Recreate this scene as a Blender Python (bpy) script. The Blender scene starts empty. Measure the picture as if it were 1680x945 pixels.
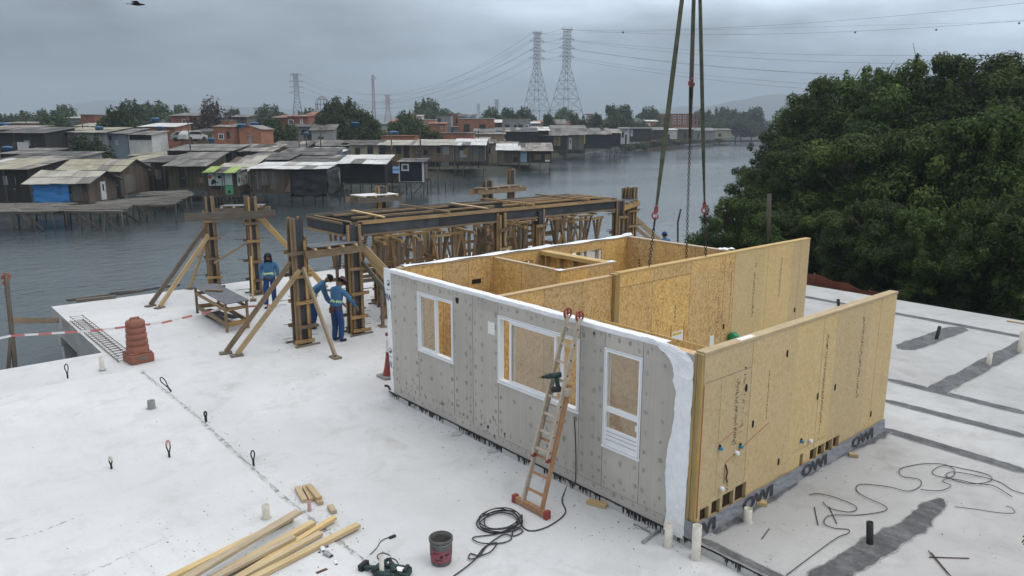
import bpy, bmesh, math, random
from mathutils import Vector, Matrix
import numpy as np

S = bpy.context.scene
COL = S.collection
R_ = math.radians
# ------------------------------------------------------------------ camera
FPX, YAW, PITCH, ROLL = 1229.66, 0.8608171, 0.2109693, 0.0020688
CAM = Vector((-7.91001, -5.41683, 5.49))
_F = Vector((math.cos(YAW) * math.cos(PITCH), math.sin(YAW) * math.cos(PITCH), -math.sin(PITCH)))
_r = Vector((math.sin(YAW), -math.cos(YAW), 0.0))
_u = _r.cross(_F)
_R = _r * math.cos(ROLL) + _u * math.sin(ROLL)
_U = -_r * math.sin(ROLL) + _u * math.cos(ROLL)
camd = bpy.data.cameras.new('camera')
camd.sensor_width = 36.0
camd.lens = FPX * 36.0 / 1680.0
camd.clip_start = 0.1
camd.clip_end = 30000.0
cam = bpy.data.objects.new('camera', camd)
COL.objects.link(cam)
cam.matrix_world = Matrix(((_R.x, _U.x, -_F.x, CAM.x), (_R.y, _U.y, -_F.y, CAM.y), (_R.z, _U.z, -_F.z, CAM.z), (0, 0, 0, 1)))
S.camera = cam
# ------------------------------------------------------------------ sky, sun, exposure
SUN_EL, SUN_AZ = R_(58), YAW - R_(115)            # azimuth measured from +X towards +Y
world = bpy.data.worlds.new('World')
S.world = world
world.use_nodes = True
wn, wl = world.node_tree.nodes, world.node_tree.links
wn.clear()
def W(t, **k):
    n = wn.new(t)
    for a, b in k.items():
        setattr(n, a, b)
    return n
def wmath(op, a, b=None, clamp=False):
    n = W('ShaderNodeMath', operation=op, use_clamp=clamp)
    for i, v in enumerate((a, b)):
        if v is None: continue
        if isinstance(v, (int, float)): n.inputs[i].default_value = v
        else: wl.new(v, n.inputs[i])
    return n.outputs[0]
sky = W('ShaderNodeTexSky', sky_type='NISHITA', sun_disc=False)
sky.sun_elevation = SUN_EL
sky.sun_rotation = math.pi / 2 - SUN_AZ
tc = W('ShaderNodeTexCoord')
sep = W('ShaderNodeSeparateXYZ')
wl.new(tc.outputs['Generated'], sep.inputs[0])
zup = wmath('MAXIMUM', sep.outputs[2], 0.0)
den = wmath('ADD', zup, 0.22)
comb = W('ShaderNodeCombineXYZ')
wl.new(wmath('DIVIDE', sep.outputs[0], den), comb.inputs[0])
wl.new(wmath('DIVIDE', sep.outputs[1], den), comb.inputs[1])
n1 = W('ShaderNodeTexNoise'); n1.inputs['Scale'].default_value = 0.7; n1.inputs['Detail'].default_value = 5.0; n1.inputs['Roughness'].default_value = 0.52; n1.inputs['Distortion'].default_value = 0.25
n2 = W('ShaderNodeTexNoise'); n2.inputs['Scale'].default_value = 2.2; n2.inputs['Detail'].default_value = 6.0; n2.inputs['Roughness'].default_value = 0.55
mp = W('ShaderNodeMapping'); mp.inputs['Location'].default_value = (3.1, 1.7, 0.0)
wl.new(comb.outputs[0], mp.inputs[0]); wl.new(mp.outputs[0], n1.inputs['Vector']); wl.new(mp.outputs[0], n2.inputs['Vector'])
cl = wmath('ADD', wmath('MULTIPLY', n1.outputs[0], 0.75), wmath('MULTIPLY', n2.outputs[0], 0.25))
cr = W('ShaderNodeMapRange'); cr.inputs[1].default_value = 0.36; cr.inputs[2].default_value = 0.66; cr.inputs[3].default_value = 0.44; cr.inputs[4].default_value = 1.62
wl.new(cl, cr.inputs[0])
# brightness of the cloud layer by height above the horizon
ramp = W('ShaderNodeValToRGB')
for _ in range(3): ramp.color_ramp.elements.new(0.5)
SKY_RAMP = [(0.0, (0.165, 0.235, 0.315)), (0.05, (0.235, 0.305, 0.385)), (0.15, (0.45, 0.52, 0.60)), (0.45, (0.95, 0.99, 1.04)), (1.0, (1.42, 1.44, 1.46))]
for e, (p_, c_) in zip(ramp.color_ramp.elements, SKY_RAMP):
    e.position = p_; e.color = tuple(v for v in c_) + (1.0,)
wl.new(zup, ramp.inputs[0])
# the overcast is thinner towards one side (the right of the view)
vd = W('ShaderNodeVectorMath', operation='DOT_PRODUCT')
_ba = YAW - R_(42)
vd.inputs[1].default_value = (math.cos(_ba), math.sin(_ba), 0.25)
wl.new(tc.outputs['Generated'], vd.inputs[0])
br = W('ShaderNodeMapRange'); br.interpolation_type = 'SMOOTHSTEP'
br.inputs[1].default_value = 0.55; br.inputs[2].default_value = 1.02; br.inputs[3].default_value = 0.90; br.inputs[4].default_value = 2.15
wl.new(vd.outputs['Value'], br.inputs[0])
lowfade = W('ShaderNodeMapRange'); lowfade.inputs[1].default_value = 0.0; lowfade.inputs[2].default_value = 0.07; lowfade.inputs[3].default_value = 0.0; lowfade.inputs[4].default_value = 1.0
wl.new(zup, lowfade.inputs[0])
def fade(x):      # 1 at the horizon, x higher up
    return wmath('ADD', wmath('MULTIPLY', wmath('SUBTRACT', x, 1.0), lowfade.outputs[0]), 1.0)
brt = wmath('MULTIPLY', fade(cr.outputs[0]), fade(br.outputs[0]))
SKY_GAIN = 10.0
brt = wmath('MULTIPLY', brt, SKY_GAIN)
cm = W('ShaderNodeMix', data_type='RGBA', blend_type='MULTIPLY'); cm.inputs[0].default_value = 1.0
wl.new(ramp.outputs[0], cm.inputs[6])
cb = W('ShaderNodeCombineColor'); [wl.new(brt, cb.inputs[i]) for i in range(3)]
wl.new(cb.outputs[0], cm.inputs[7])
mx = W('ShaderNodeMix', data_type='RGBA'); mx.inputs[0].default_value = 0.93
wl.new(sky.outputs[0], mx.inputs[6]); wl.new(cm.outputs[2], mx.inputs[7])
bg = W('ShaderNodeBackground'); bg.inputs[1].default_value = 0.1
wl.new(mx.outputs[2], bg.inputs[0])
wo = W('ShaderNodeOutputWorld'); wl.new(bg.outputs[0], wo.inputs[0])
sund = bpy.data.lights.new('sun', 'SUN'); sund.energy = 0.9; sund.angle = R_(30); sund.color = (1.0, 0.965, 0.92)
sun = bpy.data.objects.new('sun', sund); COL.objects.link(sun)
_sd = Vector((math.cos(SUN_AZ) * math.cos(SUN_EL), math.sin(SUN_AZ) * math.cos(SUN_EL), math.sin(SUN_EL)))
sun.rotation_euler = _sd.to_track_quat('Z', 'Y').to_euler()
S.view_settings.view_transform = 'Standard'
S.view_settings.look = 'None'
S.view_settings.gamma = 1.0
S.view_settings.use_curve_mapping = False
S.view_settings.exposure = 0.18
S.cycles.max_bounces = 6
S.cycles.volume_bounces = 0
S.cycles.transparent_max_bounces = 12
S.cycles.caustics_reflective = False
S.cycles.caustics_refractive = False

# ------------------------------------------------------------------ pixel <-> place
def ray(x, y):
    return _R * ((x - 840) / FPX) - _U * ((y - 472.5) / FPX) + _F
ZD = -0.13                                          # level of the left (lower) deck; the house pad is at 0
def G(x, y, z=ZD):
    d = ray(x, y); return CAM + d * ((z - CAM.z) / d.z)
def onx(x, y, X):
    d = ray(x, y); return CAM + d * ((X - CAM.x) / d.x)
def ony(x, y, Y):
    d = ray(x, y); return CAM + d * ((Y - CAM.y) / d.y)
FH = Vector((math.cos(YAW), math.sin(YAW), 0.0))
RT = Vector((math.sin(YAW), -math.cos(YAW), 0.0))
TOWN = YAW - math.pi / 2
def TP(x, y, D):                                    # the place on a pixel's sight line at D metres ahead
    d = ray(x, y); return CAM + d * (D / d.dot(FH))
ZW = -1.8                                           # water level
ZL = -0.9                                           # land of the town

# ------------------------------------------------------------------ objects
def link(o, parent=None):
    COL.objects.link(o)
    if parent is not None: o.parent = parent
    return o
def tag(o, label=None, cat=None, group=None, kind=None):
    if label: o['label'] = label
    if cat: o['category'] = cat
    if group: o['group'] = group
    if kind: o['kind'] = kind
    return o
def thing(name, label, cat, loc=(0, 0, 0), rz=0.0, group=None):
    o = bpy.data.objects.new(name, None)
    o.empty_display_size = 0.2
    link(o); o.location = loc; o.rotation_euler = (0, 0, rz)
    return tag(o, label, cat, group)
def kids(o):
    return [c for c in o.children]
def copy_tree(o, parent=None):
    c = o.copy(); link(c, parent)
    for ch in kids(o): copy_tree(ch, c)
    return c

class MB:
    """collects shapes; build() links them as one mesh object"""
    def __init__(s):
        s.v = []; s.f = []; s.uv = []; s.mi = []; s.t = []; s.sm = []
    def face(s, idx, uv, mi, t, sm=False):
        s.f.append(idx); s.uv.append(uv); s.mi.append(mi); s.t.append(t); s.sm.append(sm)
    def hexa(s, P, mi=0, t=None, uvm=None):
        # P: 8 corners, 0-3 bottom (ccw from above), 4-7 top
        t = random.random() if t is None else t
        b = len(s.v); s.v += [tuple(p) for p in P]
        for q in ((3, 2, 1, 0), (4, 5, 6, 7), (0, 1, 5, 4), (1, 2, 6, 5), (2, 3, 7, 6), (3, 0, 4, 7)):
            pts = [Vector(P[i]) for i in q]
            n = (pts[1] - pts[0]).cross(pts[2] - pts[0])
            a = [abs(n.x), abs(n.y), abs(n.z)]
            k = a.index(max(a))
            if uvm: uv = [uvm(p) for p in pts]
            elif k == 2: uv = [(p.x, p.y) for p in pts]
            elif k == 1: uv = [(p.x, p.z) for p in pts]
            else: uv = [(p.y, p.z) for p in pts]
            s.face([b + i for i in q], uv, mi, t)
        return s
    def box(s, lo, hi, mi=0, t=None):
        x0, y0, z0 = lo; x1, y1, z1 = hi
        if x0 > x1: x0, x1 = x1, x0
        if y0 > y1: y0, y1 = y1, y0
        if z0 > z1: z0, z1 = z1, z0
        return s.hexa([(x0, y0, z0), (x1, y0, z0), (x1, y1, z0), (x0, y1, z0), (x0, y0, z1), (x1, y0, z1), (x1, y1, z1), (x0, y1, z1)], mi, t)
    def beam(s, p0, p1, w, h, mi=0, t=None, up=(0, 0, 1), off=None):
        # rectangular bar from p0 to p1; w across, h along 'up'; uv.x runs along the bar
        p0 = Vector(p0); p1 = Vector(p1); d = p1 - p0; L = d.length
        if L < 1e-6: return s
        d /= L; up = Vector(up)
        if abs(d.dot(up)) > 0.98: up = Vector((1, 0, 0)) if abs(d.x) < 0.9 else Vector((0, 1, 0))
        a = d.cross(up).normalized(); b = a.cross(d).normalized()
        t = random.random() if t is None else t
        o = random.random() * 40
        B = len(s.v)
        for p in (p0, p1):
            for sa, sb in ((-1, -1), (1, -1), (1, 1), (-1, 1)):
                s.v.append(tuple(p + a * (w / 2 * sa) + b * (h / 2 * sb)))
        for k in range(4):
            j = (k + 1) % 4; wd = (w, h, w, h)[k]
            s.face([B + k, B + j, B + 4 + j, B + 4 + k], [(o, o), (o, o + wd), (o + L, o + wd), (o + L, o)], mi, t)
        s.face([B + 3, B + 2, B + 1, B], [(o, o), (o + .01, o), (o + .01, o + h), (o, o + h)], mi, t)
        s.face([B + 4, B + 5, B + 6, B + 7], [(o, o), (o + .01, o), (o + .01, o + h), (o, o + h)], mi, t)
        return s
    def cyl(s, p0, p1, r0, r1=None, n=10, mi=0, t=None, caps=True, sm=True):
        return s.tube([p0, p1], [r0, r0 if r1 is None else r1], n, mi, t, caps, sm)
    def tube(s, pts, r, n=8, mi=0, t=None, caps=True, sm=True, closed=False):
        pts = [Vector(p) for p in pts]; m = len(pts)
        if not isinstance(r, (list, tuple)): r = [r] * m
        t = random.random() if t is None else t
        B = len(s.v); L = 0.0; prev = None; us = []
        for i, p in enumerate(pts):
            a_ = pts[(i - 1) % m] if (closed or i > 0) else p
            b_ = pts[(i + 1) % m] if (closed or i < m - 1) else p
            d = (b_ - a_)
            d = d.normalized() if d.length > 1e-9 else Vector((0, 0, 1))
            if prev is None:
                x = Vector((0, 0, 1)) if abs(d.z) < 0.9 else Vector((1, 0, 0))
                a = d.cross(x).normalized()
            else:
                a = (prev - d * prev.dot(d))
                a = a.normalized() if a.length > 1e-6 else d.orthogonal().normalized()
            prev = a; b = d.cross(a)
            if i: L += (p - pts[i - 1]).length
            us.append(L)
            for k in range(n):
                an = 2 * math.pi * k / n
                s.v.append(tuple(p + a * (r[i] * math.cos(an)) + b * (r[i] * math.sin(an))))
        o = random.random() * 30
        rng = range(m if closed else m - 1)
        for i in rng:
            i2 = (i + 1) % m
            for k in range(n):
                j = (k + 1) % n
                c = 6.283 * max(r[i], 1e-3) / n
                s.face([B + i * n + k, B + i * n + j, B + i2 * n + j, B + i2 * n + k],
                       [(o + us[i], k * c), (o + us[i], (k + 1) * c), (o + us[i2] + (0.01 if i2 < i else 0), (k + 1) * c), (o + us[i2], k * c)], mi, t, sm)
        if caps and not closed:
            s.face([B + k for k in reversed(range(n))], [(o, 0)] * n, mi, t)
            s.face([B + (m - 1) * n + k for k in range(n)], [(o, 0)] * n, mi, t)
        return s
    def poly(s, pts, mi=0, t=None, sm=False, uv=None):
        t = random.random() if t is None else t
        B = len(s.v); s.v += [tuple(p) for p in pts]
        s.face(list(range(B, B + len(pts))), uv or [(p[0], p[1]) for p in pts], mi, t, sm)
        return s
    def prism(s, pts, d, mi=0, t=None):
        """polygon pts (3-D, planar) pushed along vector d"""
        t = random.random() if t is None else t
        d = Vector(d); n = len(pts); B = len(s.v)
        P = [Vector(p) for p in pts]
        nn = Vector((0, 0, 0))
        for i in range(n): nn += P[i].cross(P[(i + 1) % n])
        if nn.dot(d) > 0: P = P[::-1]
        s.v += [tuple(p) for p in P] + [tuple(p + d) for p in P]
        a = [abs(d.x), abs(d.y), abs(d.z)]; k = a.index(max(a))
        pr = (lambda p: (p.y, p.z)) if k == 0 else ((lambda p: (p.x, p.z)) if k == 1 else (lambda p: (p.x, p.y)))
        s.face(list(range(B, B + n)), [pr(p) for p in P], mi, t)
        s.face([B + n + i for i in reversed(range(n))], [pr(P[i]) for i in reversed(range(n))], mi, t)
        for i in range(n):
            j = (i + 1) % n
            L = (P[j] - P[i]).length; h = d.length
            s.face([B + j, B + i, B + n + i, B + n + j], [(L, 0), (0, 0), (0, h), (L, h)], mi, t)
        return s
    def lathe(s, prof, n=20, mi=0, c=(0, 0, 0), t=None, sm=True, cap0=True, cap1=True):
        t = random.random() if t is None else t
        B = len(s.v); m = len(prof)
        for r, z in prof:
            for k in range(n):
                a = 2 * math.pi * k / n
                s.v.append((c[0] + r * math.cos(a), c[1] + r * math.sin(a), c[2] + z))
        for i in range(m - 1):
            for k in range(n):
                j = (k + 1) % n
                s.face([B + i * n + k, B + i * n + j, B + (i + 1) * n + j, B + (i + 1) * n + k],
                       [(k / n, prof[i][1]), ((k + 1) / n, prof[i][1]), ((k + 1) / n, prof[i + 1][1]), (k / n, prof[i + 1][1])], mi, t, sm)
        if cap0: s.face([B + k for k in reversed(range(n))], [(0, 0)] * n, mi, t)
        if cap1: s.face([B + (m - 1) * n + k for k in range(n)], [(0, 0)] * n, mi, t)
        return s
    def mesh(s, name, mats):
        me = bpy.data.meshes.new(name)
        me.from_pydata(s.v, [], s.f)
        uvl = me.uv_layers.new(name='UVMap')
        flat = [c for uv in s.uv for p in uv for c in p]
        uvl.data.foreach_set('uv', flat)
        me.polygons.foreach_set('material_index', s.mi)
        me.polygons.foreach_set('use_smooth', s.sm)
        at = me.attributes.new('tint', 'FLOAT', 'FACE')
        at.data.foreach_set('value', s.t)
        for m in (mats if isinstance(mats, (list, tuple)) else [mats]): me.materials.append(m)
        me.update()
        return me
    def build(s, name, mats, parent=None, loc=None):
        o = bpy.data.objects.new(name, s.mesh(name, mats))
        link(o, parent)
        if loc is not None: o.location = loc
        return o
    def bevel(s, name, mats, parent=None, w=0.004):
        o = s.build(name, mats, parent)
        m = o.modifiers.new('bevel', 'BEVEL'); m.width = w; m.segments = 1; m.limit_method = 'ANGLE'
        return o
# ------------------------------------------------------------------ materials
class NT:
    def __init__(s, name):
        s.m = bpy.data.materials.new(name); s.m.use_nodes = True
        s.n, s.l = s.m.node_tree.nodes, s.m.node_tree.links
        s.n.clear()
        s.out = s.n.new('ShaderNodeOutputMaterial')
        s.b = s.n.new('ShaderNodeBsdfPrincipled')
        s.l.new(s.b.outputs[0], s.out.inputs[0])
        s._tc = None
    def node(s, t, **k):
        n = s.n.new(t)
        for a, v in k.items(): setattr(n, a, v)
        return n
    def tc(s, k):
        if s._tc is None: s._tc = s.n.new('ShaderNodeTexCoord')
        return s._tc.outputs[k]
    def set(s, inp, v):
        if hasattr(v, 'is_output') or isinstance(v, bpy.types.NodeSocket): s.l.new(v, inp)
        elif isinstance(v, (tuple, list)) and len(v) == 3 and inp.type == 'RGBA': inp.default_value = tuple(v) + (1.0,)
        else: inp.default_value = v
    def map(s, vec, scale=(1, 1, 1), loc=(0, 0, 0), rot=(0, 0, 0)):
        n = s.node('ShaderNodeMapping'); s.l.new(vec, n.inputs[0])
        s.set(n.inputs['Scale'], scale); s.set(n.inputs['Location'], loc); s.set(n.inputs['Rotation'], rot)
        return n.outputs[0]
    def noise(s, vec, scale, detail=4.0, rough=0.55, dist=0.0):
        n = s.node('ShaderNodeTexNoise'); s.l.new(vec, n.inputs['Vector'])
        n.inputs['Scale'].default_value = scale; n.inputs['Detail'].default_value = detail
        n.inputs['Roughness'].default_value = rough; n.inputs['Distortion'].default_value = dist
        return n.outputs[0]
    def voro(s, vec, scale, feat='F1', out='Distance', rnd=1.0):
        n = s.node('ShaderNodeTexVoronoi', feature=feat); s.l.new(vec, n.inputs['Vector'])
        n.inputs['Scale'].default_value = scale
        if 'Randomness' in n.inputs: n.inputs['Randomness'].default_value = rnd
        return n.outputs[out]
    def math(s, op, a, b=0.0, clamp=False):
        n = s.node('ShaderNodeMath', operation=op, use_clamp=clamp)
        s.set(n.inputs[0], a); s.set(n.inputs[1], b); return n.outputs[0]
    def rng(s, v, a, b, c=0.0, d=1.0):
        n = s.node('ShaderNodeMapRange'); s.l.new(v, n.inputs[0])
        for i, q in enumerate((a, b, c, d)): n.inputs[i + 1].default_value = q
        return n.outputs[0]
    def ramp(s, v, stops):
        n = s.node('ShaderNodeValToRGB'); s.l.new(v, n.inputs[0]); e = n.color_ramp.elements
        while len(e) < len(stops): e.new(0.5)
        for x, (p, c) in zip(e, stops): x.position = p; x.color = tuple(c) + (1.0,)
        return n.outputs[0]
    def mix(s, f, a, b, mode='MIX'):
        n = s.node('ShaderNodeMix', data_type='RGBA', blend_type=mode)
        s.set(n.inputs[0], f); s.set(n.inputs[6], a); s.set(n.inputs[7], b); return n.outputs[2]
    def attr(s, name='tint'):
        n = s.node('ShaderNodeAttribute', attribute_name=name); return n.outputs['Fac']
    def sep(s, vec):
        n = s.node('ShaderNodeSeparateXYZ'); s.l.new(vec, n.inputs[0]); return n.outputs
    def hsv(s, col, h=0.5, sat=1.0, v=1.0):
        n = s.node('ShaderNodeHueSaturation'); s.set(n.inputs['Color'], col)
        s.set(n.inputs['Hue'], h); s.set(n.inputs['Saturation'], sat); s.set(n.inputs['Value'], v); return n.outputs[0]
    def bump(s, h, strength=0.3, dist=0.02):
        n = s.node('ShaderNodeBump'); n.inputs['Strength'].default_value = strength; n.inputs['Distance'].default_value = dist
        s.l.new(h, n.inputs['Height']); s.l.new(n.outputs[0], s.b.inputs['Normal'])
    def done(s, col, rough=0.7, metal=0.0, spec=0.35):
        s.set(s.b.inputs['Base Color'], col); s.set(s.b.inputs['Roughness'], rough)
        s.b.inputs['Metallic'].default_value = metal; s.b.inputs['Specular IOR Level'].default_value = spec
        return s.m
def dirty(name, c, rough=0.7, var=0.35, scale=3.0, c2=None, metal=0.0, bump=0.0, spec=0.35, tint=0.0, fine=40.0):
    """plain surface with uneven colour: blotches, fine speckle, per-piece variation"""
    k = NT(name); o = k.tc('Object')
    n = k.noise(o, scale, 6, 0.6, 0.3); n2 = k.noise(o, fine, 3, 0.6)
    f = k.math('ADD', k.math('MULTIPLY', n, 0.7), k.math('MULTIPLY', n2, 0.3))
    f = k.rng(f, 0.32, 0.68)
    c2 = c2 or tuple(v * (1 - var) for v in c)
    col = k.mix(f, c2, c)
    if tint: col = k.hsv(col, 0.5, 1.0, k.rng(k.attr(), 0, 1, 1 - tint, 1 + tint))
    if bump: k.bump(f, bump, 0.02)
    return k.done(col, rough, metal, spec)
def timber(name, a, b, grey=(0.20, 0.19, 0.17), gmix=0.25, tint=0.3, knots=True):
    """sawn timber: grain along uv.x"""
    k = NT(name); uv = k.tc('UV')
    g = k.noise(k.map(uv, (2.2, 55, 1)), 1.0, 5, 0.62, 0.8)
    g2 = k.noise(k.map(uv, (0.7, 8, 1)), 1.0, 3, 0.6, 1.2)
    f = k.math('ADD', k.math('MULTIPLY', g, 0.55), k.math('MULTIPLY', g2, 0.45))
    col = k.ramp(f, [(0.32, tuple(v * 0.62 for v in b)), (0.46, b), (0.66, a)])
    w = k.rng(k.noise(k.tc('Object'), 1.3, 5, 0.65), 0.42, 0.72)
    col = k.mix(k.math('MULTIPLY', w, gmix), col, grey)
    t = k.attr()
    col = k.hsv(col, 0.5, k.rng(t, 0, 1, 0.72, 1.12), k.rng(t, 0, 1, 1 - tint, 1 + tint * 0.7))
    if knots:
        kn = k.voro(k.map(uv, (1.6, 9, 1)), 1.0)
        col = k.mix(k.rng(kn, 0.03, 0.09, 0.75, 0.0), col, tuple(v * 0.3 for v in b))
    k.bump(g, 0.25, 0.004)
    return k.done(col, 0.75)
def osb_mat(name, lo, mid, hi, dark=0.5, seam=None, vert=True):
    k = NT(name); o = k.tc('UV')
    sc = (1.0, 0.42, 1.0) if vert else (0.42, 1.0, 1.0)
    warp = k.node('ShaderNodeVectorMath', operation='ADD')
    nz = k.node('ShaderNodeTexNoise'); k.l.new(o, nz.inputs['Vector']); nz.inputs['Scale'].default_value = 7.0
    sub = k.node('ShaderNodeVectorMath', operation='MULTIPLY_ADD'); k.l.new(nz.outputs['Color'], sub.inputs[0]); sub.inputs[1].default_value = (0.10, 0.10, 0); sub.inputs[2].default_value = (-0.05, -0.05, 0)
    k.l.new(o, warp.inputs[0]); k.l.new(sub.outputs[0], warp.inputs[1])
    a = k.voro(k.map(warp.outputs[0], sc, rot=(0, 0, 0.25)), 40.0, out='Color')
    b = k.voro(k.map(warp.outputs[0], sc, rot=(0, 0, -0.45), loc=(3, 5, 0)), 58.0, out='Color')
    c = k.voro(k.map(warp.outputs[0], (sc[1], sc[0], 1), rot=(0, 0, 0.3), loc=(7, 2, 0)), 46.0, out='Color')
    def ch(x):
        s_ = k.node('ShaderNodeSeparateColor'); k.l.new(x, s_.inputs[0]); return s_.outputs[0]
    fl = k.math('ADD', k.math('MULTIPLY', ch(a), 0.4), k.math('ADD', k.math('MULTIPLY', ch(b), 0.35), k.math('MULTIPLY', ch(c), 0.25)))
    big = k.noise(o, 1.1, 4, 0.6)
    fine = k.noise(k.map(o, (90, 18, 1) if vert else (18, 90, 1)), 1.0, 3, 0.6)
    f = k.math('ADD', k.math('MULTIPLY', fl, 0.62), k.math('ADD', k.math('MULTIPLY', fine, 0.22), k.math('MULTIPLY', big, 0.2)))
    col = k.ramp(f, [(0.27, lo), (0.47, mid), (0.72, hi)])
    # dark resin flakes in patches
    pat = k.rng(k.noise(o, 0.8, 4, 0.6), 0.47, 0.62)
    fk = k.rng(ch(b), 0.80, 0.88)
    col = k.mix(k.math('MULTIPLY', k.math('MULTIPLY', pat, fk), dark), col, (0.10, 0.052, 0.02))
    tn = k.attr()
    col = k.hsv(col, 0.5, k.rng(tn, 0, 1, 0.9, 1.06), k.rng(tn, 0, 1, 0.86, 1.1))
    k.bump(fl, 0.12, 0.004)
    return k.done(col, 0.62, spec=0.3)
M = {}
# --- ground
def m_deck(name, base, dark, damp, speck, gw):
    k = NT(name); o = k.tc('Object')
    n1 = k.noise(o, 0.22, 6, 0.62, 0.5); n2 = k.noise(o, 1.3, 7, 0.66, 0.4); n3 = k.noise(o, 16, 4, 0.7)
    col = k.mix(k.rng(n1, 0.35, 0.68), dark, base)
    col = k.mix(k.math('MULTIPLY', k.rng(n2, 0.52, 0.74), 0.5), col, damp)
    # trowel / brush streaks along y
    st = k.noise(k.map(o, (5.5, 0.5, 1), rot=(0, 0, 0.35)), 1.0, 5, 0.65, 0.6)
    col = k.mix(k.math('MULTIPLY', k.rng(st, 0.50, 0.74), 0.42), col, tuple(v * 0.8 for v in base))
    stm = k.noise(o, 0.55, 5, 0.7, 1.1)
    col = k.mix(k.math('MULTIPLY', k.rng(stm, 0.58, 0.72), 0.45), col, tuple(v * q for v, q in zip(damp, (0.95, 0.93, 0.9))))
    # scuffs and broad trowel sweeps
    sc = k.math('MULTIPLY', k.rng(k.voro(k.map(o, (2.2, 5.2, 1), rot=(0, 0, .9)), 1.0), .10, .30, 1.0, 0.0), k.rng(k.noise(o, .45, 3, .5), .48, .66))
    col = k.mix(k.math('MULTIPLY', sc, .22), col, damp)
    wv = k.node('ShaderNodeTexWave', wave_type='RINGS'); k.l.new(k.map(o, (1, 1, 1), loc=(4, -3, 0)), wv.inputs['Vector']); wv.inputs['Scale'].default_value = .55; wv.inputs['Distortion'].default_value = 9.0; wv.inputs['Detail'].default_value = 3.0; wv.inputs['Detail Scale'].default_value = 1.2
    col = k.mix(k.math('MULTIPLY', k.rng(wv.outputs['Fac'], .55, 1.0), .16), col, dark)
    # grit and small stains
    sp = k.math('MULTIPLY', k.rng(k.voro(o, 9.0), 0.02, 0.075, 1.0, 0.0), k.rng(k.noise(o, 0.9, 3, 0.5), 0.52, 0.66))
    col = k.mix(k.math('MULTIPLY', sp, speck), col, (0.17, 0.165, 0.155))
    col = k.mix(k.rng(n3, 0.58, 0.8, 0.0, gw), col, (0.3, 0.3, 0.29))
    h = k.math('ADD', k.math('MULTIPLY', n2, 0.6), k.math('MULTIPLY', n3, 0.25))
    k.bump(h, 0.22, 0.02)
    return k.done(col, k.rng(n2, 0.3, 0.7, 0.55, 0.85), spec=0.3)
M['deck'] = m_deck('white_concrete', (0.61, 0.617, 0.627), (0.49, 0.495, 0.50), (0.34, 0.335, 0.325), 1.0, 0.5)
M['screed'] = m_deck('brushed_concrete', (0.63, 0.637, 0.645), (0.52, 0.526, 0.532), (0.37, 0.366, 0.355), 1.0, 0.45)
M['pad'] = m_deck('grey_concrete', (0.47, 0.473, 0.475), (0.34, 0.34, 0.34), (0.26, 0.253, 0.24), 1.0, 0.6)
M['slab_side'] = dirty('slab_side', (0.54, 0.54, 0.53), 0.85, 0.4, 1.2, bump=0.3)
def m_bit():
    k = NT('bitumen'); o = k.tc('Object')
    n = k.noise(o, 2.4, 6, 0.68, 0.6); f = k.noise(o, 16, 4, 0.7); st = k.noise(k.map(o, (9, 1.2, 1), rot=(0, 0, .5)), 1.0, 4, .65)
    q = k.math('ADD', k.math('MULTIPLY', n, .5), k.math('ADD', k.math('MULTIPLY', f, .25), k.math('MULTIPLY', st, .25)))
    col = k.ramp(q, [(.36, (.045, .047, .052)), (.5, (.095, .098, .104)), (.60, (.16, .163, .168)), (.70, (.30, .30, .30))])
    k.bump(q, .4, .01)
    return k.done(col, .8)
M['bitumen'] = m_bit()
M['bitumen_edge'] = dirty('bitumen_edge', (0.38, 0.38, 0.38), 0.9, 0.5, 12, c2=(0.15, 0.152, 0.156), fine=60)
M['tar'] = dirty('tar', (0.012, 0.012, 0.014), 0.45, 0.3, 5)
def m_water():
    k = NT('river_water'); o = k.tc('Object')
    # choppy small waves, longer across the wind; bigger lazy patches of calm
    a = k.noise(k.map(o, (1.0, 1.9, 1), rot=(0, 0, 0.55)), 0.75, 5, 0.62, 0.25)
    b = k.noise(k.map(o, (1.0, 1.6, 1), rot=(0, 0, 0.2)), 2.6, 3, 0.6, 0.2)
    h = k.math('ADD', k.math('MULTIPLY', a, 0.8), k.math('MULTIPLY', b, 0.2))
    amp = k.rng(k.noise(k.map(o, (.5, 1.3, 1), rot=(0, 0, .5)), .018, 4, .6), .38, .62, .25, 1.0)
    k.bump(k.math('MULTIPLY', h, amp), 0.40, 0.30)
    calm = k.noise(k.map(o, (0.4, 1.0, 1), rot=(0, 0, 0.4)), 0.03, 4, 0.55)
    rough = k.rng(calm, 0.35, 0.65, 0.08, 0.20)
    k.b.inputs['IOR'].default_value = 1.33
    return k.done((0.052, 0.068, 0.073), rough, spec=0.5)
M['water'] = m_water()
M['land'] = dirty('river_bank', (0.05, 0.046, 0.036), 0.95, 0.5, 0.15, c2=(0.028, 0.034, 0.02), bump=0.3, fine=1.0)
M['hill'] = dirty('hill_forest', (0.055, 0.07, 0.05), 0.95, 0.4, 0.004)
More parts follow.
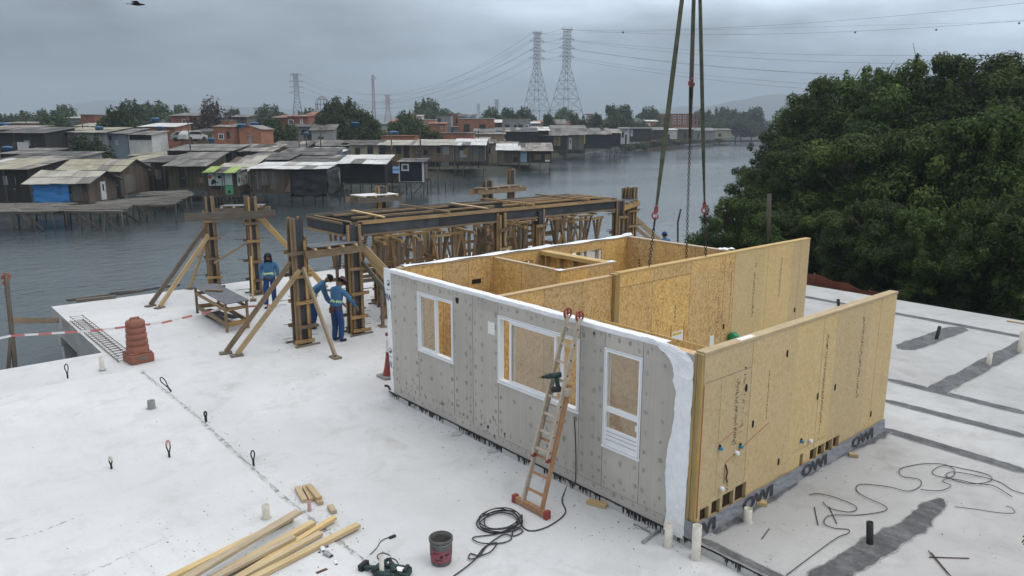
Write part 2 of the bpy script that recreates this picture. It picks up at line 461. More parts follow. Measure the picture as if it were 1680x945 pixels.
# --- house
M['osb'] = osb_mat('osb_golden', (0.38, 0.21, 0.068), (0.60, 0.385, 0.145), (0.72, 0.525, 0.25), 0.7)
M['osb_pale'] = osb_mat('osb_pale', (0.475, 0.335, 0.155), (0.55, 0.405, 0.20), (0.60, 0.465, 0.255), 0.2)
M['osb_edge'] = timber('osb_edge', (0.60, 0.45, 0.27), (0.48, 0.33, 0.17), gmix=0.1, tint=0.1, knots=False)
M['plate'] = timber('fresh_timber', (0.56, 0.43, 0.235), (0.44, 0.315, 0.145), gmix=0.15, tint=0.15)
M['post'] = timber('treated_post', (0.42, 0.31, 0.13), (0.30, 0.205, 0.075), gmix=0.35, tint=0.2)
def m_board():
    k = NT('cement_board'); o = k.tc('Object'); uv = k.tc('UV')
    n = k.noise(o, 1.2, 6, 0.6, 0.3); st = k.noise(k.map(uv, (26, 0.35, 1)), 1.0, 3, 0.6); f = k.noise(o, 45, 3, 0.6)
    q = k.math('ADD', k.math('MULTIPLY', n, 0.45), k.math('ADD', k.math('MULTIPLY', st, 0.35), k.math('MULTIPLY', f, 0.2)))
    col = k.ramp(q, [(0.34, (0.375, 0.355, 0.32)), (0.62, (0.47, 0.448, 0.405))])
    t = k.attr(); col = k.hsv(col, 0.5, 1.0, k.rng(t, 0, 1, 0.92, 1.07))
    k.bump(q, 0.1, 0.004)
    return k.done(col, 0.75)
M['board'] = m_board()
M['putty'] = dirty('putty', (0.325, 0.316, 0.30), 0.8, 0.12, 30, tint=0.16)
M['seam'] = dirty('seam_line', (0.10, 0.095, 0.085), 0.9, 0.2)  # dark joint lines between the boards
def m_wrap():
    k = NT('house_wrap'); o = k.tc('Object')
    n = k.noise(o, 5, 5, 0.6, 0.5)
    cr_ = k.noise(k.map(o, (5, 5, 1.6), rot=(.4, .2, 0)), 2.2, 5, 0.65, 1.5)
    k.bump(k.math('ADD', k.math('MULTIPLY', n, .3), cr_), 0.5, 0.02)
    return k.done(k.mix(k.rng(n, 0.3, 0.7), (0.70, 0.72, 0.76), (0.80, 0.82, 0.85)), 0.5)
M['wrap'] = m_wrap()
M['pvc'] = dirty('white_pvc', (0.78, 0.80, 0.83), 0.35, 0.08, 3, spec=0.5)
M['pvc_groove'] = dirty('pvc_groove', (0.35, 0.38, 0.42), 0.5, 0.1, 3)
M['membrane'] = dirty('grey_membrane', (0.27, 0.28, 0.305), 0.6, 0.25, 4, bump=0.3)
M['ink'] = dirty('dark_ink', (0.045, 0.047, 0.052), 0.7, 0.2, 20)
M['ink_brown'] = dirty('faded_ink', (0.12, 0.095, 0.055), 0.8, 0.3, 12)
M['ink_blue'] = dirty('print_blue', (0.05, 0.075, 0.12), 0.7, 0.2, 20)
M['hole'] = dirty('dark_hole', (0.015, 0.013, 0.012), 0.9, 0.2)
M['vent'] = dirty('core_dark', (0.05, 0.035, 0.018), 0.9, 0.5, 30)
M['red_line'] = dirty('red_sealant', (0.42, 0.10, 0.045), 0.7, 0.3, 12)
M['paper'] = dirty('label_paper', (0.78, 0.78, 0.76), 0.7, 0.1, 8)
M['yellow'] = dirty('yellow_tape', (0.65, 0.50, 0.06), 0.6, 0.2, 8)
M['green'] = dirty('green_plastic', (0.02, 0.26, 0.12), 0.4, 0.2, 8)
def m_glass(name, tint, a):
    k = NT(name)
    k.done(tint, 0.03, spec=0.6)
    tr = k.node('ShaderNodeBsdfTransparent'); tr.inputs[0].default_value = (0.86, 0.86, 0.83, 1)
    fr = k.node('ShaderNodeFresnel'); fr.inputs[0].default_value = 1.5
    gl = k.node('ShaderNodeBsdfGlossy'); gl.inputs['Roughness'].default_value = 0.02
    m1 = k.node('ShaderNodeMixShader'); m1.inputs[0].default_value = a
    k.l.new(tr.outputs[0], m1.inputs[1]); k.l.new(k.b.outputs[0], m1.inputs[2])
    m2 = k.node('ShaderNodeMixShader'); k.l.new(fr.outputs[0], m2.inputs[0]); k.l.new(m1.outputs[0], m2.inputs[1]); k.l.new(gl.outputs[0], m2.inputs[2])
    k.n.remove(fr); m2.inputs[0].default_value = 0.05
    k.l.new(m2.outputs[0], k.out.inputs[0])
    return k.m
M['glass'] = m_glass('window_glass', (0.52, 0.48, 0.41), 0.24)  # pale beige mixed into the panes stands in for their reflections
M['dark_glass'] = dirty('dark_pane', (0.025, 0.03, 0.035), 0.12, 0.2, 4, spec=0.6)
# --- site timber
M['wood'] = timber('formwork_timber', (0.42, 0.285, 0.135), (0.26, 0.165, 0.075), grey=(0.15, 0.13, 0.105), gmix=0.5, tint=0.5)
M['wood_light'] = timber('brace_timber', (0.52, 0.385, 0.20), (0.40, 0.275, 0.125), grey=(0.24, 0.2, 0.16), gmix=0.3, tint=0.3)
M['wood_new'] = timber('pine_timber', (0.60, 0.475, 0.275), (0.50, 0.37, 0.19), gmix=0.12, tint=0.18)
M['wood_old'] = timber('weathered_timber', (0.235, 0.185, 0.135), (0.15, 0.11, 0.075), gmix=0.6, tint=0.4)
M['wood_grey'] = timber('grey_timber', (0.20, 0.185, 0.165), (0.13, 0.118, 0.10), gmix=0.5, tint=0.4)
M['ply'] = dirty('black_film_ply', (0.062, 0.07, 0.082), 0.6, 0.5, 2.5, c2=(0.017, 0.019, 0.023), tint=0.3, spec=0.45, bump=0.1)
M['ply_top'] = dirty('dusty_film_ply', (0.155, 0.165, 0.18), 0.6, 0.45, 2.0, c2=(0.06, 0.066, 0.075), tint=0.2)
M['rebar'] = dirty('rusty_steel', (0.13, 0.075, 0.045), 0.7, 0.5, 14, c2=(0.055, 0.04, 0.032), metal=0.3)
M['steel'] = dirty('galvanised_steel', (0.36, 0.37, 0.38), 0.45, 0.25, 10, metal=0.6)
M['alu'] = dirty('dull_aluminium', (0.50, 0.43, 0.35), 0.6, 0.3, 12, metal=0.1)
M['fibre'] = dirty('orange_fibreglass', (0.40, 0.225, 0.125), 0.5, 0.3, 12)
M['red_plastic'] = dirty('red_plastic', (0.28, 0.055, 0.045), 0.45, 0.3, 12)
M['red_dusty'] = dirty('dusty_red', (0.34, 0.11, 0.075), 0.7, 0.35, 9)
M['pink_dusty'] = dirty('pinkish_plastic', (0.55, 0.34, 0.32), 0.6, 0.25, 12)
M['orange_dusty'] = dirty('dusty_orange', (0.27, 0.10, 0.066), 0.75, 0.3, 5, c2=(0.20, 0.095, 0.07), bump=0.1)
M['drum_band'] = dirty('faded_reflector', (0.33, 0.16, 0.11), 0.5, 0.25, 8)
M['black'] = dirty('black_rubber', (0.020, 0.020, 0.022), 0.55, 0.3, 9)
M['cable'] = dirty('black_cable', (0.03, 0.031, 0.034), 0.5, 0.2, 9)
M['bucket'] = dirty('dirty_bucket', (0.055, 0.055, 0.06), 0.6, 0.4, 12, c2=(0.16, 0.155, 0.15))
M['bucket_red'] = dirty('bucket_label', (0.34, 0.045, 0.07), 0.55, 0.3, 14, c2=(0.16, 0.10, 0.11))
M['cream'] = dirty('cream_pvc', (0.68, 0.655, 0.58), 0.45, 0.15, 9, c2=(0.50, 0.48, 0.42))
M['grey_pipe'] = dirty('grey_pvc', (0.28, 0.285, 0.29), 0.55, 0.25, 9)
M['blue_tube'] = dirty('blue_fitting', (0.03, 0.20, 0.33), 0.4, 0.2, 9)
M['drill'] = dirty('tool_green', (0.02, 0.048, 0.045), 0.5, 0.3, 14, c2=(0.012, 0.03, 0.03))
M['tape_r'] = dirty('tape_red', (0.52, 0.19, 0.17), 0.5, 0.15, 8)
M['tape_w'] = dirty('tape_white', (0.74, 0.74, 0.74), 0.5, 0.1, 8)
M['net'] = dirty('orange_netting', (0.16, 0.05, 0.028), 0.9, 0.5, 6)
M['sling'] = dirty('green_webbing', (0.095, 0.105, 0.068), 0.9, 0.5, 5, c2=(0.035, 0.038, 0.028))
M['chain'] = dirty('chain_steel', (0.055, 0.042, 0.04), 0.5, 0.4, 12, metal=0.5)
M['hook'] = dirty('hook_red', (0.36, 0.07, 0.085), 0.5, 0.35, 12)
# --- people
M['shirt'] = dirty('blue_cloth', (0.06, 0.17, 0.32), 0.9, 0.3, 7, bump=0.4)
M['trouser'] = dirty('navy_cloth', (0.022, 0.065, 0.20), 0.9, 0.35, 7, bump=0.4)
M['maroon'] = dirty('maroon_cloth', (0.20, 0.012, 0.035), 0.9, 0.3, 7)
M['grey_cloth'] = dirty('grey_cloth', (0.13, 0.125, 0.13), 0.9, 0.3, 7)
M['navy'] = dirty('dark_navy_cloth', (0.014, 0.020, 0.055), 0.9, 0.3, 7)
M['skin'] = dirty('skin', (0.24, 0.115, 0.07), 0.55, 0.15, 14)
M['hair'] = dirty('black_hair', (0.012, 0.010, 0.009), 0.7, 0.3, 30)
M['hat'] = dirty('felt_hat', (0.10, 0.065, 0.06), 0.9, 0.3, 12)
M['hivis'] = dirty('reflective_strip', (0.50, 0.72, 0.42), 0.5, 0.1, 12)
M['boot'] = dirty('boot', (0.014, 0.014, 0.017), 0.6, 0.3, 12)
M['belt'] = dirty('leather_belt', (0.11, 0.055, 0.03), 0.7, 0.3, 12)
M['eye'] = dirty('eye_dark', (0.02, 0.015, 0.012), 0.3, 0.2, 12)
M['lips'] = dirty('lips', (0.17, 0.06, 0.045), 0.5, 0.2, 12)
# --- plants
def m_leaf(name, a, b, c):
    k = NT(name)
    t = k.attr()
    oi = k.node('ShaderNodeObjectInfo')
    col = k.ramp(t, [(0.0, a), (0.6, b), (1.0, c)])
    col = k.hsv(col, k.rng(oi.outputs['Random'], 0, 1, 0.488, 0.508), 1.0, k.rng(oi.outputs['Random'], 0, 1, 0.72, 1.32))
    k.done(col, 0.62, spec=0.2)
    tr = k.node('ShaderNodeBsdfTranslucent'); k.l.new(col, tr.inputs[0])
    m = k.node('ShaderNodeMixShader'); m.inputs[0].default_value = 0.28
    k.l.new(k.b.outputs[0], m.inputs[1]); k.l.new(tr.outputs[0], m.inputs[2]); k.l.new(m.outputs[0], k.out.inputs[0])
    return k.m
M['leaf'] = m_leaf('mangrove_leaf', (0.026, 0.048, 0.011), (0.066, 0.106, 0.023), (0.165, 0.22, 0.05))
M['leaf_far'] = m_leaf('town_leaf', (0.026, 0.046, 0.016), (0.052, 0.085, 0.026), (0.11, 0.155, 0.042))
M['leaf_brown'] = m_leaf('dry_leaf', (0.05, 0.035, 0.025), (0.08, 0.055, 0.04), (0.11, 0.08, 0.055))
M['bark_chip'] = dirty('bark_chip', (0.16, 0.11, 0.06), 0.9, 0.4, 14)
M['bark'] = dirty('bark', (0.12, 0.10, 0.08), 0.9, 0.45, 4, bump=0.5)
# --- town
def m_roof(name, c, c2, var=0.3, pale=(0.5, 0.5, 0.48), rust=0.0):
    """fibre-cement or tin sheets: corrugation and streaks down the slope (uv.y), sheets about 0.9 m wide"""
    k = NT(name); uv = k.tc('UV')
    x = k.sep(uv)[0]; y = k.sep(uv)[1]
    sheet = k.node('ShaderNodeTexWhiteNoise', noise_dimensions='2D')
    cmb = k.node('ShaderNodeCombineXYZ'); k.l.new(k.math('FLOOR', k.math('DIVIDE', x, 0.92)), cmb.inputs[0]); k.l.new(k.math('FLOOR', k.math('DIVIDE', y, 1.9)), cmb.inputs[1]); k.l.new(k.attr(), cmb.inputs[2])
    sheet.noise_dimensions = '3D'; k.l.new(cmb.outputs[0], sheet.inputs[0])
    st = k.noise(k.map(uv, (6, 0.5, 1)), 1.0, 5, 0.7); bl = k.noise(uv, 0.7, 5, 0.65, 0.6)
    f = k.math('ADD', k.math('MULTIPLY', st, 0.45), k.math('MULTIPLY', bl, 0.55))
    col = k.mix(k.rng(f, 0.34, 0.66), c2, c)
    col = k.hsv(col, 0.5, 1.0, k.rng(sheet.outputs[0], 0, 1, 1 - var, 1 + var))
    if rust: col = k.mix(k.math('MULTIPLY', k.rng(k.noise(uv, 1.6, 5, 0.7, 0.8), 0.55, 0.7), rust), col, (0.13, 0.06, 0.035))
    w = k.math('SINE', k.math('MULTIPLY', x, 2 * math.pi / 0.177))
    k.bump(w, 0.6, 0.02)
    return k.done(col, 0.75)
M['roof_dark'] = m_roof('roof_dark', (0.115, 0.11, 0.105), (0.045, 0.043, 0.042), 0.35)
M['roof_grey'] = m_roof('roof_grey', (0.215, 0.205, 0.19), (0.10, 0.096, 0.09), 0.3)
M['roof_pale'] = m_roof('roof_pale', (0.43, 0.41, 0.355), (0.25, 0.24, 0.205), 0.18)
M['roof_beige'] = m_roof('roof_beige', (0.37, 0.345, 0.25), (0.22, 0.21, 0.16), 0.15)
M['roof_white'] = m_roof('roof_white', (0.66, 0.66, 0.65), (0.42, 0.42, 0.41), 0.14)
M['roof_tin'] = m_roof('roof_tin', (0.33, 0.31, 0.285), (0.12, 0.10, 0.085), 0.4, rust=0.7)
M['roof_lime'] = m_roof('roof_lime', (0.30, 0.40, 0.11), (0.19, 0.27, 0.08), 0.2)
M['roof_tile'] = m_roof('roof_tile', (0.30, 0.13, 0.085), (0.19, 0.09, 0.065), 0.2)
M['roof_blue'] = m_roof('roof_blue', (0.05, 0.13, 0.27), (0.03, 0.07, 0.15), 0.3)
def m_planks(name, a, b, width=0.16, stain=(0.05, 0.05, 0.04), smix=0.35):
    """upright boards, each with its own colour"""
    k = NT(name); uv = k.tc('UV'); x = k.sep(uv)[0]
    q = k.math('DIVIDE', x, width)
    wn_ = k.node('ShaderNodeTexWhiteNoise', noise_dimensions='2D')
    cmb = k.node('ShaderNodeCombineXYZ'); k.l.new(k.math('FLOOR', q), cmb.inputs[0]); k.l.new(k.attr(), cmb.inputs[1]); k.l.new(cmb.outputs[0], wn_.inputs[0])
    g = k.noise(k.map(uv, (22, 0.9, 1)), 1.0, 4, 0.65)
    col = k.mix(k.rng(g, 0.35, 0.68), b, a)
    col = k.hsv(col, 0.5, k.rng(wn_.outputs[0], 0, 1, 0.8, 1.15), k.rng(wn_.outputs[0], 0, 1, 0.62, 1.25))
    col = k.mix(k.math('MULTIPLY', k.rng(k.noise(uv, 0.9, 5, 0.7, 0.6), 0.5, 0.7), smix), col, stain)
    fr = k.math('FRACT', q); edge = k.math('LESS_THAN', k.math('MINIMUM', fr, k.math('SUBTRACT', 1.0, fr)), 0.06)
    col = k.mix(edge, col, (0.012, 0.011, 0.010))
    k.bump(k.math('SUBTRACT', g, edge), 0.4, 0.02)
    return k.done(col, 0.85)
M['plank_brown'] = m_planks('plank_brown', (0.15, 0.11, 0.08), (0.085, 0.062, 0.047))
M['plank_dark'] = m_planks('plank_dark', (0.038, 0.034, 0.031), (0.018, 0.016, 0.015), 0.2)
M['plank_grey'] = m_planks('plank_grey', (0.175, 0.16, 0.14), (0.105, 0.095, 0.083))
M['plank_pink'] = m_planks('plank_pink', (0.215, 0.15, 0.12), (0.13, 0.09, 0.072), 0.3, smix=0.3)
M['plank_moss'] = m_planks('plank_moss', (0.085, 0.085, 0.045), (0.05, 0.052, 0.03), 0.4, stain=(0.045, 0.06, 0.02), smix=0.6)
M['plank_yellow'] = m_planks('plank_yellow', (0.27, 0.20, 0.085), (0.16, 0.115, 0.06), 0.35)
def m_stained(name, c, d, streak=0.5):
    k = NT(name); uv = k.tc('UV')
    st = k.noise(k.map(uv, (3.5, 0.35, 1)), 1.0, 5, 0.7, 0.4); bl = k.noise(uv, 0.8, 6, 0.68, 0.5)
    f = k.math('ADD', k.math('MULTIPLY', st, streak), k.math('MULTIPLY', bl, 1 - streak))
    col = k.mix(k.rng(f, 0.36, 0.64), d, c)
    col = k.hsv(col, 0.5, 1.0, k.rng(k.attr(), 0, 1, 0.85, 1.1))
    k.bump(bl, 0.15, 0.02)
    return k.done(col, 0.85)
M['wall_grey'] = m_stained('render_grey', (0.30, 0.31, 0.32), (0.17, 0.175, 0.18))
M['wall_lightgrey'] = m_stained('render_light_grey', (0.36, 0.37, 0.375), (0.27, 0.275, 0.28))
M['wall_blue'] = m_stained('render_blue_grey', (0.20, 0.25, 0.30), (0.13, 0.165, 0.20))
M['wall_white'] = m_stained('render_white', (0.60, 0.61, 0.61), (0.40, 0.405, 0.40), 0.4)
M['wall_cream'] = m_stained('render_cream', (0.42, 0.38, 0.27), (0.26, 0.225, 0.15))
M['wall_salmon'] = m_stained('render_salmon', (0.44, 0.26, 0.19), (0.30, 0.175, 0.13))
M['wall_navy'] = m_stained('sheet_navy', (0.022, 0.030, 0.052), (0.013, 0.016, 0.026))
M['wall_deepblue'] = m_stained('sheet_blue', (0.035, 0.08, 0.17), (0.02, 0.045, 0.10))
M['wall_black'] = m_stained('sheet_black', (0.017, 0.018, 0.020), (0.010, 0.010, 0.011))
def m_brick(name, c, c2, mort):
    k = NT(name); uv = k.tc('UV')
    b = k.node('ShaderNodeTexBrick'); k.l.new(uv, b.inputs['Vector'])
    b.inputs['Color1'].default_value = c + (1,); b.inputs['Color2'].default_value = c2 + (1,); b.inputs['Mortar'].default_value = mort + (1,)
    b.inputs['Scale'].default_value = 1.0; b.inputs['Brick Width'].default_value = 0.30; b.inputs['Row Height'].default_value = 0.20; b.inputs['Mortar Size'].default_value = 0.012
    n = k.noise(uv, 0.9, 5, 0.65, 0.5)
    col = k.hsv(b.outputs[0], 0.5, 1.0, k.rng(n, 0.3, 0.7, 0.65, 1.2))
    col = k.hsv(col, 0.5, 1.0, k.rng(k.attr(), 0, 1, 0.85, 1.1))
    return k.done(col, 0.9)
M['brick'] = m_brick('brick_orange', (0.40, 0.155, 0.08), (0.31, 0.12, 0.065), (0.22, 0.19, 0.16))
M['brick_red'] = m_brick('brick_red', (0.30, 0.105, 0.065), (0.24, 0.09, 0.055), (0.17, 0.14, 0.12))
M['tarp_blue'] = dirty('blue_tarpaulin', (0.05, 0.28, 0.68), 0.5, 0.25, 1.2, bump=0.6, fine=5)
M['tarp_black'] = dirty('black_tarpaulin', (0.026, 0.027, 0.029), 0.6, 0.4, 1.0, bump=0.7, fine=4)
M['tank_blue'] = dirty('blue_tank', (0.025, 0.12, 0.27), 0.45, 0.3, 2)
M['trim_white'] = dirty('white_paint', (0.66, 0.66, 0.67), 0.6, 0.15, 2)
M['door_dark'] = dirty('dark_door', (0.022, 0.022, 0.024), 0.8, 0.3, 2)
M['door_pale'] = dirty('pale_door', (0.55, 0.57, 0.59), 0.7, 0.2, 2)
M['door_blue'] = dirty('pale_blue_door', (0.25, 0.36, 0.45), 0.7, 0.2, 2)
M['door_navy'] = dirty('navy_door', (0.022, 0.035, 0.07), 0.7, 0.2, 2)
M['stilt'] = dirty('stilt_wood', (0.10, 0.085, 0.07), 0.9, 0.5, 2, tint=0.3)
M['mural_white'] = m_stained('mural_white', (0.58, 0.62, 0.60), (0.40, 0.48, 0.44), 0.3)
M['mural_red'] = dirty('mural_red', (0.45, 0.06, 0.055), 0.7, 0.2, 2)
M['mural_green'] = dirty('mural_green', (0.10, 0.38, 0.20), 0.7, 0.2, 2)
M['pylon'] = dirty('pylon_steel', (0.11, 0.12, 0.13), 0.6, 0.2, 1, metal=0.2)
M['pylon_red'] = dirty('mast_red', (0.32, 0.11, 0.09), 0.6, 0.2, 1)
M['wire'] = dirty('wire', (0.05, 0.055, 0.06), 0.6, 0.2, 1)
M['bird'] = dirty('bird_plumage', (0.018, 0.017, 0.018), 0.8, 0.3, 20)
M['ball'] = dirty('marker_ball', (0.06, 0.045, 0.04), 0.6, 0.2, 3)
# ------------------------------------------------------------------ the setting
random.seed(7)
def sheet(name, pts, z, mat, kind='structure', sub=0):
    mb = MB(); mb.poly([(p[0], p[1], z) for p in pts], 0, 0.5)
    o = mb.build(name, mat); o['kind'] = kind; return o
def rel(l, d):                                       # metres right of / ahead of the camera
    p = CAM + RT * l + FH * d; return (p.x, p.y)
wb = MB(); wb.poly([rel(-9000, -400) + (ZW,), rel(9000, -400) + (ZW,), rel(9000, 12000) + (ZW,), rel(-9000, 12000) + (ZW,)])
tag(wb.build('river_water', M['water']), kind='structure')
def slab(name, pts, z0, z1, mats, top=0, side=1):
    mb = MB(); n = len(pts)
    a = sum(pts[i][0] * pts[(i + 1) % n][1] - pts[(i + 1) % n][0] * pts[i][1] for i in range(n))
    if a < 0: pts = pts[::-1]
    mb.poly([(x, y, z1) for x, y in pts], top, 0.5)
    mb.poly([(x, y, z0) for x, y in pts[::-1]], side, 0.5)
    for i in range(n):
        (x0, y0), (x1, y1) = pts[i], pts[(i + 1) % n]
        L = math.hypot(x1 - x0, y1 - y0)
        mb.poly([(x0, y0, z0), (x1, y1, z0), (x1, y1, z1), (x0, y1 * 0 + y0, z1)], side, 0.5, uv=[(0, z0), (L, z0), (L, z1), (0, z1)])
    return tag(mb.build(name, mats), kind='structure')
slab('concrete_deck', [(-30, -30), (17.3, -30), (17.3, 21.8), (-3.9, 21.8), (-3.9, 15.25), (-30, 15.25)], -0.62, ZD, [M['deck'], M['slab_side']])
slab('raised_floor', [(-30, -30), (-3.68, -30), (-3.62, 2.0), (-3.70, 5.0), (-3.60, 9.4), (-3.66, 13.15), (-9.0, 13.3), (-30, 13.2)], ZD - 0.02, ZD + 0.028, [M['screed'], M['screed']])
slab('house_pad', [(-0.012, -30), (17.25, -30), (17.25, 7.8), (-0.012, 7.8)], ZD - 0.02, -0.002, [M['pad'], M['slab_side']])
slab('deck_beam', [(-3.86, 15.3), (-3.5, 15.3), (-3.5, 21.7), (-3.86, 21.7)], -0.95, -0.62, [M['slab_side'], M['slab_side']])
for i, (x, y) in enumerate(((-3.65, 16.1), (-3.65, 21.2))):
    m_ = MB(); m_.box((-0.17, -0.2, -2.0), (0.17, 0.2, 0)); m_.box((-0.24, -0.26, -0.3), (0.24, 0.26, -0.004))
    tag(m_.build('deck_pillar', M['slab_side'], loc=(x, y, -0.95)), ('concrete pillar under the near end of the jutting deck edge', 'concrete pillar under the far corner of the jutting deck')[i], 'pillar', 'pillars carrying the deck')
# dark damp-proof strips on the pad, and a painted shade band at the wall foot
def strip(pts, half, jag=0.02, n=60, z=0.004):
    P = [G(x, y, 0.0) for x, y in pts]
    L, R, L2, R2 = [], [], [], []
    tot = sum((P[i + 1] - P[i]).length for i in range(len(P) - 1))
    rn = [[random.uniform(-1, 1) for _ in range(n // 3 + 3)] for _ in range(4)]
    def nz(k, i):
        u = i / 3; a = int(u); f = u - a; f = f * f * (3 - 2 * f); return rn[k][a] * (1 - f) + rn[k][a + 1] * f
    for i in range(n + 1):
        s_ = tot * i / n; k = 0
        while k < len(P) - 2 and s_ > (P[k + 1] - P[k]).length: s_ -= (P[k + 1] - P[k]).length; k += 1
        d = (P[k + 1] - P[k]).normalized(); q = P[k] + d * s_; nrm = Vector((-d.y, d.x, 0))
        h = half(i / n) if callable(half) else half
        a_, b_ = h + jag * nz(0, i), h + jag * nz(1, i)
        if tot < 4: e_ = min(1, min(i, n - i) / (n * .10) + .25); a_ *= e_; b_ *= e_
        L.append(q + nrm * a_); R.append(q - nrm * b_)
        L2.append(q + nrm * (a_ + .012 + .022 * abs(nz(2, i)))); R2.append(q - nrm * (b_ + .012 + .022 * abs(nz(3, i))))
    mb = MB()
    for i in range(n):
        mb.poly([(p.x, p.y, z) for p in (R[i], R[i + 1], L[i + 1], L[i])], 0, 0.5)
        mb.poly([(p.x, p.y, z) for p in (L[i], L[i + 1], L2[i + 1], L2[i])], 1, 0.5)
        mb.poly([(p.x, p.y, z) for p in (R2[i], R2[i + 1], R[i + 1], R[i])], 1, 0.5)
    return tag(mb.build('dark_floor_strip', [M['bitumen'], M['bitumen_edge']]), kind='structure')
strip([(1300, 483), (1690, 555)], 0.14, 0.012)
strip([(1578, 537), (1478, 573)], 0.27, 0.03, z=0.0042)
strip([(1690, 559), (1536, 641)], 0.20, 0.025, z=0.0044)
strip([(1455, 622), (1690, 680)], 0.125, 0.012)
strip([(1448, 656), (1690, 718)], 0.125, 0.012)
strip([(1442, 702), (1690, 776)], 0.13, 0.012)
strip([(1545, 818), (1500, 862), (1420, 905), (1330, 965)], lambda u: 0.10 + 0.05 * math.sin(math.pi * min(1, 0.1 + u * 0.8)) + 0.06 * u, 0.03, 90)
strip([(1165, 872), (1310, 786), (1452, 706)], lambda u: 0.085 + 0.05 * math.sin(7 * u + 1), 0.035, 90, z=0.0046)  # shadowy band along the right wall foot, shade laid as dark floor colour
strip([(1148, 884), (1352, 985)], 0.075, 0.012, 30, z=0.0048)
# black tar run down the edge of the pad
mb = MB(); y = -3.2
while y < 7.75:
    h = random.choice((0.03, 0.05, 0.07, 0.09, 0.11, 0.124, 0.124)) * (1.0 if math.sin(y * 3.1) + math.sin(y * 7.7) > -0.5 else 0.25)
    h = min(h, .124)
    w = random.uniform(0.012, 0.045)
    mb.prism([(-0.013, y, -0.003), (-0.013, y + w, -0.003), (-0.013, y + w * 0.75, -0.003 - h * 0.8), (-0.013, y + w * 0.5, -0.003 - h), (-0.013, y + w * 0.2, -0.003 - h * 0.75)], (-0.006, 0, 0))
    y += w * random.uniform(0.6, 1.5)
mb.box((-0.020, -3.2, -0.020), (-0.0125, 7.78, 0.0015))
tag(mb.build('tar_edge', M['tar']), kind='structure')
# dirty joint between the two floor levels, scraped mortar, grit
def ribbon(name, pts, hw, z, mat, n=160, jag=.02):
    P = spl(pts, n); mb = MB(); L, R = [], []
    for i, p in enumerate(P):
        d = (P[min(i + 1, n)] - P[max(i - 1, 0)]).normalized(); nr = Vector((-d.y, d.x, 0)); w = hw * random.uniform(.2, 1.5)
        c = p + nr * random.uniform(-jag, jag) * .5
        L.append(c + nr * w); R.append(c - nr * w)
    for i in range(n):
        if random.random() < .4: continue
        mb.poly([(q.x, q.y, z) for q in (R[i], R[i + 1], L[i + 1], L[i])], 0, random.random())
    return tag(mb.build(name, mat), kind='structure')
def spl(pts, n):
    P = [Vector((x, y, 0)) for x, y in pts]; out = []
    for i in range(n + 1):
        u = i / n * (len(P) - 1); k = min(int(u), len(P) - 2); out.append(P[k].lerp(P[k + 1], u - k))
    return out
JP = [(-3.56, 13.1), (-3.52, 9.4), (-3.62, 5.0), (-3.54, 2.0), (-3.6, -2.5)]
M['joint'] = dirty('joint_dirt', (0.50, 0.497, 0.49), 0.9, 0.4, 9, tint=.3)
M['joint_dark'] = dirty('joint_dark', (0.37, 0.365, 0.355), 0.9, 0.4, 9, tint=.3)
ribbon('floor_joint', JP, .035, ZD + .0036, M['joint'])
ribbon('floor_joint_crack', [(x + .015, y) for x, y in JP], .007, ZD + .0072, M['joint_dark'], 300)
for pts in ([(-9, 12.2), (-8.2, 12.6), (-7, 12.5), (-6.1, 13.0)], [(-7.5, 6.4), (-6.8, 6.2), (-6.1, 6.35)], [(-6.6, 4.6), (-6.0, 4.75), (-5.3, 4.9)]):
    ribbon('floor_crack', pts, .006, ZD + .0325, M['joint_dark'], 40, .04)
mb = MB()
def chip(x, y, z, r):
    n = random.choice((4, 5, 6)); a0 = random.random() * 6
    mb.prism([(x + r * random.uniform(.5, 1.2) * math.cos(a0 + 2 * math.pi * i / n), y + r * random.uniform(.5, 1.2) * math.sin(a0 + 2 * math.pi * i / n), z) for i in range(n)], (0, 0, r * random.uniform(.3, .7)), random.choice((0, 0, 1, 2, 2)))
for _ in range(420):
    x, y = random.uniform(-.9, -.04), random.uniform(-2.6, 7.6)
    if random.random() < (x + 1.0): chip(x, y, ZD, random.uniform(.004, .013))
for _ in range(240): chip(random.gauss(-3.5, .16), random.uniform(-2, 13), ZD + .004, random.uniform(.004, .012))
for _ in range(260): chip(random.gauss(-4.9, .9), random.gauss(3.6, 1.1), ZD + .028, random.uniform(.003, .012))
for _ in range(200): chip(random.uniform(-9, -1), random.uniform(-2, 14), ZD + .028 if random.random() < .0 else ZD + .028, random.uniform(.003, .011))
for _ in range(200): chip(.2 + 6.3 * random.random() ** 1.6, -.05 - 3.4 * random.random() ** 2, 0.0, random.uniform(.003, .010))
for _ in range(110): chip(random.uniform(.2, 12), random.uniform(-7, 3), 0.0, random.uniform(.003, .011))
for _ in range(160): chip(random.uniform(-2, 6), random.uniform(9, 16), ZD, random.uniform(.005, .016))
tag(mb.build('grit', [M['joint_dark'], M['slab_side'], M['bark_chip']]), kind='stuff')
# land of the town, far shore, hills
land = [(-140, 80), (-66, 84), (-40, 92), (-20, 104), (-6, 118), (4, 136), (7, 152), (6, 175), (12, 200), (24, 240), (40, 300), (60, 372), (110, 405), (260, 430), (1500, 500), (5200, 1800), (5200, 8200), (-6500, 8200), (-3200, 80)]
mb = MB(); top = [rel(l, d) + (ZL,) for l, d in land]
mb.poly(top, 0, 0.5)
nb = len(land)
for i in range(nb - 1):
    (l0, d0), (l1, d1) = land[i], land[i + 1]
    if i > 13: break
    a, b = Vector(rel(l0, d0) + (ZL,)), Vector(rel(l1, d1) + (ZL,))
    o_ = FH * -4.0 + RT * 1.5
    mb.poly([a + o_ + Vector((0, 0, -1.6)), b + o_ + Vector((0, 0, -1.6)), b, a], 0, 0.5)
tag(mb.build('land', M['land']), kind='structure')
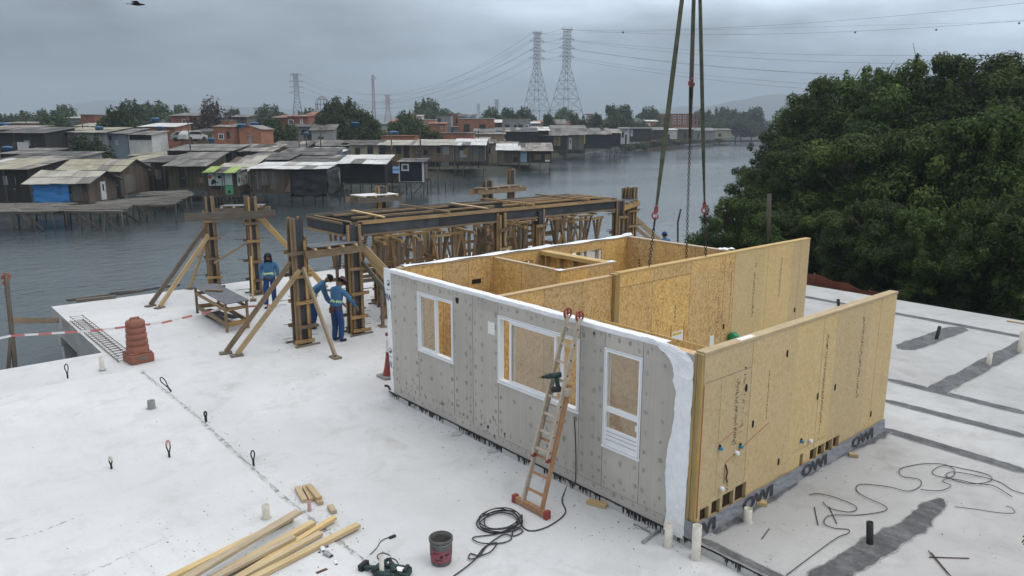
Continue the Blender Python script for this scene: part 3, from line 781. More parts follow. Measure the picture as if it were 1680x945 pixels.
# right bank that carries the mangroves
mb = MB(); bank = [(17.9, -60), (18.4, -5), (19.0, 5), (21.0, 9.5), (26, 12.5), (33, 16), (44, 24), (60, 34), (90, 50), (300, 90), (300, -160), (17.9, -160)]
mb.poly([(x, y, -1.5) for x, y in bank], 0, 0.5)
for i in range(9):
    a, b = Vector(bank[i] + (-1.5,)), Vector(bank[i + 1] + (-1.5,)); o_ = Vector((-1.6, 0.8, -0.9))
    mb.poly([b + o_, a + o_, a, b], 0, 0.5)
tag(mb.build('mangrove_bank_ground', M['land']), kind='structure')
def hill(name, l0, l1, d, h, seed, bumps):
    rnd = random.Random(seed); n = 70; mb = MB(); rows = 7
    prof = []
    for i in range(n + 1):
        u = i / n
        z = sum(a * math.exp(-((u - c) / w) ** 2) for a, c, w in bumps) + 0.03 * math.sin(u * 31 + seed) + 0.02 * math.sin(u * 67 + seed * 2)
        prof.append(max(0.0, z) * math.sin(math.pi * u) ** 0.25 * h if 0 < u < 1 else 0)
    base = len(mb.v)
    for j in range(rows + 1):
        for i in range(n + 1):
            u = i / n; w = j / rows
            p = CAM + RT * (l0 + (l1 - l0) * u) + FH * (d + 400 * (w - 0.5) + 60 * math.sin(u * 23 + j))
            mb.v.append((p.x, p.y, ZL - 1 + prof[i] * math.sin(math.pi * w) ** 0.8))
    for j in range(rows):
        for i in range(n):
            a = base + j * (n + 1) + i
            mb.face([a, a + 1, a + n + 2, a + n + 1], [(0, 0)] * 4, 0, 0.5, True)
    return tag(mb.build(name, M['hill']), kind='structure')
hill('hills', 250, 2400, 3500, 165, 2, [(1.0, 0.50, 0.26), (0.55, 0.68, 0.12), (0.35, 0.2, 0.12)])
hill('hills', -2600, -200, 3500, 150, 5, [(0.8, 0.3, 0.2), (0.6, 0.62, 0.18), (0.4, 0.85, 0.1)])

# ------------------------------------------------------------------ the panel house
random.seed(11)
HS = thing('prefab_house', 'roofless house of golden strand board panels with grey cement board front and white windows', 'house', (0, 0, 0))
def wall_cells(mb, ax, f0, f1, cuts, z0, z1, holes=(), mi=0, tz=None, zc=()):
    """wall along axis ax ('x' or 'y') between f0 and f1 across; cuts = panel edges along it; holes (a0, a1, z0, z1)"""
    A = sorted(set(list(cuts) + [h for q in holes for h in q[:2] if cuts[0] < h < cuts[-1]]))
    Z = sorted(set([z0, z1] + list(zc) + [h for q in holes for h in q[2:] if z0 < h < z1]))
    for i in range(len(A) - 1):
        pan = max(k for k in range(len(cuts)) if cuts[k] <= A[i] + 1e-6)
        for j in range(len(Z) - 1):
            ca, cz = (A[i] + A[i + 1]) / 2, (Z[j] + Z[j + 1]) / 2
            if any(h[0] < ca < h[1] and h[2] < cz < h[3] for h in holes): continue
            zi = sum(1 for q in zc if cz > q)
            t = ((pan * 0.37 + f0 * 1.3 + zi * 0.31) % 1.0) if tz is None else tz
            if ax == 'x': mb.box((A[i], f0, Z[j]), (A[i + 1], f1, Z[j + 1]), mi, t)
            else: mb.box((f0, A[i], Z[j]), (f1, A[i + 1], Z[j + 1]), mi, t)
def seam_v(mb, ax, f, a, z0, z1, side, w=0.006, mi=1):
    e = 0.0012 * side
    lo, hi = sorted((f, f + e))
    if ax == 'x': mb.box((a - w / 2, lo, z0), (a + w / 2, hi, z1), mi, 0.5)
    else: mb.box((lo, a - w / 2, z0), (hi, a + w / 2, z1), mi, 0.5)
def seam_h(mb, ax, f, a0, a1, z, side, w=0.006, mi=1):
    e = 0.0014 * side
    lo, hi = sorted((f, f + e))
    if ax == 'x': mb.box((a0, lo, z - w / 2), (a1, hi, z + w / 2), mi, 0.5)
    else: mb.box((lo, a0, z - w / 2), (hi, a1, z + w / 2), mi, 0.5)
WIN = [(5.445, 6.626, 1.166, 2.37), (2.196, 4.149, 1.161, 2.365), (0.976, 1.692, 0.806, 2.353)]
OSBM = [M['osb'], M['seam'], M['osb_pale']]
def plate(par, lo, hi, mat=None):
    l = [b - a for a, b in zip(lo, hi)]; c = [(a + b) / 2 for a, b in zip(lo, hi)]
    if l[0] > l[1]: return MB().beam((lo[0], c[1], c[2]), (hi[0], c[1], c[2]), l[1], l[2]).build('top_plate', mat or M['plate'], par)
    return MB().beam((c[0], lo[1], c[2]), (c[0], hi[1], c[2]), l[0], l[2]).build('top_plate', mat or M['plate'], par)
# front wall: strand board inside, cement board outside
mb = MB(); wall_cells(mb, 'y', 0.021, 0.15, [0.13, 0.98, 1.69, 2.2, 3.2, 4.15, 5.4, 6.63, 7.6], 0.0, 2.6, WIN)
for a in (0.98, 1.69, 2.2, 4.15, 5.44, 6.62): seam_v(mb, 'y', 0.15, a, 0.0, 2.6, 1)
fw = mb.build('osb_wall', OSBM, HS)
mb = MB(); YC = [0.13, 0.976, 1.692, 2.196, 4.149, 4.86, 5.445, 6.626, 7.6]
wall_cells(mb, 'y', 0.0, 0.02, YC, 0.0, 2.6, WIN, tz=None, zc=(0.15, 2.37))
for a in (0.976, 1.692, 2.196, 4.149, 5.445, 6.626): seam_v(mb, 'y', 0.0, a, 0.15, 2.6, -1, 0.007)
seam_v(mb, 'y', 0.0, 4.86, 0.15, 2.6, -1, 0.006)
seam_h(mb, 'y', 0.0, 0.13, 4.15, 0.15, -1, 0.004)
mb.build('cement_board', [M['board'], M['seam']], HS)
MB().box((-0.004, 4.24, 1.98), (0.0, 4.42, 2.2)).build('patch', M['paper'], HS)
# filler dabs over the screws, in rows along the studs
mb = MB()
def dab(y, z, r):
    n = 7; x = -0.0022
    a0 = random.random() * 6
    mb.poly([(x, y + r * random.uniform(0.6, 1.25) * math.cos(a0 - 2 * math.pi * i / n), z + 1.25 * r * random.uniform(0.6, 1.25) * math.sin(a0 - 2 * math.pi * i / n)) for i in range(n)])
def free(y, z):
    return not any(q[0] - 0.05 < y < q[1] + 0.05 and q[2] - 0.06 < z < q[3] + 0.06 for q in WIN) and 0.15 < y < 7.55
for y in (7.45, 7.12, 6.7, 6.55, 6.2, 5.85, 5.52, 5.37, 5.05, 4.93, 4.79, 4.6, 4.22, 4.08, 3.7, 3.3, 2.9, 2.5, 2.27, 2.12, 1.9, 1.76, 1.62, 1.32, 1.04, 0.9, 0.6):
    z = random.uniform(0.28, 0.4)
    while z < 2.55:
        if free(y, z) and random.random() > 0.06: dab(y + random.uniform(-0.018, 0.018), z, random.uniform(0.025, 0.046))
        z += random.uniform(0.21, 0.31)
for zz in (2.52, 0.24, 0.10):
    y = 0.25
    while y < 7.5:
        if free(y, zz): dab(y, zz + random.uniform(-0.02, 0.02), random.uniform(0.02, 0.036))
        y += random.uniform(0.15, 0.26)
for _ in range(45):
    y, z = random.uniform(3.9, 7.4), random.uniform(0.04, 0.5)
    if free(y, z): dab(y, z, random.uniform(0.02, 0.036))
o = mb.build('filler_spot', M['putty'], HS); o['kind'] = 'stuff'
MB().prism([(-0.001, 5.28, 2.36), (-0.001, 5.34, 2.36), (-0.001, 5.35, 2.46), (-0.001, 5.27, 2.46)], (-0.012, 0, 0)).build('cable_hole', M['hole'], HS)
# windows of the front
def frame_rect(mb, y0, y1, z0, z1, w, x0, x1, mi=0):
    mb.box((x0, y0, z0), (x1, y0 + w, z1), mi, 0.5); mb.box((x0, y1 - w, z0), (x1, y1, z1), mi, 0.5)
    mb.box((x0, y0 + w, z0), (x1, y1 - w, z0 + w), mi, 0.5); mb.box((x0, y0 + w, z1 - w), (x1, y1 - w, z1), mi, 0.5)
def win_root(q):
    y0, y1, z0, z1 = q
    mb = MB(); frame_rect(mb, y0 + .002, y1 - .002, z0 + .002, z1 - .002, 0.055, -0.014, 0.085)
    mb.box((-0.022, y0 - 0.004, z0 - 0.004), (0.07, y1 + 0.004, z0 + 0.03), 0, .5)
    frame_rect(mb, y0 + .02, y1 - .02, z0 + .03, z1 - .02, 0.006, -0.0152, -0.010, 1)
    return mb.build('window', [M['pvc'], M['pvc_groove']], HS)
w = win_root(WIN[0]); y0, y1, z0, z1 = WIN[0]
for i, (a, b, xx) in enumerate(((6.03, y1 - 0.055, 0.012), (6.0, 6.075, 0.03))):
    mb = MB(); frame_rect(mb, a, b, z0 + .056, z1 - .056, 0.038 if i == 0 else 0.03, xx, xx + 0.03, 0); s_ = mb.build('sash', M['pvc'], w)
    if i == 0: MB().box((xx + .012, a + .038, z0 + .094), (xx + .018, b - .038, z1 - .094)).build('pane', M['glass'], w)
w = win_root(WIN[1]); y0, y1, z0, z1 = WIN[1]
mb = MB(); frame_rect(mb, 2.72, 3.86, z0 + .056, z1 - .056, 0.05, 0.005, 0.035); mb.build('sash', M['pvc'], w)
MB().box((0.018, 2.77, z0 + .106), (0.024, 3.81, z1 - .106)).build('pane', M['glass'], w)
MB().box((0.04, 2.60, z0 + .056), (0.07, 2.66, z1 - .056)).build('sash_stile', M['pvc'], w); MB().box((0.04, 3.78, z0 + .056), (0.07, 3.83, z1 - .056)).build('sash_stile', M['pvc'], w)
w = win_root(WIN[2]); y0, y1, z0, z1 = WIN[2]
MB().box((0.0, y0 + .056, 1.375), (0.05, y1 - .056, 1.455)).build('mullion', M['pvc'], w)
for a, b in ((1.12, 1.375), (1.455, z1 - .056)): MB().box((0.02, y0 + .057, a), (0.026, y1 - .057, b)).build('pane', M['glass'], w)
mb = MB(); mb.box((0.004, y0 + .057, z0 + .057), (0.04, y1 - .057, 1.118), 0, .5)
for zz in (0.93, 1.0, 1.06): mb.box((0.002, y0 + .06, zz), (0.0041, y1 - .06, zz + 0.012), 1, .5)
mb.build('panel', [M['pvc'], M['pvc_groove']], w)
MB().box((0.017, 1.05, 1.22), (0.0205, 1.09, 1.31)).build('sticker', M['paper'], w)
# left wall, back wall
HB = [(4.7, 6.18, 1.3, 2.46), (3.4, 3.82, 1.9, 2.44)]
mb = MB(); wall_cells(mb, 'x', 7.46, 7.6, [0.151, 1.2, 1.9, 2.6, 3.9, 5.1, 6.2, 7.3], 0.0, 2.66, HB)
for a in (1.2, 1.9, 2.42, 5.1, 6.3): seam_v(mb, 'x', 7.46, a, 0.0, 2.66, -1)
lw = mb.build('osb_wall', OSBM, HS); plate(lw, (0.151, 7.45, 2.66), (7.3, 7.61, 2.69), M['osb_edge'])
MB().box((1.99, 7.452, 2.1), (2.24, 7.4615, 2.2)).build('socket_box', M['hole'], lw)
mb = MB(); mb.box((4.72, 7.49, 1.32), (4.8, 7.57, 2.44), 0, .5); mb.box((6.1, 7.47, 1.32), (6.16, 7.57, 2.44), 0, .5); mb.box((5.5, 7.49, 1.32), (5.56, 7.56, 2.44), 0, .5); mb.box((4.8, 7.49, 1.32), (6.1, 7.56, 1.38), 0, .5); mb.build('window_frame', M['pvc'], lw)
MB().box((5.56, 7.52, 1.38), (6.1, 7.526, 2.44)).build('pane', M['glass'], lw)
mb = MB(); wall_cells(mb, 'y', 7.16, 7.3, [4.42, 5.5, 6.5, 7.459], 0.0, 2.66)
for a in (5.3, 6.2): seam_v(mb, 'y', 7.16, a, 0.0, 2.66, -1)
bw = mb.build('osb_wall', OSBM, HS); plate(bw, (7.15, 4.42, 2.66), (7.31, 7.449, 2.69), M['osb_edge'])
for y, z in ((7.0, 2.1), (7.0, 2.02), (6.98, 1.95)): MB().box((7.155, y, z), (7.1605, y + 0.05, z + 0.035)).build('socket_box', M['hole'], bw)
# middle wall in two lengths (the far one runs on past the back wall)
mb = MB(); wall_cells(mb, 'x', 4.34, 4.45, [0.151, 1.25, 2.25, 3.1], 0.0, 2.6)
for a in (1.25, 2.25): seam_v(mb, 'x', 4.34, a, 0, 2.6, -1)
ma = mb.build('osb_wall', OSBM, HS); plate(ma, (0.151, 4.33, 2.6), (3.1, 4.46, 2.625), M['osb_edge'])
mb = MB(); wall_cells(mb, 'x', 4.28, 4.415, [3.25, 4.3, 5.6, 7.3], 0.0, 2.64, tz=None, zc=(2.36,))
wall_cells(mb, 'x', 4.28, 4.415, [7.3, 8.6, 9.9, 10.75], 0.0, 2.64, mi=2)
seam_h(mb, 'x', 4.28, 3.25, 5.6, 2.36, -1, 0.008)
for a in (4.3, 5.6, 6.9): seam_v(mb, 'x', 4.28, a, 0, 2.36 if a < 5 else 2.64, -1)
for a in (7.3, 8.75, 10.3): seam_v(mb, 'x', 4.28, a, 0, 2.64, -1, 0.005)
mc = mb.build('osb_wall', OSBM, HS); mc['label'] = 'strand board wall running on past the back wall'
plate(mc, (3.25, 4.27, 2.64), (10.76, 4.425, 2.67))
MB().beam((3.175, 4.345, 0), (3.175, 4.345, 2.655), .17, .14).bevel('wall_post', M['post'], HS)
for x, z in ((6.96, 0.86), (7.42, 0.57), (10.2, 0.75), (3.6, 1.35)): MB().box((x, 4.272, z), (x + 0.06, 4.2805, z + 0.12)).build('socket_box', M['hole'], mc)
mb = MB(); mb.box((5.02, 4.272, 0.72), (5.42, 4.2805, 1.12)); mb.build('white_panel', M['pvc'], mc)
mb = MB(); mb.box((5.05, 4.268, 1.04), (5.36, 4.2725, 1.1)); mb.build('warning_tape', M['yellow'], mc)
MB().box((6.46, 4.272, 0.52), (6.62, 4.2805, 0.78)).build('paper_label', M['paper'], mc)
for a_ in (4.98, 5.44): MB().box((a_, 4.272, 0.55), (a_ + .01, 4.2805, 1.3)).build('sealant_line', M['red_line'], mc)
# bathroom box
mb = MB(); wall_cells(mb, 'y', 2.6, 2.7, [5.4, 6.4, 7.459], 0.0, 2.62); seam_v(mb, 'y', 2.6, 6.5, 0, 2.62, -1)
b1 = mb.build('osb_wall', OSBM, HS); plate(b1, (2.592, 5.4, 2.62), (2.708, 7.459, 2.645), M['osb_edge'])
mb = MB(); wall_cells(mb, 'x', 5.3, 5.399, [2.6, 3.4, 4.2], 0.0, 2.62)
b2 = mb.build('osb_wall', OSBM, HS); plate(b2, (2.6, 5.29, 2.62), (4.25, 5.399, 2.645), M['osb_edge'])
for a_ in (2.55, 4.1): MB().box((a_, 5.285, 2.6455), (a_ + .19, 5.43, 2.652)).build('wrap_scrap', M['wrap'], b2)
mb = MB(); wall_cells(mb, 'y', 4.19, 4.24, [5.4, 6.4, 7.459], 0.0, 2.55)
b3 = mb.build('osb_wall', OSBM, HS)
mb = MB(); mb.box((4.0, 5.4, 2.55), (4.25, 7.459, 2.64)); mb.build('top_plate', M['plate'], b3)
for y in (5.5, 5.95, 6.4, 6.85, 7.3): MB().box((4.06, y - 0.02, 0), (4.188, y + 0.02, 2.549)).build('stud', M['plate'], b3)
# right-hand wall: pale strand board
VENT = [(0.13, 0.33, 0.24, 0.40), (0.40, 0.60, 0.24, 0.42), (0.66, 0.93, 0.24, 0.44), (0.97, 1.25, 0.24, 0.46), (2.78, 2.88, 0.24, 0.42), (3.10, 3.32, 0.24, 0.40), (3.35, 3.58, 0.24, 0.40), (3.61, 3.84, 0.24, 0.40), (3.87, 4.08, 0.24, 0.40)]
mb = MB(); wall_cells(mb, 'x', 0.0, 0.13, [0.05, 1.2, 2.4, 3.62, 4.85, 5.81], 0.0, 2.61, [(a, b, 0.19, d) for a, b, c, d in VENT], mi=2)
for a in (1.18, 3.2, 5.2): seam_v(mb, 'x', 0.0, a, 0.24, 2.61, -1, 0.004)
seam_v(mb, 'x', 0.0, 0.46, 0.5, 2.22, -1, 0.003); seam_h(mb, 'x', 0.0, 0.05, 1.18, 2.22, -1, 0.006)
seam_h(mb, 'x', 0.0, 2.5, 3.6, 0.52, -1, 0.003)
rw = mb.build('osb_wall', OSBM, HS); rw['label'] = 'pale strand board wall with printed marks and base openings'
plate(rw, (0.04, -0.012, 2.61), (5.82, 0.14, 2.65))
MB().box((0.9, 0.02, 2.6505), (1.25, 0.11, 2.652)).build('paper_label', M['paper'], rw)
for a, b, c, d in VENT:
    mb = MB(); mb.box((a, 0.06, 0.191), (b, 0.1295, d)); mb.build('base_opening', M['vent'], rw)
for x, z in ((2.12, 2.17), (1.07, 1.88), (1.31, 1.28), (2.12, 0.45), (3.18, 1.25), (3.75, 1.27), (5.24, 0.42)):
    m_ = MB(); m_.prism([(x + 0.03 * math.cos(t) * 0.8, -0.0005, z + 0.055 + (0.05 if math.sin(t) > 0 else -0.05) * 0.55 + 0.03 * math.sin(t)) for t in [i * math.pi / 7 for i in range(14)]], (0, -0.006, 0)); m_.build('socket_box', M['hole'], rw)
for x, z in ((0.5, 1.20), (1.01, 1.08), (2.76, 0.66)):
    m_ = MB(); m_.cyl((x, 0.01, z), (x, -0.05, z - 0.005), 0.028, 0.024, 10); m_.build('pipe_outlet', M['blue_tube'], rw)
    m_ = MB(); m_.cyl((x, -0.002, z + 0.03), (x, -0.02, z + 0.03), 0.02, 0.02, 8); m_.build('pipe_outlet', M['hole'], rw)
for x, z in ((0.58, 0.58), (3.02, 0.6), (0.9, 1.02)): MB().cyl((x, 0.0, z), (x, -0.06, z), 0.03, 0.03, 10).build('pipe_outlet', M['pvc'], rw)
mb = MB(); mb.beam((0.66, -0.003, 0.93), (1.75, -0.003, 1.24), 0.004, 0.006, up=(0, 0, 1)); mb.beam((0.66, -0.003, 0.93), (0.66, -0.003, 0.62), 0.006, 0.004, up=(0, 1, 0))
mb.beam((0.46, -0.002, 1.26), (1.0, -0.002, 1.40), 0.003, 0.004); mb.box((0.052, -0.004, 0.3), (0.066, 0, 2.2)); mb.build('sealant_line', M['red_line'], rw)
m_ = MB(); m_.tube([(0.67, -0.01, 0.9), (0.69, -0.03, 0.8), (0.67, -0.03, 0.7), (0.72, -0.02, 0.64)], 0.012, 6); m_.build('cable_tail', M['cable'], rw)
# printed marks on the boards: upright rows of characters too worn to read
def stamp(par, plane, f, a, z0, z1, wid=0.085, dens=0.8, mat='ink', rnd=random.Random(3)):
    mb = MB(); z = z1
    sgn = -1
    while z > z0:
        h = rnd.uniform(0.018, 0.034)
        if rnd.random() < dens:
            for _ in range(rnd.choice((2, 2, 3))):
                u0 = a + rnd.uniform(-wid / 2, wid / 4); u1 = u0 + rnd.uniform(0.3, 0.7) * wid
                zz = z - rnd.uniform(0, h * 0.6); th = rnd.uniform(0.006, 0.011)
                if rnd.random() < 0.5: mb.box((u0, f - 0.0016, zz - th), (u1, f - 0.0004, zz))
                else: mb.box((u0, f - 0.0018, zz - h * 0.7), (u0 + th, f - 0.0006, zz))
        z -= h
    if mb.v: mb.build('wall_print', M[mat], par)
for a, z0, z1, wd, dn in ((0.84, 1.15, 2.12, 0.10, .95), (1.02, 1.3, 2.28, 0.07, .5), (1.66, 1.32, 2.06, 0.022, .95), (3.34, 0.82, 2.30, 0.075, .95), (4.58, 0.95, 2.40, 0.085, .95), (0.74, 0.5, 0.62, 0.06, .9), (3.34, 0.5, 0.8, 0.02, .7)):
    stamp(rw, 'y', 0.0, a, z0, z1, wd, dn)
for a, z0, z1, wd, dn in ((7.2, 1.0, 2.2, 0.03, .9), (8.18, 0.95, 2.12, 0.085, .95), (8.2, 2.2, 2.3, 0.1, 1), (9.38, 1.3, 2.08, 0.085, .95), (9.4, 2.12, 2.3, 0.08, 1), (6.72, 0.7, 1.9, 0.10, .55), (5.1, 1.35, 1.75, 0.07, .8)):
    stamp(mc, 'y', 4.28, a, z0, z1, wd, dn)
ls = thing('strand_board_sheet', 'loose strand board sheet leaning inside, seen through the narrow front window', 'board', (1.9, 2.4, 0))
mb = MB(); mb.hexa([(0, -1.3, 0), (.02, -1.3, 0), (.02, 1.3, 0), (0, 1.3, 0), (.25, -1.3, 2.0), (.27, -1.3, 2.0), (.27, 1.3, 2.0), (.25, 1.3, 2.0)], 0, .6); mb.build('sheet', M['osb'], ls)
# corner boards and post at the near corner
for i, (a, b, xx) in enumerate(((0.085, 0.128, -0.012), (0.04, 0.083, -0.004), (-0.004, 0.038, -0.014))):
    x1_ = 0.148 if i < 2 else 0.045
    MB().beam(((xx + x1_) / 2, (a + b) / 2, .26), ((xx + x1_) / 2, (a + b) / 2, 2.628), b - a, x1_ - xx).bevel('corner_post', M['post'], HS, 0.005)
# wraps: grey membrane at the foot of the right wall with big dark letters, white sheets on the front
def cloth(name, rows, mat, par, th=0.003, sub=1, crumple=0.0, seed=1):
    """rows of points, all rows the same length; subdivided and crumpled into a thin creased sheet"""
    rnd = random.Random(seed)
    def fine(line, k):
        out = []
        for i in range(len(line) - 1):
            for j in range(k): out.append(Vector(line[i]).lerp(Vector(line[i + 1]), j / k))
        return out + [Vector(line[-1])]
    rows = [fine(r, sub) for r in rows]
    if sub > 1: rows = [list(c) for c in zip(*[fine(list(c), sub) for c in zip(*rows)])]
    mb = MB(); n = len(rows[0])
    from mathutils import noise as mn
    for r in rows:
        for p in r:
            p = Vector(p)
            if crumple:
                q = p * 9 + Vector((seed * 3.1, 0, 0)); a = abs(mn.noise(q)) + .6 * abs(mn.noise(q * 2.3)) + .3 * abs(mn.noise(q * 5))
                v = mn.noise_vector(p * 6 + Vector((0, seed, 0)))
                p = p + Vector((-a, v.y * .3, v.z * .3 - a * .3)) * crumple
            mb.v.append(tuple(p))
    for j in range(len(rows) - 1):
        for i in range(n - 1):
            a = j * n + i
            mb.face([a, a + 1, a + n + 1, a + n], [(i * .1, j * .1)] * 4, 0, .5, False)
    o = mb.build(name, mat, par); m = o.modifiers.new('s', 'SOLIDIFY'); m.thickness = th; m.offset = 0
    return o
rows = []
for j in range(6):
    z = 0.235 - 0.235 * j / 5
    rows.append([(-0.03 + 5.87 * i / 60, -0.016 - 0.010 * random.random() - 0.02 * (j / 5) ** 2, z + (0.008 * math.sin(i * 0.9) if j == 0 else 0.004)) for i in range(61)])
mem = cloth('base_membrane', rows, M['membrane'], HS)
rows = []
for j in range(6):
    z = 0.27 - 0.262 * j / 5
    rows.append([(-0.02 - 0.012 * random.random(), 0.13 - 0.15 * i / 4, z) for i in range(5)])
cloth('base_membrane', rows, M['membrane'], HS)
def text(body, size, loc, xd, yd, mat, name, par, offset=0.0, sx=1.0, shear=0.0):
    c = bpy.data.curves.new('t', 'FONT'); c.body = body; c.size = size; c.extrude = 0.0008; c.offset = offset; c.shear = shear
    c.align_x = 'CENTER'; c.align_y = 'CENTER'; c.resolution_u = 3
    t = bpy.data.objects.new('t', c); COL.objects.link(t)
    bpy.context.view_layer.update()
    me = bpy.data.meshes.new_from_object(t.evaluated_get(bpy.context.evaluated_depsgraph_get()))
    bpy.data.objects.remove(t); bpy.data.curves.remove(c)
    me.materials.clear(); me.materials.append(M[mat])
    o = bpy.data.objects.new(name, me); link(o, par)
    x = Vector(xd).normalized(); y = Vector(yd).normalized(); z = x.cross(y)
    o.matrix_world = Matrix(((x.x * sx, y.x, z.x, loc[0]), (x.y * sx, y.y, z.y, loc[1]), (x.z * sx, y.z, z.z, loc[2]), (0, 0, 0, 1)))
    return o
for body, x in (('WI', 0.22), ('OWI', 1.55), ('OWI', 3.22), ('OWI', 4.92)):
    text(body, 0.25, (x, -0.050, 0.112), (1, 0, 0), (0, 0.06, 1), 'ink', 'membrane_lettering', mem, 0.006, 1.55)
# front wrap: cap over the wall head, loose flap by the corner, strip past the far end
rows = []
for (x, z) in ((-0.004, 2.585), (-0.008, 2.62), (-0.006, 2.652), (-0.002, 2.655), (0.08, 2.655), (0.156, 2.653)):
    rows.append([(x + random.uniform(-.004, .004), 0.62 + (7.66 - 0.62) * i / 50, z + 0.003 * math.sin(i * 0.7) + random.uniform(-.002, .002)) for i in range(51)])
cap = cloth('house_wrap', rows, M['wrap'], HS, .002, 3, .008, 2)
rows = []
for z, a, b, xx in ((2.675, 1.02, 0.62, -0.02), (2.655, 0.90, 0.40, -0.05), (2.60, 0.70, 0.22, -0.065), (2.50, 0.52, 0.135, -0.06), (2.38, 0.44, 0.118, -0.05), (2.27, 0.41, 0.12, -0.085), (2.17, 0.435, 0.12, -0.045), (2.05, 0.375, 0.125, -0.03), (1.85, 0.385, 0.125, -0.04), (1.65, 0.39, 0.125, -0.045), (1.45, 0.42, 0.13, -0.03), (1.25, 0.46, 0.13, -0.04), (1.0, 0.485, 0.13, -0.035), (0.75, 0.48, 0.14, -0.03), (0.5, 0.46, 0.14, -0.035), (0.3, 0.45, 0.14, -0.03), (0.12, 0.455, 0.14, -0.035), (0.0, 0.47, 0.135, -0.05), (-0.03, 0.46, 0.14, -0.055)):
    rows.append([(xx * .35 - .010 + 0.004 * math.sin(i * 1.5 + z * 5) + (0.018 if i == 6 else 0), a + (b - a) * i / 6, z + 0.006 * math.sin(i + z * 9)) for i in range(7)])
cloth('house_wrap', rows, M['wrap'], HS, .002, 3, .022, 3)
rows = []
for j in range(15):
    z = 2.66 - 2.66 * j / 14
    wd = 0.31 + 0.03 * math.sin(j * 0.8) - 0.009 * j
    rows.append([(-0.006 + 0.05 * (i / 4) ** 2 + 0.01 * math.sin(j + i), 7.598 + wd * i / 4, z) for i in range(5)])
lef = cloth('house_wrap', rows, M['wrap'], HS)
def wraptext(body, size, y, z, mat='ink_blue'):
    text(body, size, (-0.012, y, z), (0, -1, 0), (0, 0, 1), mat, 'wrap_lettering', lef, 0.004, 0.8)
wraptext('WA', 0.20, 7.73, 2.05); wraptext('WA', 0.19, 7.71, 0.60)
for z in (2.22, 0.78):
    m_ = MB()
    for k in range(5): m_.box((-0.014, 7.62 + 0.032 * k, z - 0.006), (-0.012, 7.645 + 0.032 * k, z + 0.006))
    m_.prism([(-0.012, 7.68 + 0.055 * math.cos(a), z + 0.14 + 0.06 * math.sin(a)) for a in [i * math.pi / 6 for i in range(12)]], (-0.002, 0, 0))
    m_.build('wrap_logo', M['ink_blue'], lef)
    m_ = MB(); m_.prism([(-0.0145, 7.68 + 0.040 * math.cos(a), z + 0.155 + 0.03 * math.sin(a)) for a in [i * math.pi / 6 for i in range(12)]], (-0.001, 0, 0)); m_.build('wrap_logo', M['wrap'], lef)
rows = []
for j, (dy, z) in enumerate(((-0.02, 2.70), (0.04, 2.715), (0.16, 2.705), (0.22, 2.64), (0.23, 2.45))):
    rows.append([(0.25 + 7.1 * i / 30, 7.46 + dy, z + 0.012 * math.sin(i * 1.1 + j) + (0.05 if i > 28 and j == 1 else 0)) for i in range(31)])
cloth('house_wrap', rows, M['wrap'], HS)
rows = [[(7.18 + 0.35 * u, 4.44 + 0.25 * v, 2.70 + 0.02 * math.sin(5 * u + 7 * v)) for u in (0, .3, .6, 1)] for v in (0, .4, .8, 1)]
cloth('house_wrap', rows, M['wrap'], HS)
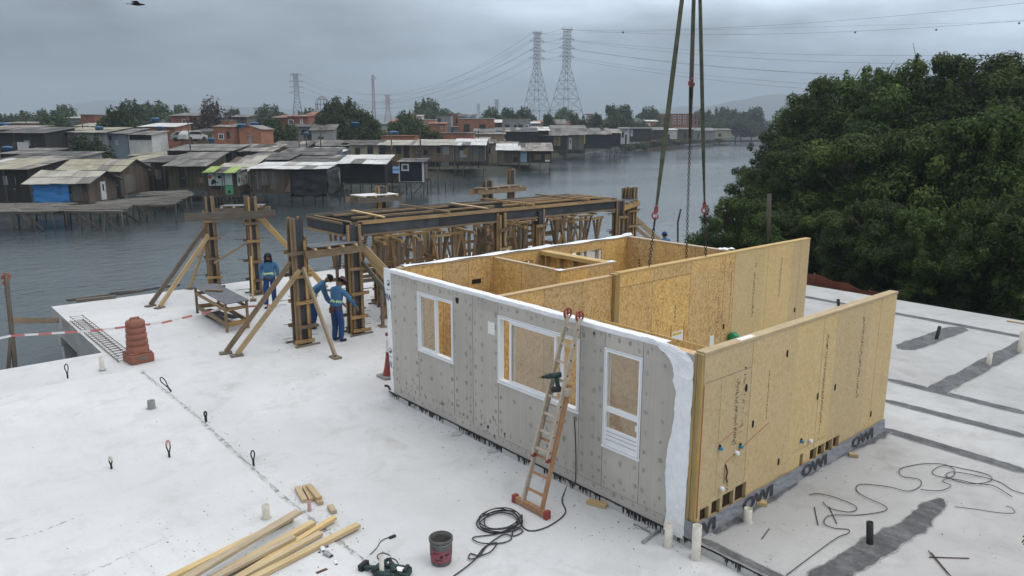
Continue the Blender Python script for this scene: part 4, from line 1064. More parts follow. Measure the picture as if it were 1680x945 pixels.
# ------------------------------------------------------------------ formwork
random.seed(21)
def lerp(a, b, t): return Vector(a) * (1 - t) + Vector(b) * t
def column(label, x, y, H=3.25, wx=0.40, wy=0.30, braces=(), z0=ZD, seed=0, rz=0.0, yokes=(0.12, 0.5, 1.15, 1.85, 2.45), cat='formwork'):
    rnd = random.Random(seed); wx, wy = wx * .60, wy * .72
    c = thing('column_formwork', label, cat, (x, y, z0), rz, 'column formworks')
    for sx, sy in ((1, 0), (-1, 0), (0, 1), (0, -1)):
        mb = MB()
        if sx: mb.box((sx * wx / 2, -wy / 2 + .02, 0), (sx * (wx / 2 + 0.018), wy / 2 - .02, H - 0.03 - 0.05 * rnd.random()))
        else: mb.box((-wx / 2, sy * wy / 2, 0), (wx / 2, sy * (wy / 2 + 0.018), H - 0.03 - 0.05 * rnd.random()))
        mb.build('panel', M['ply'], c)
    for sx in (1, -1):
        for k in ((-1, 0, 1) if wy > .3 else (-1, 1)):
            h = H - rnd.choice((0, 0.0, 0.04, 0.5 if k else 0.0)); yy = k * (wy / 2 - 0.01)
            mb = MB(); mb.beam((sx * (wx / 2 + 0.048), yy, 0.0), (sx * (wx / 2 + 0.048) + rnd.uniform(-.01, .01), yy + rnd.uniform(-.01, .01), h), 0.055, 0.065); mb.build('batten', M['wood'], c)
    for sy in (1, -1):
        for k in ((-1, 0.1, 1) if wx > .3 else (-1, 1)):
            h = H - rnd.choice((0, 0.05, 0.6)); xx = k * (wx / 2 - 0.01)
            mb = MB(); mb.beam((xx, sy * (wy / 2 + 0.048), 0.0), (xx + rnd.uniform(-.012, .012), sy * (wy / 2 + 0.048), h), 0.055, 0.065); mb.build('batten', M['wood'], c)
    for z in yokes:
        if z > H - 0.2: continue
        for s in (1, -1):
            if rnd.random() < 0.85:
                mb = MB(); o = rnd.uniform(-.08, .08)
                mb.beam((-wx / 2 - 0.13 + o, s * (wy / 2 + 0.112), z), (wx / 2 + 0.15 + o, s * (wy / 2 + 0.112), z + rnd.uniform(-.03, .03)), 0.06, 0.085); mb.build('yoke', M['wood'], c)
        mb = MB(); zz = z + 0.06
        for s in (1, -1):
            a = rnd.uniform(0.25, 0.62)
            mb.cyl((s * wx * .3, -wy / 2 - a, zz + 0.02), (s * wx * .3, wy / 2 + rnd.uniform(.25, .5), zz), 0.008, n=5)
        mb.cyl((-wx / 2 - rnd.uniform(.3, .6), 0.05, zz + .02), (wx / 2 + rnd.uniform(.3, .5), 0.05, zz), 0.008, n=5)
        mb.build('tie_rod', M['rebar'], c)
    mb = MB()
    for s in (1, -1): mb.beam((-wx / 2 - 0.2, s * (wy / 2 + 0.19), 0.02), (wx / 2 + 0.22, s * (wy / 2 + 0.17), 0.02), 0.07, 0.04)
    mb.build('kicker_board', M['wood_old'], c)
    for br in braces:
        p0, p1 = Vector(br[0]), Vector(br[1]); w = br[2] if len(br) > 2 else 0.09
        Mi = Matrix.Rotation(-rz, 4, 'Z')
        q0, q1 = Mi @ (p0 - Vector((x, y, z0))), Mi @ (p1 - Vector((x, y, z0)))
        mb = MB(); mb.beam(q0, q1, 0.055, w * 1.22); b = mb.build('brace', M[br[3] if len(br) > 3 else 'wood_light'], c)
        if q1.z < 0.2:
            d = (q1 - q0); d.z = 0; d.normalize()
            mb = MB(); mb.beam(q1 + d * -0.14 + Vector((0, 0, 0.024 - q1.z)), q1 + d * 0.16 + Vector((0, 0, 0.022 - q1.z)), 0.20, 0.04); mb.build('foot_board', M['wood_old'], c)
    return c
def g(px, py, z=ZD + 0.05): return G(px, py, z)
column('tall column formwork nearest the orange drum, braced by two long boards and a third one', 0.36, 12.72, 3.36, 0.44, 0.30, seed=1, braces=[
    ((0.15, 12.68, 2.1), g(371, 577), 0.10, 'wood'), ((0.3, 12.5, 1.9), g(389, 581), 0.10), ((0.36, 12.45, 1.95), g(550, 584), 0.10), ((0.45, 12.9, 1.4), (1.0, 14.6, -0.03), 0.09)])
column('column formwork at the near end of the long beam, beside the two stooping workers', 1.98, 12.76, 3.04, 0.44, 0.28, seed=2, braces=[
    ((2.2, 12.6, 2.3), (3.7, 10.9, -0.03), 0.15), ((2.25, 12.62, 2.2), (3.35, 11.15, -0.03), 0.15), ((2.1, 12.5, 1.9), (2.7, 10.2, -0.03), 0.10, 'wood_old')])
column('column formwork by the water edge with a crooked board nailed across its head', 0.98, 21.0, 3.3, 0.36, 0.30, seed=3, rz=-0.1, braces=[
    ((0.75, 20.9, 2.05), g(247, 500), 0.12, 'wood_old'), ((0.85, 20.8, 1.85), g(262, 503), 0.12), ((0.7, 20.9, 1.5), g(312, 472), 0.07)])
column('column formwork behind the hooded worker, second from the water edge', 1.86, 19.45, 3.35, 0.36, 0.30, seed=4, rz=-0.1, braces=[
    ((2.05, 19.4, 2.6), (3.9, 18.3, -0.03), 0.14), ((1.7, 19.3, 1.2), (1.35, 18.5, -0.03), 0.07), ((1.7, 19.7, 1.6), (0.9, 20.6, 0.9), 0.06)])
xa = ony(816, 350, 12.9).x; xb = ony(880, 345, 12.9).x
column('column formwork halfway along the long beam, splayed brace on its left side', xa, 12.78, 2.98, 0.34, 0.26, seed=5, braces=[((xa - .1, 12.6, 1.7), (xa - 1.2, 11.6, -0.03), 0.12), ((xa + .15, 12.6, 1.5), (xa + .9, 11.4, -0.03), 0.08)])
column('column formwork between the beam middle and its far end', xb, 12.78, 2.98, 0.34, 0.26, seed=6, braces=[((xb + .1, 12.6, 1.5), (xb + 1.2, 11.4, -0.03), 0.14)])
column('column formwork at the far right end of the long beam', 12.85, 12.8, 3.05, 0.36, 0.28, seed=7, braces=[((12.8, 12.6, 1.5), (11.9, 11.3, -0.03), 0.1), ((12.9, 12.6, 1.5), (13.9, 11.4, -0.03), 0.1)])
column('lone column formwork right of the beam end, by the open river', 14.75, 13.9, 3.36, 0.62, 0.46, seed=8, braces=[((15.0, 13.8, 2.0), (17.0, 12.6, -0.03), 0.15), ((15.0, 13.7, 1.6), (16.6, 12.4, -0.03), 0.12)])
column('column formwork beyond the beam with a small white covered platform at its head', 7.55, 20.5, 3.35, 0.42, 0.30, seed=9)
column('column formwork beyond the beam carrying a splintered cross board', 13.1, 20.7, 3.35, 0.40, 0.30, seed=10)
column('bare studs of a column formwork beside the splintered cross board', 14.9, 21.2, 3.75, 0.30, 0.24, seed=11, yokes=(0.5, 1.2, 2.0))
for i, (x, y) in enumerate(((4.3, 15.3), (7.4, 15.3), (10.4, 15.3))):
    column(('column formwork under the rear beam, nearest the workers', 'column formwork under the rear beam at its middle', 'column formwork under the rear beam towards the river bend')[i], x, y, 2.9, 0.34, 0.26, seed=20 + i)
# beams
def beam_form(label, p0, p1, zb=2.60, zt=2.93, gap=0.2, cap=True, wood='wood'):
    p0, p1 = Vector((p0[0], p0[1], 0)), Vector((p1[0], p1[1], 0)); d = (p1 - p0).normalized(); n = Vector((-d.y, d.x, 0))
    b = thing('beam_formwork', label, 'formwork', (p0.x, p0.y, 0), 0, 'beam formworks')
    q0, q1 = Vector((0, 0, 0)), p1 - p0
    L = q1.length
    for s in (1, -1):
        k = max(1, int(L / 2.2)); mb = MB()
        for i in range(k):
            a, e = q0 + d * (L * i / k + .004), q0 + d * (L * (i + 1) / k - .004)
            mb.beam(a + n * s * gap / 2 + Vector((0, 0, (zb + zt) / 2)), e + n * s * gap / 2 + Vector((0, 0, (zb + zt) / 2)), 0.018, zt - zb)
        mb.build('side_panel', M['ply'], b)
        for z, h in ((zt - 0.005, 0.06), (zb - 0.005, 0.055)):
            mb = MB(); mb.beam(q0 + n * s * (gap / 2 + 0.035) + Vector((0, 0, z)), q1 + n * s * (gap / 2 + 0.035) + Vector((0, 0, z)), 0.05, h); mb.build('batten', M[wood], b)
    mb = MB(); mb.beam(q0 + Vector((0, 0, zb - 0.012)), q1 + Vector((0, 0, zb - 0.012)), gap - 0.02, 0.02); mb.build('base_board', M['ply_top'], b)
    if L > 4:
        i = 0.6
        while i < L:
            mb = MB(); mb.beam(q0 + d * i - n * 0.32 + Vector((0, 0, zb - 0.06)), q0 + d * i + n * 0.32 + Vector((0, 0, zb - 0.06)), 0.06, 0.05); mb.build('bearer', M['wood'], b)
            i += 0.95
    return b
beam_form('long near beam formwork with black side panels facing the house', (2.26, 12.82), (12.62, 12.86))
beam_form('long rear beam formwork along the river side', (1.95, 15.3), (13.0, 15.35), wood='wood_old')
beam_form('short beam formwork closing the frame at the workers end', (1.95, 13.0), (1.92, 15.1))
beam_form('short beam formwork closing the frame at the river bend end', (12.9, 13.05), (12.95, 15.15))
beam_form('middle cross beam formwork inside the frame', (xa, 13.0), (xa + 0.02, 15.1), wood='wood_old')
def loose(name, label, cat, p0, p1, w, h, mat='wood', group=None, up=(0, 0, 1)):
    p0, p1 = Vector(p0), Vector(p1)
    mb = MB(); mb.beam(Vector((0, 0, 0)), p1 - p0, w, h, up=up)
    return tag(mb.build(name, M[mat], None, p0), label, cat, group)
GJ = 'planks laid over the beam frame'
loose('plank', 'pale plank lying slantwise across the beam frame near its left end', 'plank', ony(578, 345, 14.6) * 1, ony(630, 356, 12.9), 0.10, 0.03, 'wood_new', GJ)
loose('plank', 'pale plank lying slantwise across the beam frame near its middle', 'plank', ony(740, 333, 14.8), ony(800, 342, 12.95), 0.10, 0.03, 'wood_new', GJ)
zt = 2.985
for x0, x1, y, lab in ((2.4, 7.6, 13.5, 'lengthwise plank on the beam frame just behind the near beam'), (7.9, 12.6, 13.45, 'lengthwise plank on the far half of the beam frame, near side'), (2.3, 6.4, 14.4, 'lengthwise plank on the beam frame towards the river, left half'), (6.8, 12.4, 14.5, 'lengthwise plank on the beam frame towards the river, right half'), (8.4, 12.7, 14.0, 'middle lengthwise plank on the far half of the beam frame')):
    loose('plank', lab, 'plank', (x0, y, zt), (x1, y + 0.04, zt), 0.09, 0.05, 'wood', GJ)
for x, lab in ((5.2, 'cross joist on the beam frame, first from the left'), (8.6, 'cross joist on the beam frame right of the middle'), (11.2, 'cross joist on the beam frame near the river bend end')):
    loose('joist', lab, 'joist', (x, 12.7, zt + 0.042), (x + .05, 15.5, zt + 0.042), 0.07, 0.05, 'wood', GJ)
# wales and small platforms between column heads
def platform(label, p0, p1, w, top_mat, side, par_beam='wood'):
    p0, p1 = Vector(p0), Vector(p1); d = (p1 - p0).normalized(); n = Vector((-d.y, d.x, 0))
    r = thing('working_platform', label, 'platform', p0, 0, 'small platforms between column heads')
    q = p1 - p0
    mb = MB(); mb.beam(n * -side, q + n * -side, 0.05, 0.20); mb.build('wale_board', M[par_beam], r)
    mb = MB(); mb.beam(n * (w - side), q + n * (w - side), 0.05, 0.20); mb.build('wale_board', M[par_beam], r)
    for k in range(4):
        mb = MB(); u = 0.15 + 0.7 * k / 3; mb.beam(q * u + n * (-side - .1) + Vector((0, 0, 0.13)), q * u + n * (w - side + .1) + Vector((0, 0, 0.13)), 0.06, 0.05); mb.build('joist', M['wood_new'], r)
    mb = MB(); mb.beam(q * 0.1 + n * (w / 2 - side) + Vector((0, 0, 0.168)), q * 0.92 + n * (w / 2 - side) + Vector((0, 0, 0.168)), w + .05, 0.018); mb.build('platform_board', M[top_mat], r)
    return r
platform('black topped platform between the column nearest the drum and the beam end', (0.42, 12.45, 2.28), (2.1, 12.45, 2.30), 0.6, 'ply_top', 0.06)
platform('pale topped platform between the far beam end and the lone right column', (12.9, 12.75, 2.58), (15.0, 13.6, 2.62), 0.55, 'ply_top', 0.0, 'wood')
pA = Vector((0.3, 20.95, 2.60)); pB = Vector((2.75, 18.95, 2.66))
loose('crooked_board', 'long weathered board nailed across the heads of the two waterside columns', 'board', G(303, 357, 2.62), G(452, 351, 2.62), 0.05, 0.26, 'wood_old')
platform('grey topped platform between the two waterside columns', lerp(pA, pB, 0.25) + Vector((0.1, 0.1, .05)), lerp(pA, pB, 0.8) + Vector((0.1, .1, .05)), 0.5, 'ply_top', -0.1, 'wood_old')
platform('white covered platform beyond the beam, beside a column head', (6.2, 20.1, 2.75), (8.2, 20.1, 2.75), 0.9, 'trim_white', 0.1, 'wood_old')
platform('plank platform at the splintered column heads beyond the beam', (12.2, 20.35, 2.72), (15.2, 20.6, 2.75), 0.6, 'wood_old', 0.1, 'wood')
# timber props with forked heads
random.seed(5)
def prop_proto():
    r = thing('timber_prop', 'x', 'prop', (0, 0, ZD))
    mb = MB(); mb.beam((0, 0, 0), (0.01, 0.0, 2.42), 0.08, 0.08); mb.build('post', M['wood_old'], r)
    mb = MB(); mb.beam((-0.34, 0, 2.46), (0.34, 0, 2.46), 0.08, 0.07); mb.build('head_board', M['wood'], r)
    for s in (1, -1):
        mb = MB(); mb.beam((s * 0.03, s * 0.06, 1.35), (s * 0.32, s * 0.06, 2.42), 0.03, 0.085, up=(0, 1, 0)); mb.build('brace', M['wood'], r)
    mb = MB(); mb.beam((-0.14, 0, 0.02), (0.16, 0.02, 0.02), 0.16, 0.04); mb.build('foot_wedge', M['wood_old'], r)
    return r
pp_ = prop_proto(); first = True
k = 0
for y, xs in ((12.9, [2.8, 3.5, 4.2, 4.9, 5.6, 6.2, 8.1, 8.8, 10.4, 11.1, 11.8]), (13.7, [2.7, 3.4, 4.1, 4.8, 5.5, 6.4, 7.1, 8.0, 8.9, 9.7, 10.5, 11.3, 12.1]), (14.5, [3.1, 4.3, 5.5, 6.8, 8.0, 9.3, 10.6, 11.7]), (15.25, [2.8, 3.5, 5.3, 6.3, 8.3, 9.2, 11.3, 12.1])):
    row = {12.9: 'under the near long beam', 13.7: 'in the row just behind the near beam', 14.5: 'in the row just before the rear beam', 15.25: 'under the rear beam by the river'}[y]
    for i, x in enumerate(xs):
        o = pp_ if first else copy_tree(pp_); first = False
        o.location = (x + random.uniform(-.1, .1), y + random.uniform(-.08, .08), ZD); o.rotation_euler = (0, 0, random.choice((0, 1.57, 0.2, 1.3, 3.1)) + random.uniform(-.2, .2))
        o['label'] = 'fork headed timber prop %s' % row; o['group'] = 'timber props ' + row
k = 0
for y, z, x0, x1 in ((12.95, 1.25, 2.3, 6.2), (12.98, 1.1, 6.8, 12.4), (13.75, 1.5, 2.5, 6.0), (13.8, 0.7, 4.0, 8.2), (13.66, 1.7, 7.0, 12.0), (14.45, 1.2, 2.9, 7.5), (14.55, 1.4, 6.9, 11.8), (15.2, 0.9, 2.5, 8.0), (15.3, 1.6, 6.0, 12.3)):
    loose('ledger_board', 'rough board nailed level across the timber props', 'board', (x0, y + 0.09, z), (x1, y + 0.09 + random.uniform(-.1, .1), z + random.uniform(-.25, .25)), 0.03, 0.11, random.choice(('wood', 'wood_old')), 'boards nailed across the props')
for x0, x1, y, z0, z1 in ((3.1, 4.7, 13.3, 0.0, 1.9), (5.9, 4.6, 13.5, 0.0, 1.7), (6.4, 7.5, 13.4, 0.0, 1.8), (8.9, 7.9, 14.1, 0.0, 1.9), (9.2, 10.6, 13.2, 0.0, 1.8), (11.9, 10.9, 13.3, 0.0, 2.0), (4.0, 5.3, 14.9, 0.1, 2.1), (7.0, 6.0, 14.9, 0.0, 1.8)):
    loose('diagonal_board', 'slanting brace board among the timber props', 'board', (x0, y, z0), (x1, y + 0.15, z1), 0.035, 0.13, random.choice(('wood', 'wood')), 'slanting boards among the props')
for x0, y, dz in ((3.4, 13.2, 1.3), (5.0, 13.9, 1.6), (8.0, 13.4, 1.2), (10.2, 14.0, 1.5)):
    loose('cross_board', 'board nailed crosswise between two rows of timber props', 'board', (x0, y - .5, dz), (x0 + .05, y + 1.0, dz + .1), 0.035, 0.1, 'wood', 'boards nailed crosswise between prop rows')
# ------------------------------------------------------------------ workbench, edge boards, post, tape, drum, lattice
wbn = thing('workbench', 'low trestle workbench with a black sheet top in front of the waterside columns', 'workbench', (-0.1, 16.9, ZD), 0)
c4 = [G(316, 470, 0.70), G(356, 466, 0.70), G(409, 493, 0.70), G(370, 500, 0.70)]
c4 = [p - wbn.location for p in c4]
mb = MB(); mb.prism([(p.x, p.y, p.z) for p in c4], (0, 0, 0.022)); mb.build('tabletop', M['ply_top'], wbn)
ins = [lerp(p, sum(c4, Vector((0, 0, 0))) / 4, 0.10) for p in c4]
for i, p in enumerate(ins):
    mb = MB(); mb.beam((p.x, p.y, 0), (p.x, p.y, p.z), 0.075, 0.06); mb.build('leg', M['wood'], wbn)
for i in range(4):
    a, b = ins[i], ins[(i + 1) % 4]
    for z in ((0.64, 0.22)):
        if z < 0.5 or i % 2 == 1 or i == 3 or True:
            mb = MB(); mb.beam((a.x, a.y, z), (b.x, b.y, z), 0.03, 0.13 if z < .5 else .09); mb.build('rail', M['wood'], wbn)
mb = MB(); mb.beam(lerp(ins[0], ins[2], .2) * 1 - Vector((0, 0, .62)), lerp(ins[0], ins[2], .8) - Vector((0, 0, .62)), 0.25, 0.02); mb.build('lower_board', M['ply'], wbn)
pc = lerp(c4[0], c4[2], 0.42) + wbn.location
for i, (dx, dy, L, lab) in enumerate(((0.0, 0.0, .55, 'short wood offcut lying on the workbench'), (0.12, -0.1, .4, 'second short wood offcut beside it on the workbench'))):
    loose('wood_offcut', lab, 'offcut', pc + Vector((dx - .2, dy + .2, 0.047 + i * .001)), pc + Vector((dx + L - .4, dy - .1, 0.047 + i * .001)), 0.1, 0.045, 'wood', 'offcuts on the workbench')
loose('sheet_offcut', 'black sheet offcut lying under the workbench rail', 'offcut', G(345, 517) + Vector((0, 0, .012)), G(375, 532) + Vector((0, 0, .012)), 0.35, 0.02, 'ply')
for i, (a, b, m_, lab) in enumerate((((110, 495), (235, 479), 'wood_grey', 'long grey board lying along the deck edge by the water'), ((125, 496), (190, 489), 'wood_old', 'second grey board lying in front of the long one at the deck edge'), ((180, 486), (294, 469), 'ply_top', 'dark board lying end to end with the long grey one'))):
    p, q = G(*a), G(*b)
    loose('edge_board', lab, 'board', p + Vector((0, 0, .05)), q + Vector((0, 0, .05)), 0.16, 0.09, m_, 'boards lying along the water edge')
def crooked(name, label, cat, pts, r, mat, group=None, n=8):
    p0 = Vector(pts[0]); mb = MB(); mb.tube([Vector(p) - p0 for p in pts], r, n); return tag(mb.build(name, M[mat], None, p0), label, cat, group)
D0 = G(22, 592).xy - CAM.xy; D0 = D0.length * 1.06
def PV(x, y, D):
    d = ray(x, y); return CAM + d * (D / Vector((d.x, d.y)).length)
DP = (Vector((-5.9, 16.1)) - CAM.xy).length
ps = thing('mooring_post', 'crooked reddish timber post standing in the water at the left edge', 'post', PV(24, 600, DP))
pl = ps.location
for nm, pts, r, m_ in (('post', [(10, 447), (12, 475), (18, 530), (24, 590), (30, 680)], 0.055, 'wood_old'), ('stay', [(18, 552), (14, 600), (10, 680)], 0.045, 'wood_old')):
    mb = MB(); mb.tube([PV(x, y, DP) - pl for x, y in pts], r, 8); mb.build(nm, M[m_], ps)
mb = MB(); mb.tube([PV(x, y, DP) - pl + Vector((0, 0, 0)) for x, y in ((4, 462), (8, 470), (17, 452), (7, 448), (4, 458))], 0.04, 6); mb.build('rope_knot', M['red_dusty'], ps)
mb = MB(); mb.beam(PV(20, 526, DP) - pl, Vector((-4.0, 20.2, -0.25)) - pl, 0.05, 0.14); mb.build('rail', M['wood'], ps)
tp = [PV(-40, 563, DP - .3), PV(18, 551, DP - .06), lerp(PV(18, 551, DP - .06), G(405, 503, .45), .3) + Vector((0, 0, -.13)), lerp(PV(18, 551, DP - .06), G(405, 503, .45), .6) + Vector((0, 0, -.16)), G(362, 507, 0.42), G(405, 503, 0.44), G(470, 500, 0.5)]
t0 = tp[0].copy(); mb = MB(); acc = 0
for i in range(len(tp) - 1):
    n = max(2, int((tp[i + 1] - tp[i]).length / 0.25))
    for k in range(n):
        a, b = lerp(tp[i], tp[i + 1], k / n) - t0, lerp(tp[i], tp[i + 1], (k + 1) / n) - t0
        mb.beam(a, b, 0.004, 0.055, acc % 2, 0.5, up=(0.1, 0.1, 1)); acc += 1
tag(mb.build('barrier_tape', [M['tape_w'], M['tape_r']], None, t0), 'red and white barrier tape stretched from the post to the workbench', 'barrier tape')
gd = G(230, 594)
dr = thing('traffic_drum', 'dusty orange traffic drum on a square base at the deck joint', 'traffic drum', (gd.x, gd.y + .1, ZD), 0.1)
mb = MB(); mb.box((-.275, -.275, 0.0), (.275, .275, .23)); mb.box((-.255, -.255, .23), (.255, .255, .27)); mb.bevel('base', M['orange_dusty'], dr, 0.02)
mb = MB(); prof = [(.26, .27)]
for k in range(5):
    z = .30 + k * .15; r = .252 - k * .009
    prof += [(r + .004, z), (r + .004, z + .095), (r - .02, z + .108), (r - .022, z + .135)]
prof += [(.19, 1.03), (.165, 1.05)]
mb.lathe(prof, 24, cap0=False); mb.build('body', M['orange_dusty'], dr)
for z, r in ((.47, .243), (.77, .225)):
    mb = MB(); mb.lathe([(r + .004, z), (r + .002, z + .055)], 24, cap0=False, cap1=False); mb.build('reflective_band', M['drum_band'], dr)
mb = MB(); mb.tube([(-.1, 0, 1.05), (-.1, 0, 1.10), (.1, 0, 1.10), (.1, 0, 1.05)], .022, 6); mb.build('handle', M['drum_band'], dr)
mb = MB(); mb.box((-.12, -.279, .10), (.12, -.2755, .17)); mb.build('base_mark', M['wood_old'], dr)
# lattice girder of reinforcing steel
la, lb = G(127, 526, ZD + .02), G(205, 590, ZD + .02)
lg = thing('rebar_girder', 'ladder like lattice of rusty reinforcing bars lying behind the orange drum', 'rebar girder', la)
q = lb - la; d = q.normalized(); n_ = Vector((-d.y, d.x, 0))
for s, z in ((-.16, 0), (.16, 0), (-.16, .13), (.16, .13)):
    mb = MB(); mb.cyl(n_ * s + Vector((0, 0, z)) - d * .15, q + n_ * s + Vector((0, 0, z)) + d * .1, .009, n=6); mb.build('long_bar', M['rebar'], lg)
for i in range(22):
    p = q * (i / 21); mb = MB()
    mb.tube([p + n_ * a + Vector((0, 0, b)) for a, b in ((-.165, -.005), (.165, -.005), (.165, .135), (-.165, .135))], .006, 5, closed=True); mb.build('stirrup', M['rebar'], lg)
# traffic cone beyond the house corner
cn = thing('traffic_cone', 'faded red traffic cone half hidden behind the white wrap at the house corner', 'cone', (G(637, 618).x, G(637, 618).y, ZD))
mb = MB(); mb.box((-.2, -.2, 0), (.2, .2, .05)); mb.bevel('base', M['grey_pipe'], cn, .01)
mb = MB(); mb.lathe([(.13, .05), (.09, .2), (.05, .45), (.038, .6)], 16, cap0=False); mb.build('body', M['red_plastic'], cn)
mb = MB(); mb.lathe([(.046, .6), (.032, .84), (.03, .98)], 16, cap0=False); mb.build('neck', M['tape_w'], cn)
mb = MB(); mb.lathe([(.033, .98), (.04, 1.02), (.03, 1.05), (.0, 1.06)], 12, cap0=False); mb.build('tip', M['red_plastic'], cn)
# ------------------------------------------------------------------ ladder with drill
ld = thing('ladder', 'two section ladder with an orange lower part leaning against the grey front wall', 'ladder', (-0.95, 2.2, ZD))
o = ld.location
bL, bR = Vector((-0.98, 2.38, ZD + .06)) - o, Vector((-0.96, 1.99, ZD + .06)) - o
tL, tR = Vector((-0.055, 2.39, 2.70)) - o, Vector((-0.055, 2.07, 2.70)) - o
nrm = Vector((-0.93, 0, 0.33)).normalized()
mats = {'lo': 'fibre', 'hi': 'alu'}
def rail(a, b, m_, off=0.0, nm='rail'):
    mb = MB(); mb.beam(a + nrm * off, b + nrm * off, 0.03, 0.075, up=nrm); mb.build(nm, M[m_], ld)
rail(bL, lerp(bL, tL, .66), 'alu', 0.0); rail(bR, lerp(bR, tR, .66), 'fibre', 0.0)
iL, iR = Vector((0, -.035, 0)), Vector((0, .035, 0))
rail(lerp(bL, tL, .26) + iL, tL + iL, 'alu', 0.07); rail(lerp(bR, tR, .26) + iR, tR + iR, 'alu', 0.07)
for k in range(7):
    u = .08 + .09 * k; mb = MB(); mb.beam(lerp(bL, tL, u), lerp(bR, tR, u), .035, .04, up=nrm); mb.build('rung', M['fibre' if k < 4 else 'alu'], ld)
for k in range(8):
    u = .30 + .092 * k; mb = MB(); mb.beam(lerp(bL, tL, u) + nrm * .07 + iL, lerp(bR, tR, u) + nrm * .07 + iR, .04, .035, up=nrm); mb.build('rung', M['alu'], ld)
mb = MB(); mb.beam(bL + Vector((0, .16, 0)), bR - Vector((0, .1, 0)), .07, .09); mb.build('base_bar', M['fibre'], ld)
for p in (bL + Vector((0, .18, -.02)), bR - Vector((0, .12, .02))): MB().box(tuple(p - Vector((.05, .035, .045))), tuple(p + Vector((.05, .035, .085)))).bevel('foot', M['red_plastic'], ld, .008)
for p in (lerp(bL, tL, .26) + iL, lerp(bR, tR, .26) + iR): MB().box(tuple(p + nrm * .07 - Vector((.03, .025, .03))), tuple(p + nrm * .07 + Vector((.03, .025, .03)))).build('end_cap', M['red_plastic'], ld)
for p in (tL + iL, tR + iR):
    c = p + nrm * .07 + Vector((0, 0, .03)); mb = MB()
    mb.tube([c + Vector((.075 * math.cos(a), 0, .075 * math.sin(a))) for a in [i * math.pi / 8 for i in range(16)]], .016, 6, closed=True)
    mb.beam(c - Vector((.07, 0, 0)), c + Vector((.07, 0, 0)), .02, .02); mb.beam(c - Vector((0, 0, .07)), c + Vector((0, 0, .07)), .02, .02); mb.build('wheel', M['red_plastic'], ld)
mb = MB(); hk = lerp(bR, tR, .62) + nrm * .03
mb.box(tuple(hk - Vector((.05, .05, .05))), tuple(hk + Vector((.05, .02, .06)))); mb.build('rung_lock', M['alu'], ld)
for k in range(9):
    u = .3 + .08 * k; p = lerp(bR, tR, u) + nrm * .07 + iR + Vector((0, -.017, 0)); MB().cyl(p, p + Vector((0, -.004, 0)), .013, n=8).build('rail_hole', M['hole'], ld)
def drill(label, loc, rot, group=None, s=1.0):
    d = thing('cordless_drill', label, 'drill', loc, 0, group); d.rotation_euler = rot; d.scale = (s, s, s)
    mb = MB(); mb.cyl((-.09, 0, .2), (.06, 0, .2), .036, .034, 12); mb.cyl((.06, 0, .2), (.10, 0, .2), .034, .022, 12); mb.build('body', M['drill'], d)
    mb = MB(); mb.cyl((.10, 0, .2), (.15, 0, .2), .022, .016, 10); mb.cyl((.15, 0, .2), (.19, 0, .2), .004, .004, 6); mb.build('chuck', M['black'], d)
    mb = MB(); mb.beam((-.03, 0, .17), (-.045, 0, .05), .036, .048, up=(1, 0, 0)); mb.bevel('grip', M['drill'], d, .006)
    mb = MB(); mb.box((-.09, -.04, 0), (.04, .04, .055)); mb.bevel('battery', M['black'], d, .008)
    return d
u = .60; dp = lerp(bL, tL, u) * .45 + lerp(bR, tR, u) * .55 + nrm * .09 + o + Vector((-.02, 0, .02))
drill('dark green cordless drill resting on a rung of the leaning ladder', dp, (0.1, 0.05, 2.7), s=1.25)
# ------------------------------------------------------------------ things lying about on the deck
def bucket_():
    p = G(724, 922); b = thing('bucket', 'dirty black bucket with a torn red label standing on the white deck', 'bucket', (p.x, p.y, ZD))
    mb = MB(); mb.lathe([(.0, .004), (.128, .004), (.135, .02), (.150, .30), (.152, .36), (.144, .36), (.140, .30), (.128, .06), (.0, .055)], 28, cap0=False, cap1=False); mb.build('body', M['bucket'], b)
    mb = MB(); mb.lathe([(.153, .325), (.160, .33), (.160, .365), (.150, .372), (.143, .366)], 28, cap0=False, cap1=False); mb.build('rim', M['bucket'], b)
    mb = MB(); n = 28; z0, z1 = .06, .235
    for i in range(-2, 20):
        a0, a1 = 2.2 + i * 2 * math.pi / n, 2.2 + (i + 1) * 2 * math.pi / n
        def P(a, z): r = .1365 + (.150 - .135) * (z - .02) / .28 + .0012; return (r * math.cos(a), r * math.sin(a), z)
        j = random.uniform(-.012, .012); mb.poly([P(a0, z0), P(a1, z0), P(a1, z1 + j), P(a0, z1 + j)])
    mb.build('label_band', M['bucket_red'], b)
    mb = MB()
    for k, (i, w, z, h) in enumerate(((3, 1.5, .15, .03), (5.2, 2.2, .19, .02), (8, 1.2, .13, .05), (10, 2, .16, .03), (6, 3, .10, .018), (13, 2, .15, .04))):
        a0, a1 = 2.2 + i * 2 * math.pi / n, 2.2 + (i + w) * 2 * math.pi / n
        def P2(a, z): r = .1365 + .015 * (z - .02) / .28 + .0028; return (r * math.cos(a), r * math.sin(a), z)
        m2 = (a0 + a1) / 2
        mb.poly([P2(a0, z), P2(m2, z), P2(m2, z + h * .8), P2(a0, z + h)]); mb.poly([P2(m2, z), P2(a1, z + h * .3), P2(a1, z + h), P2(m2, z + h * .8)])
    mb.build('label_mark', M['black'], b)
    mb = MB(); mb.tube([(.158 * math.cos(a), .158 * math.sin(a), .33 - .02 * math.sin(a * .5)) for a in [3.3 + i * .3 for i in range(11)]], .004, 5); mb.build('bail_handle', M['steel'], b)
bucket_()
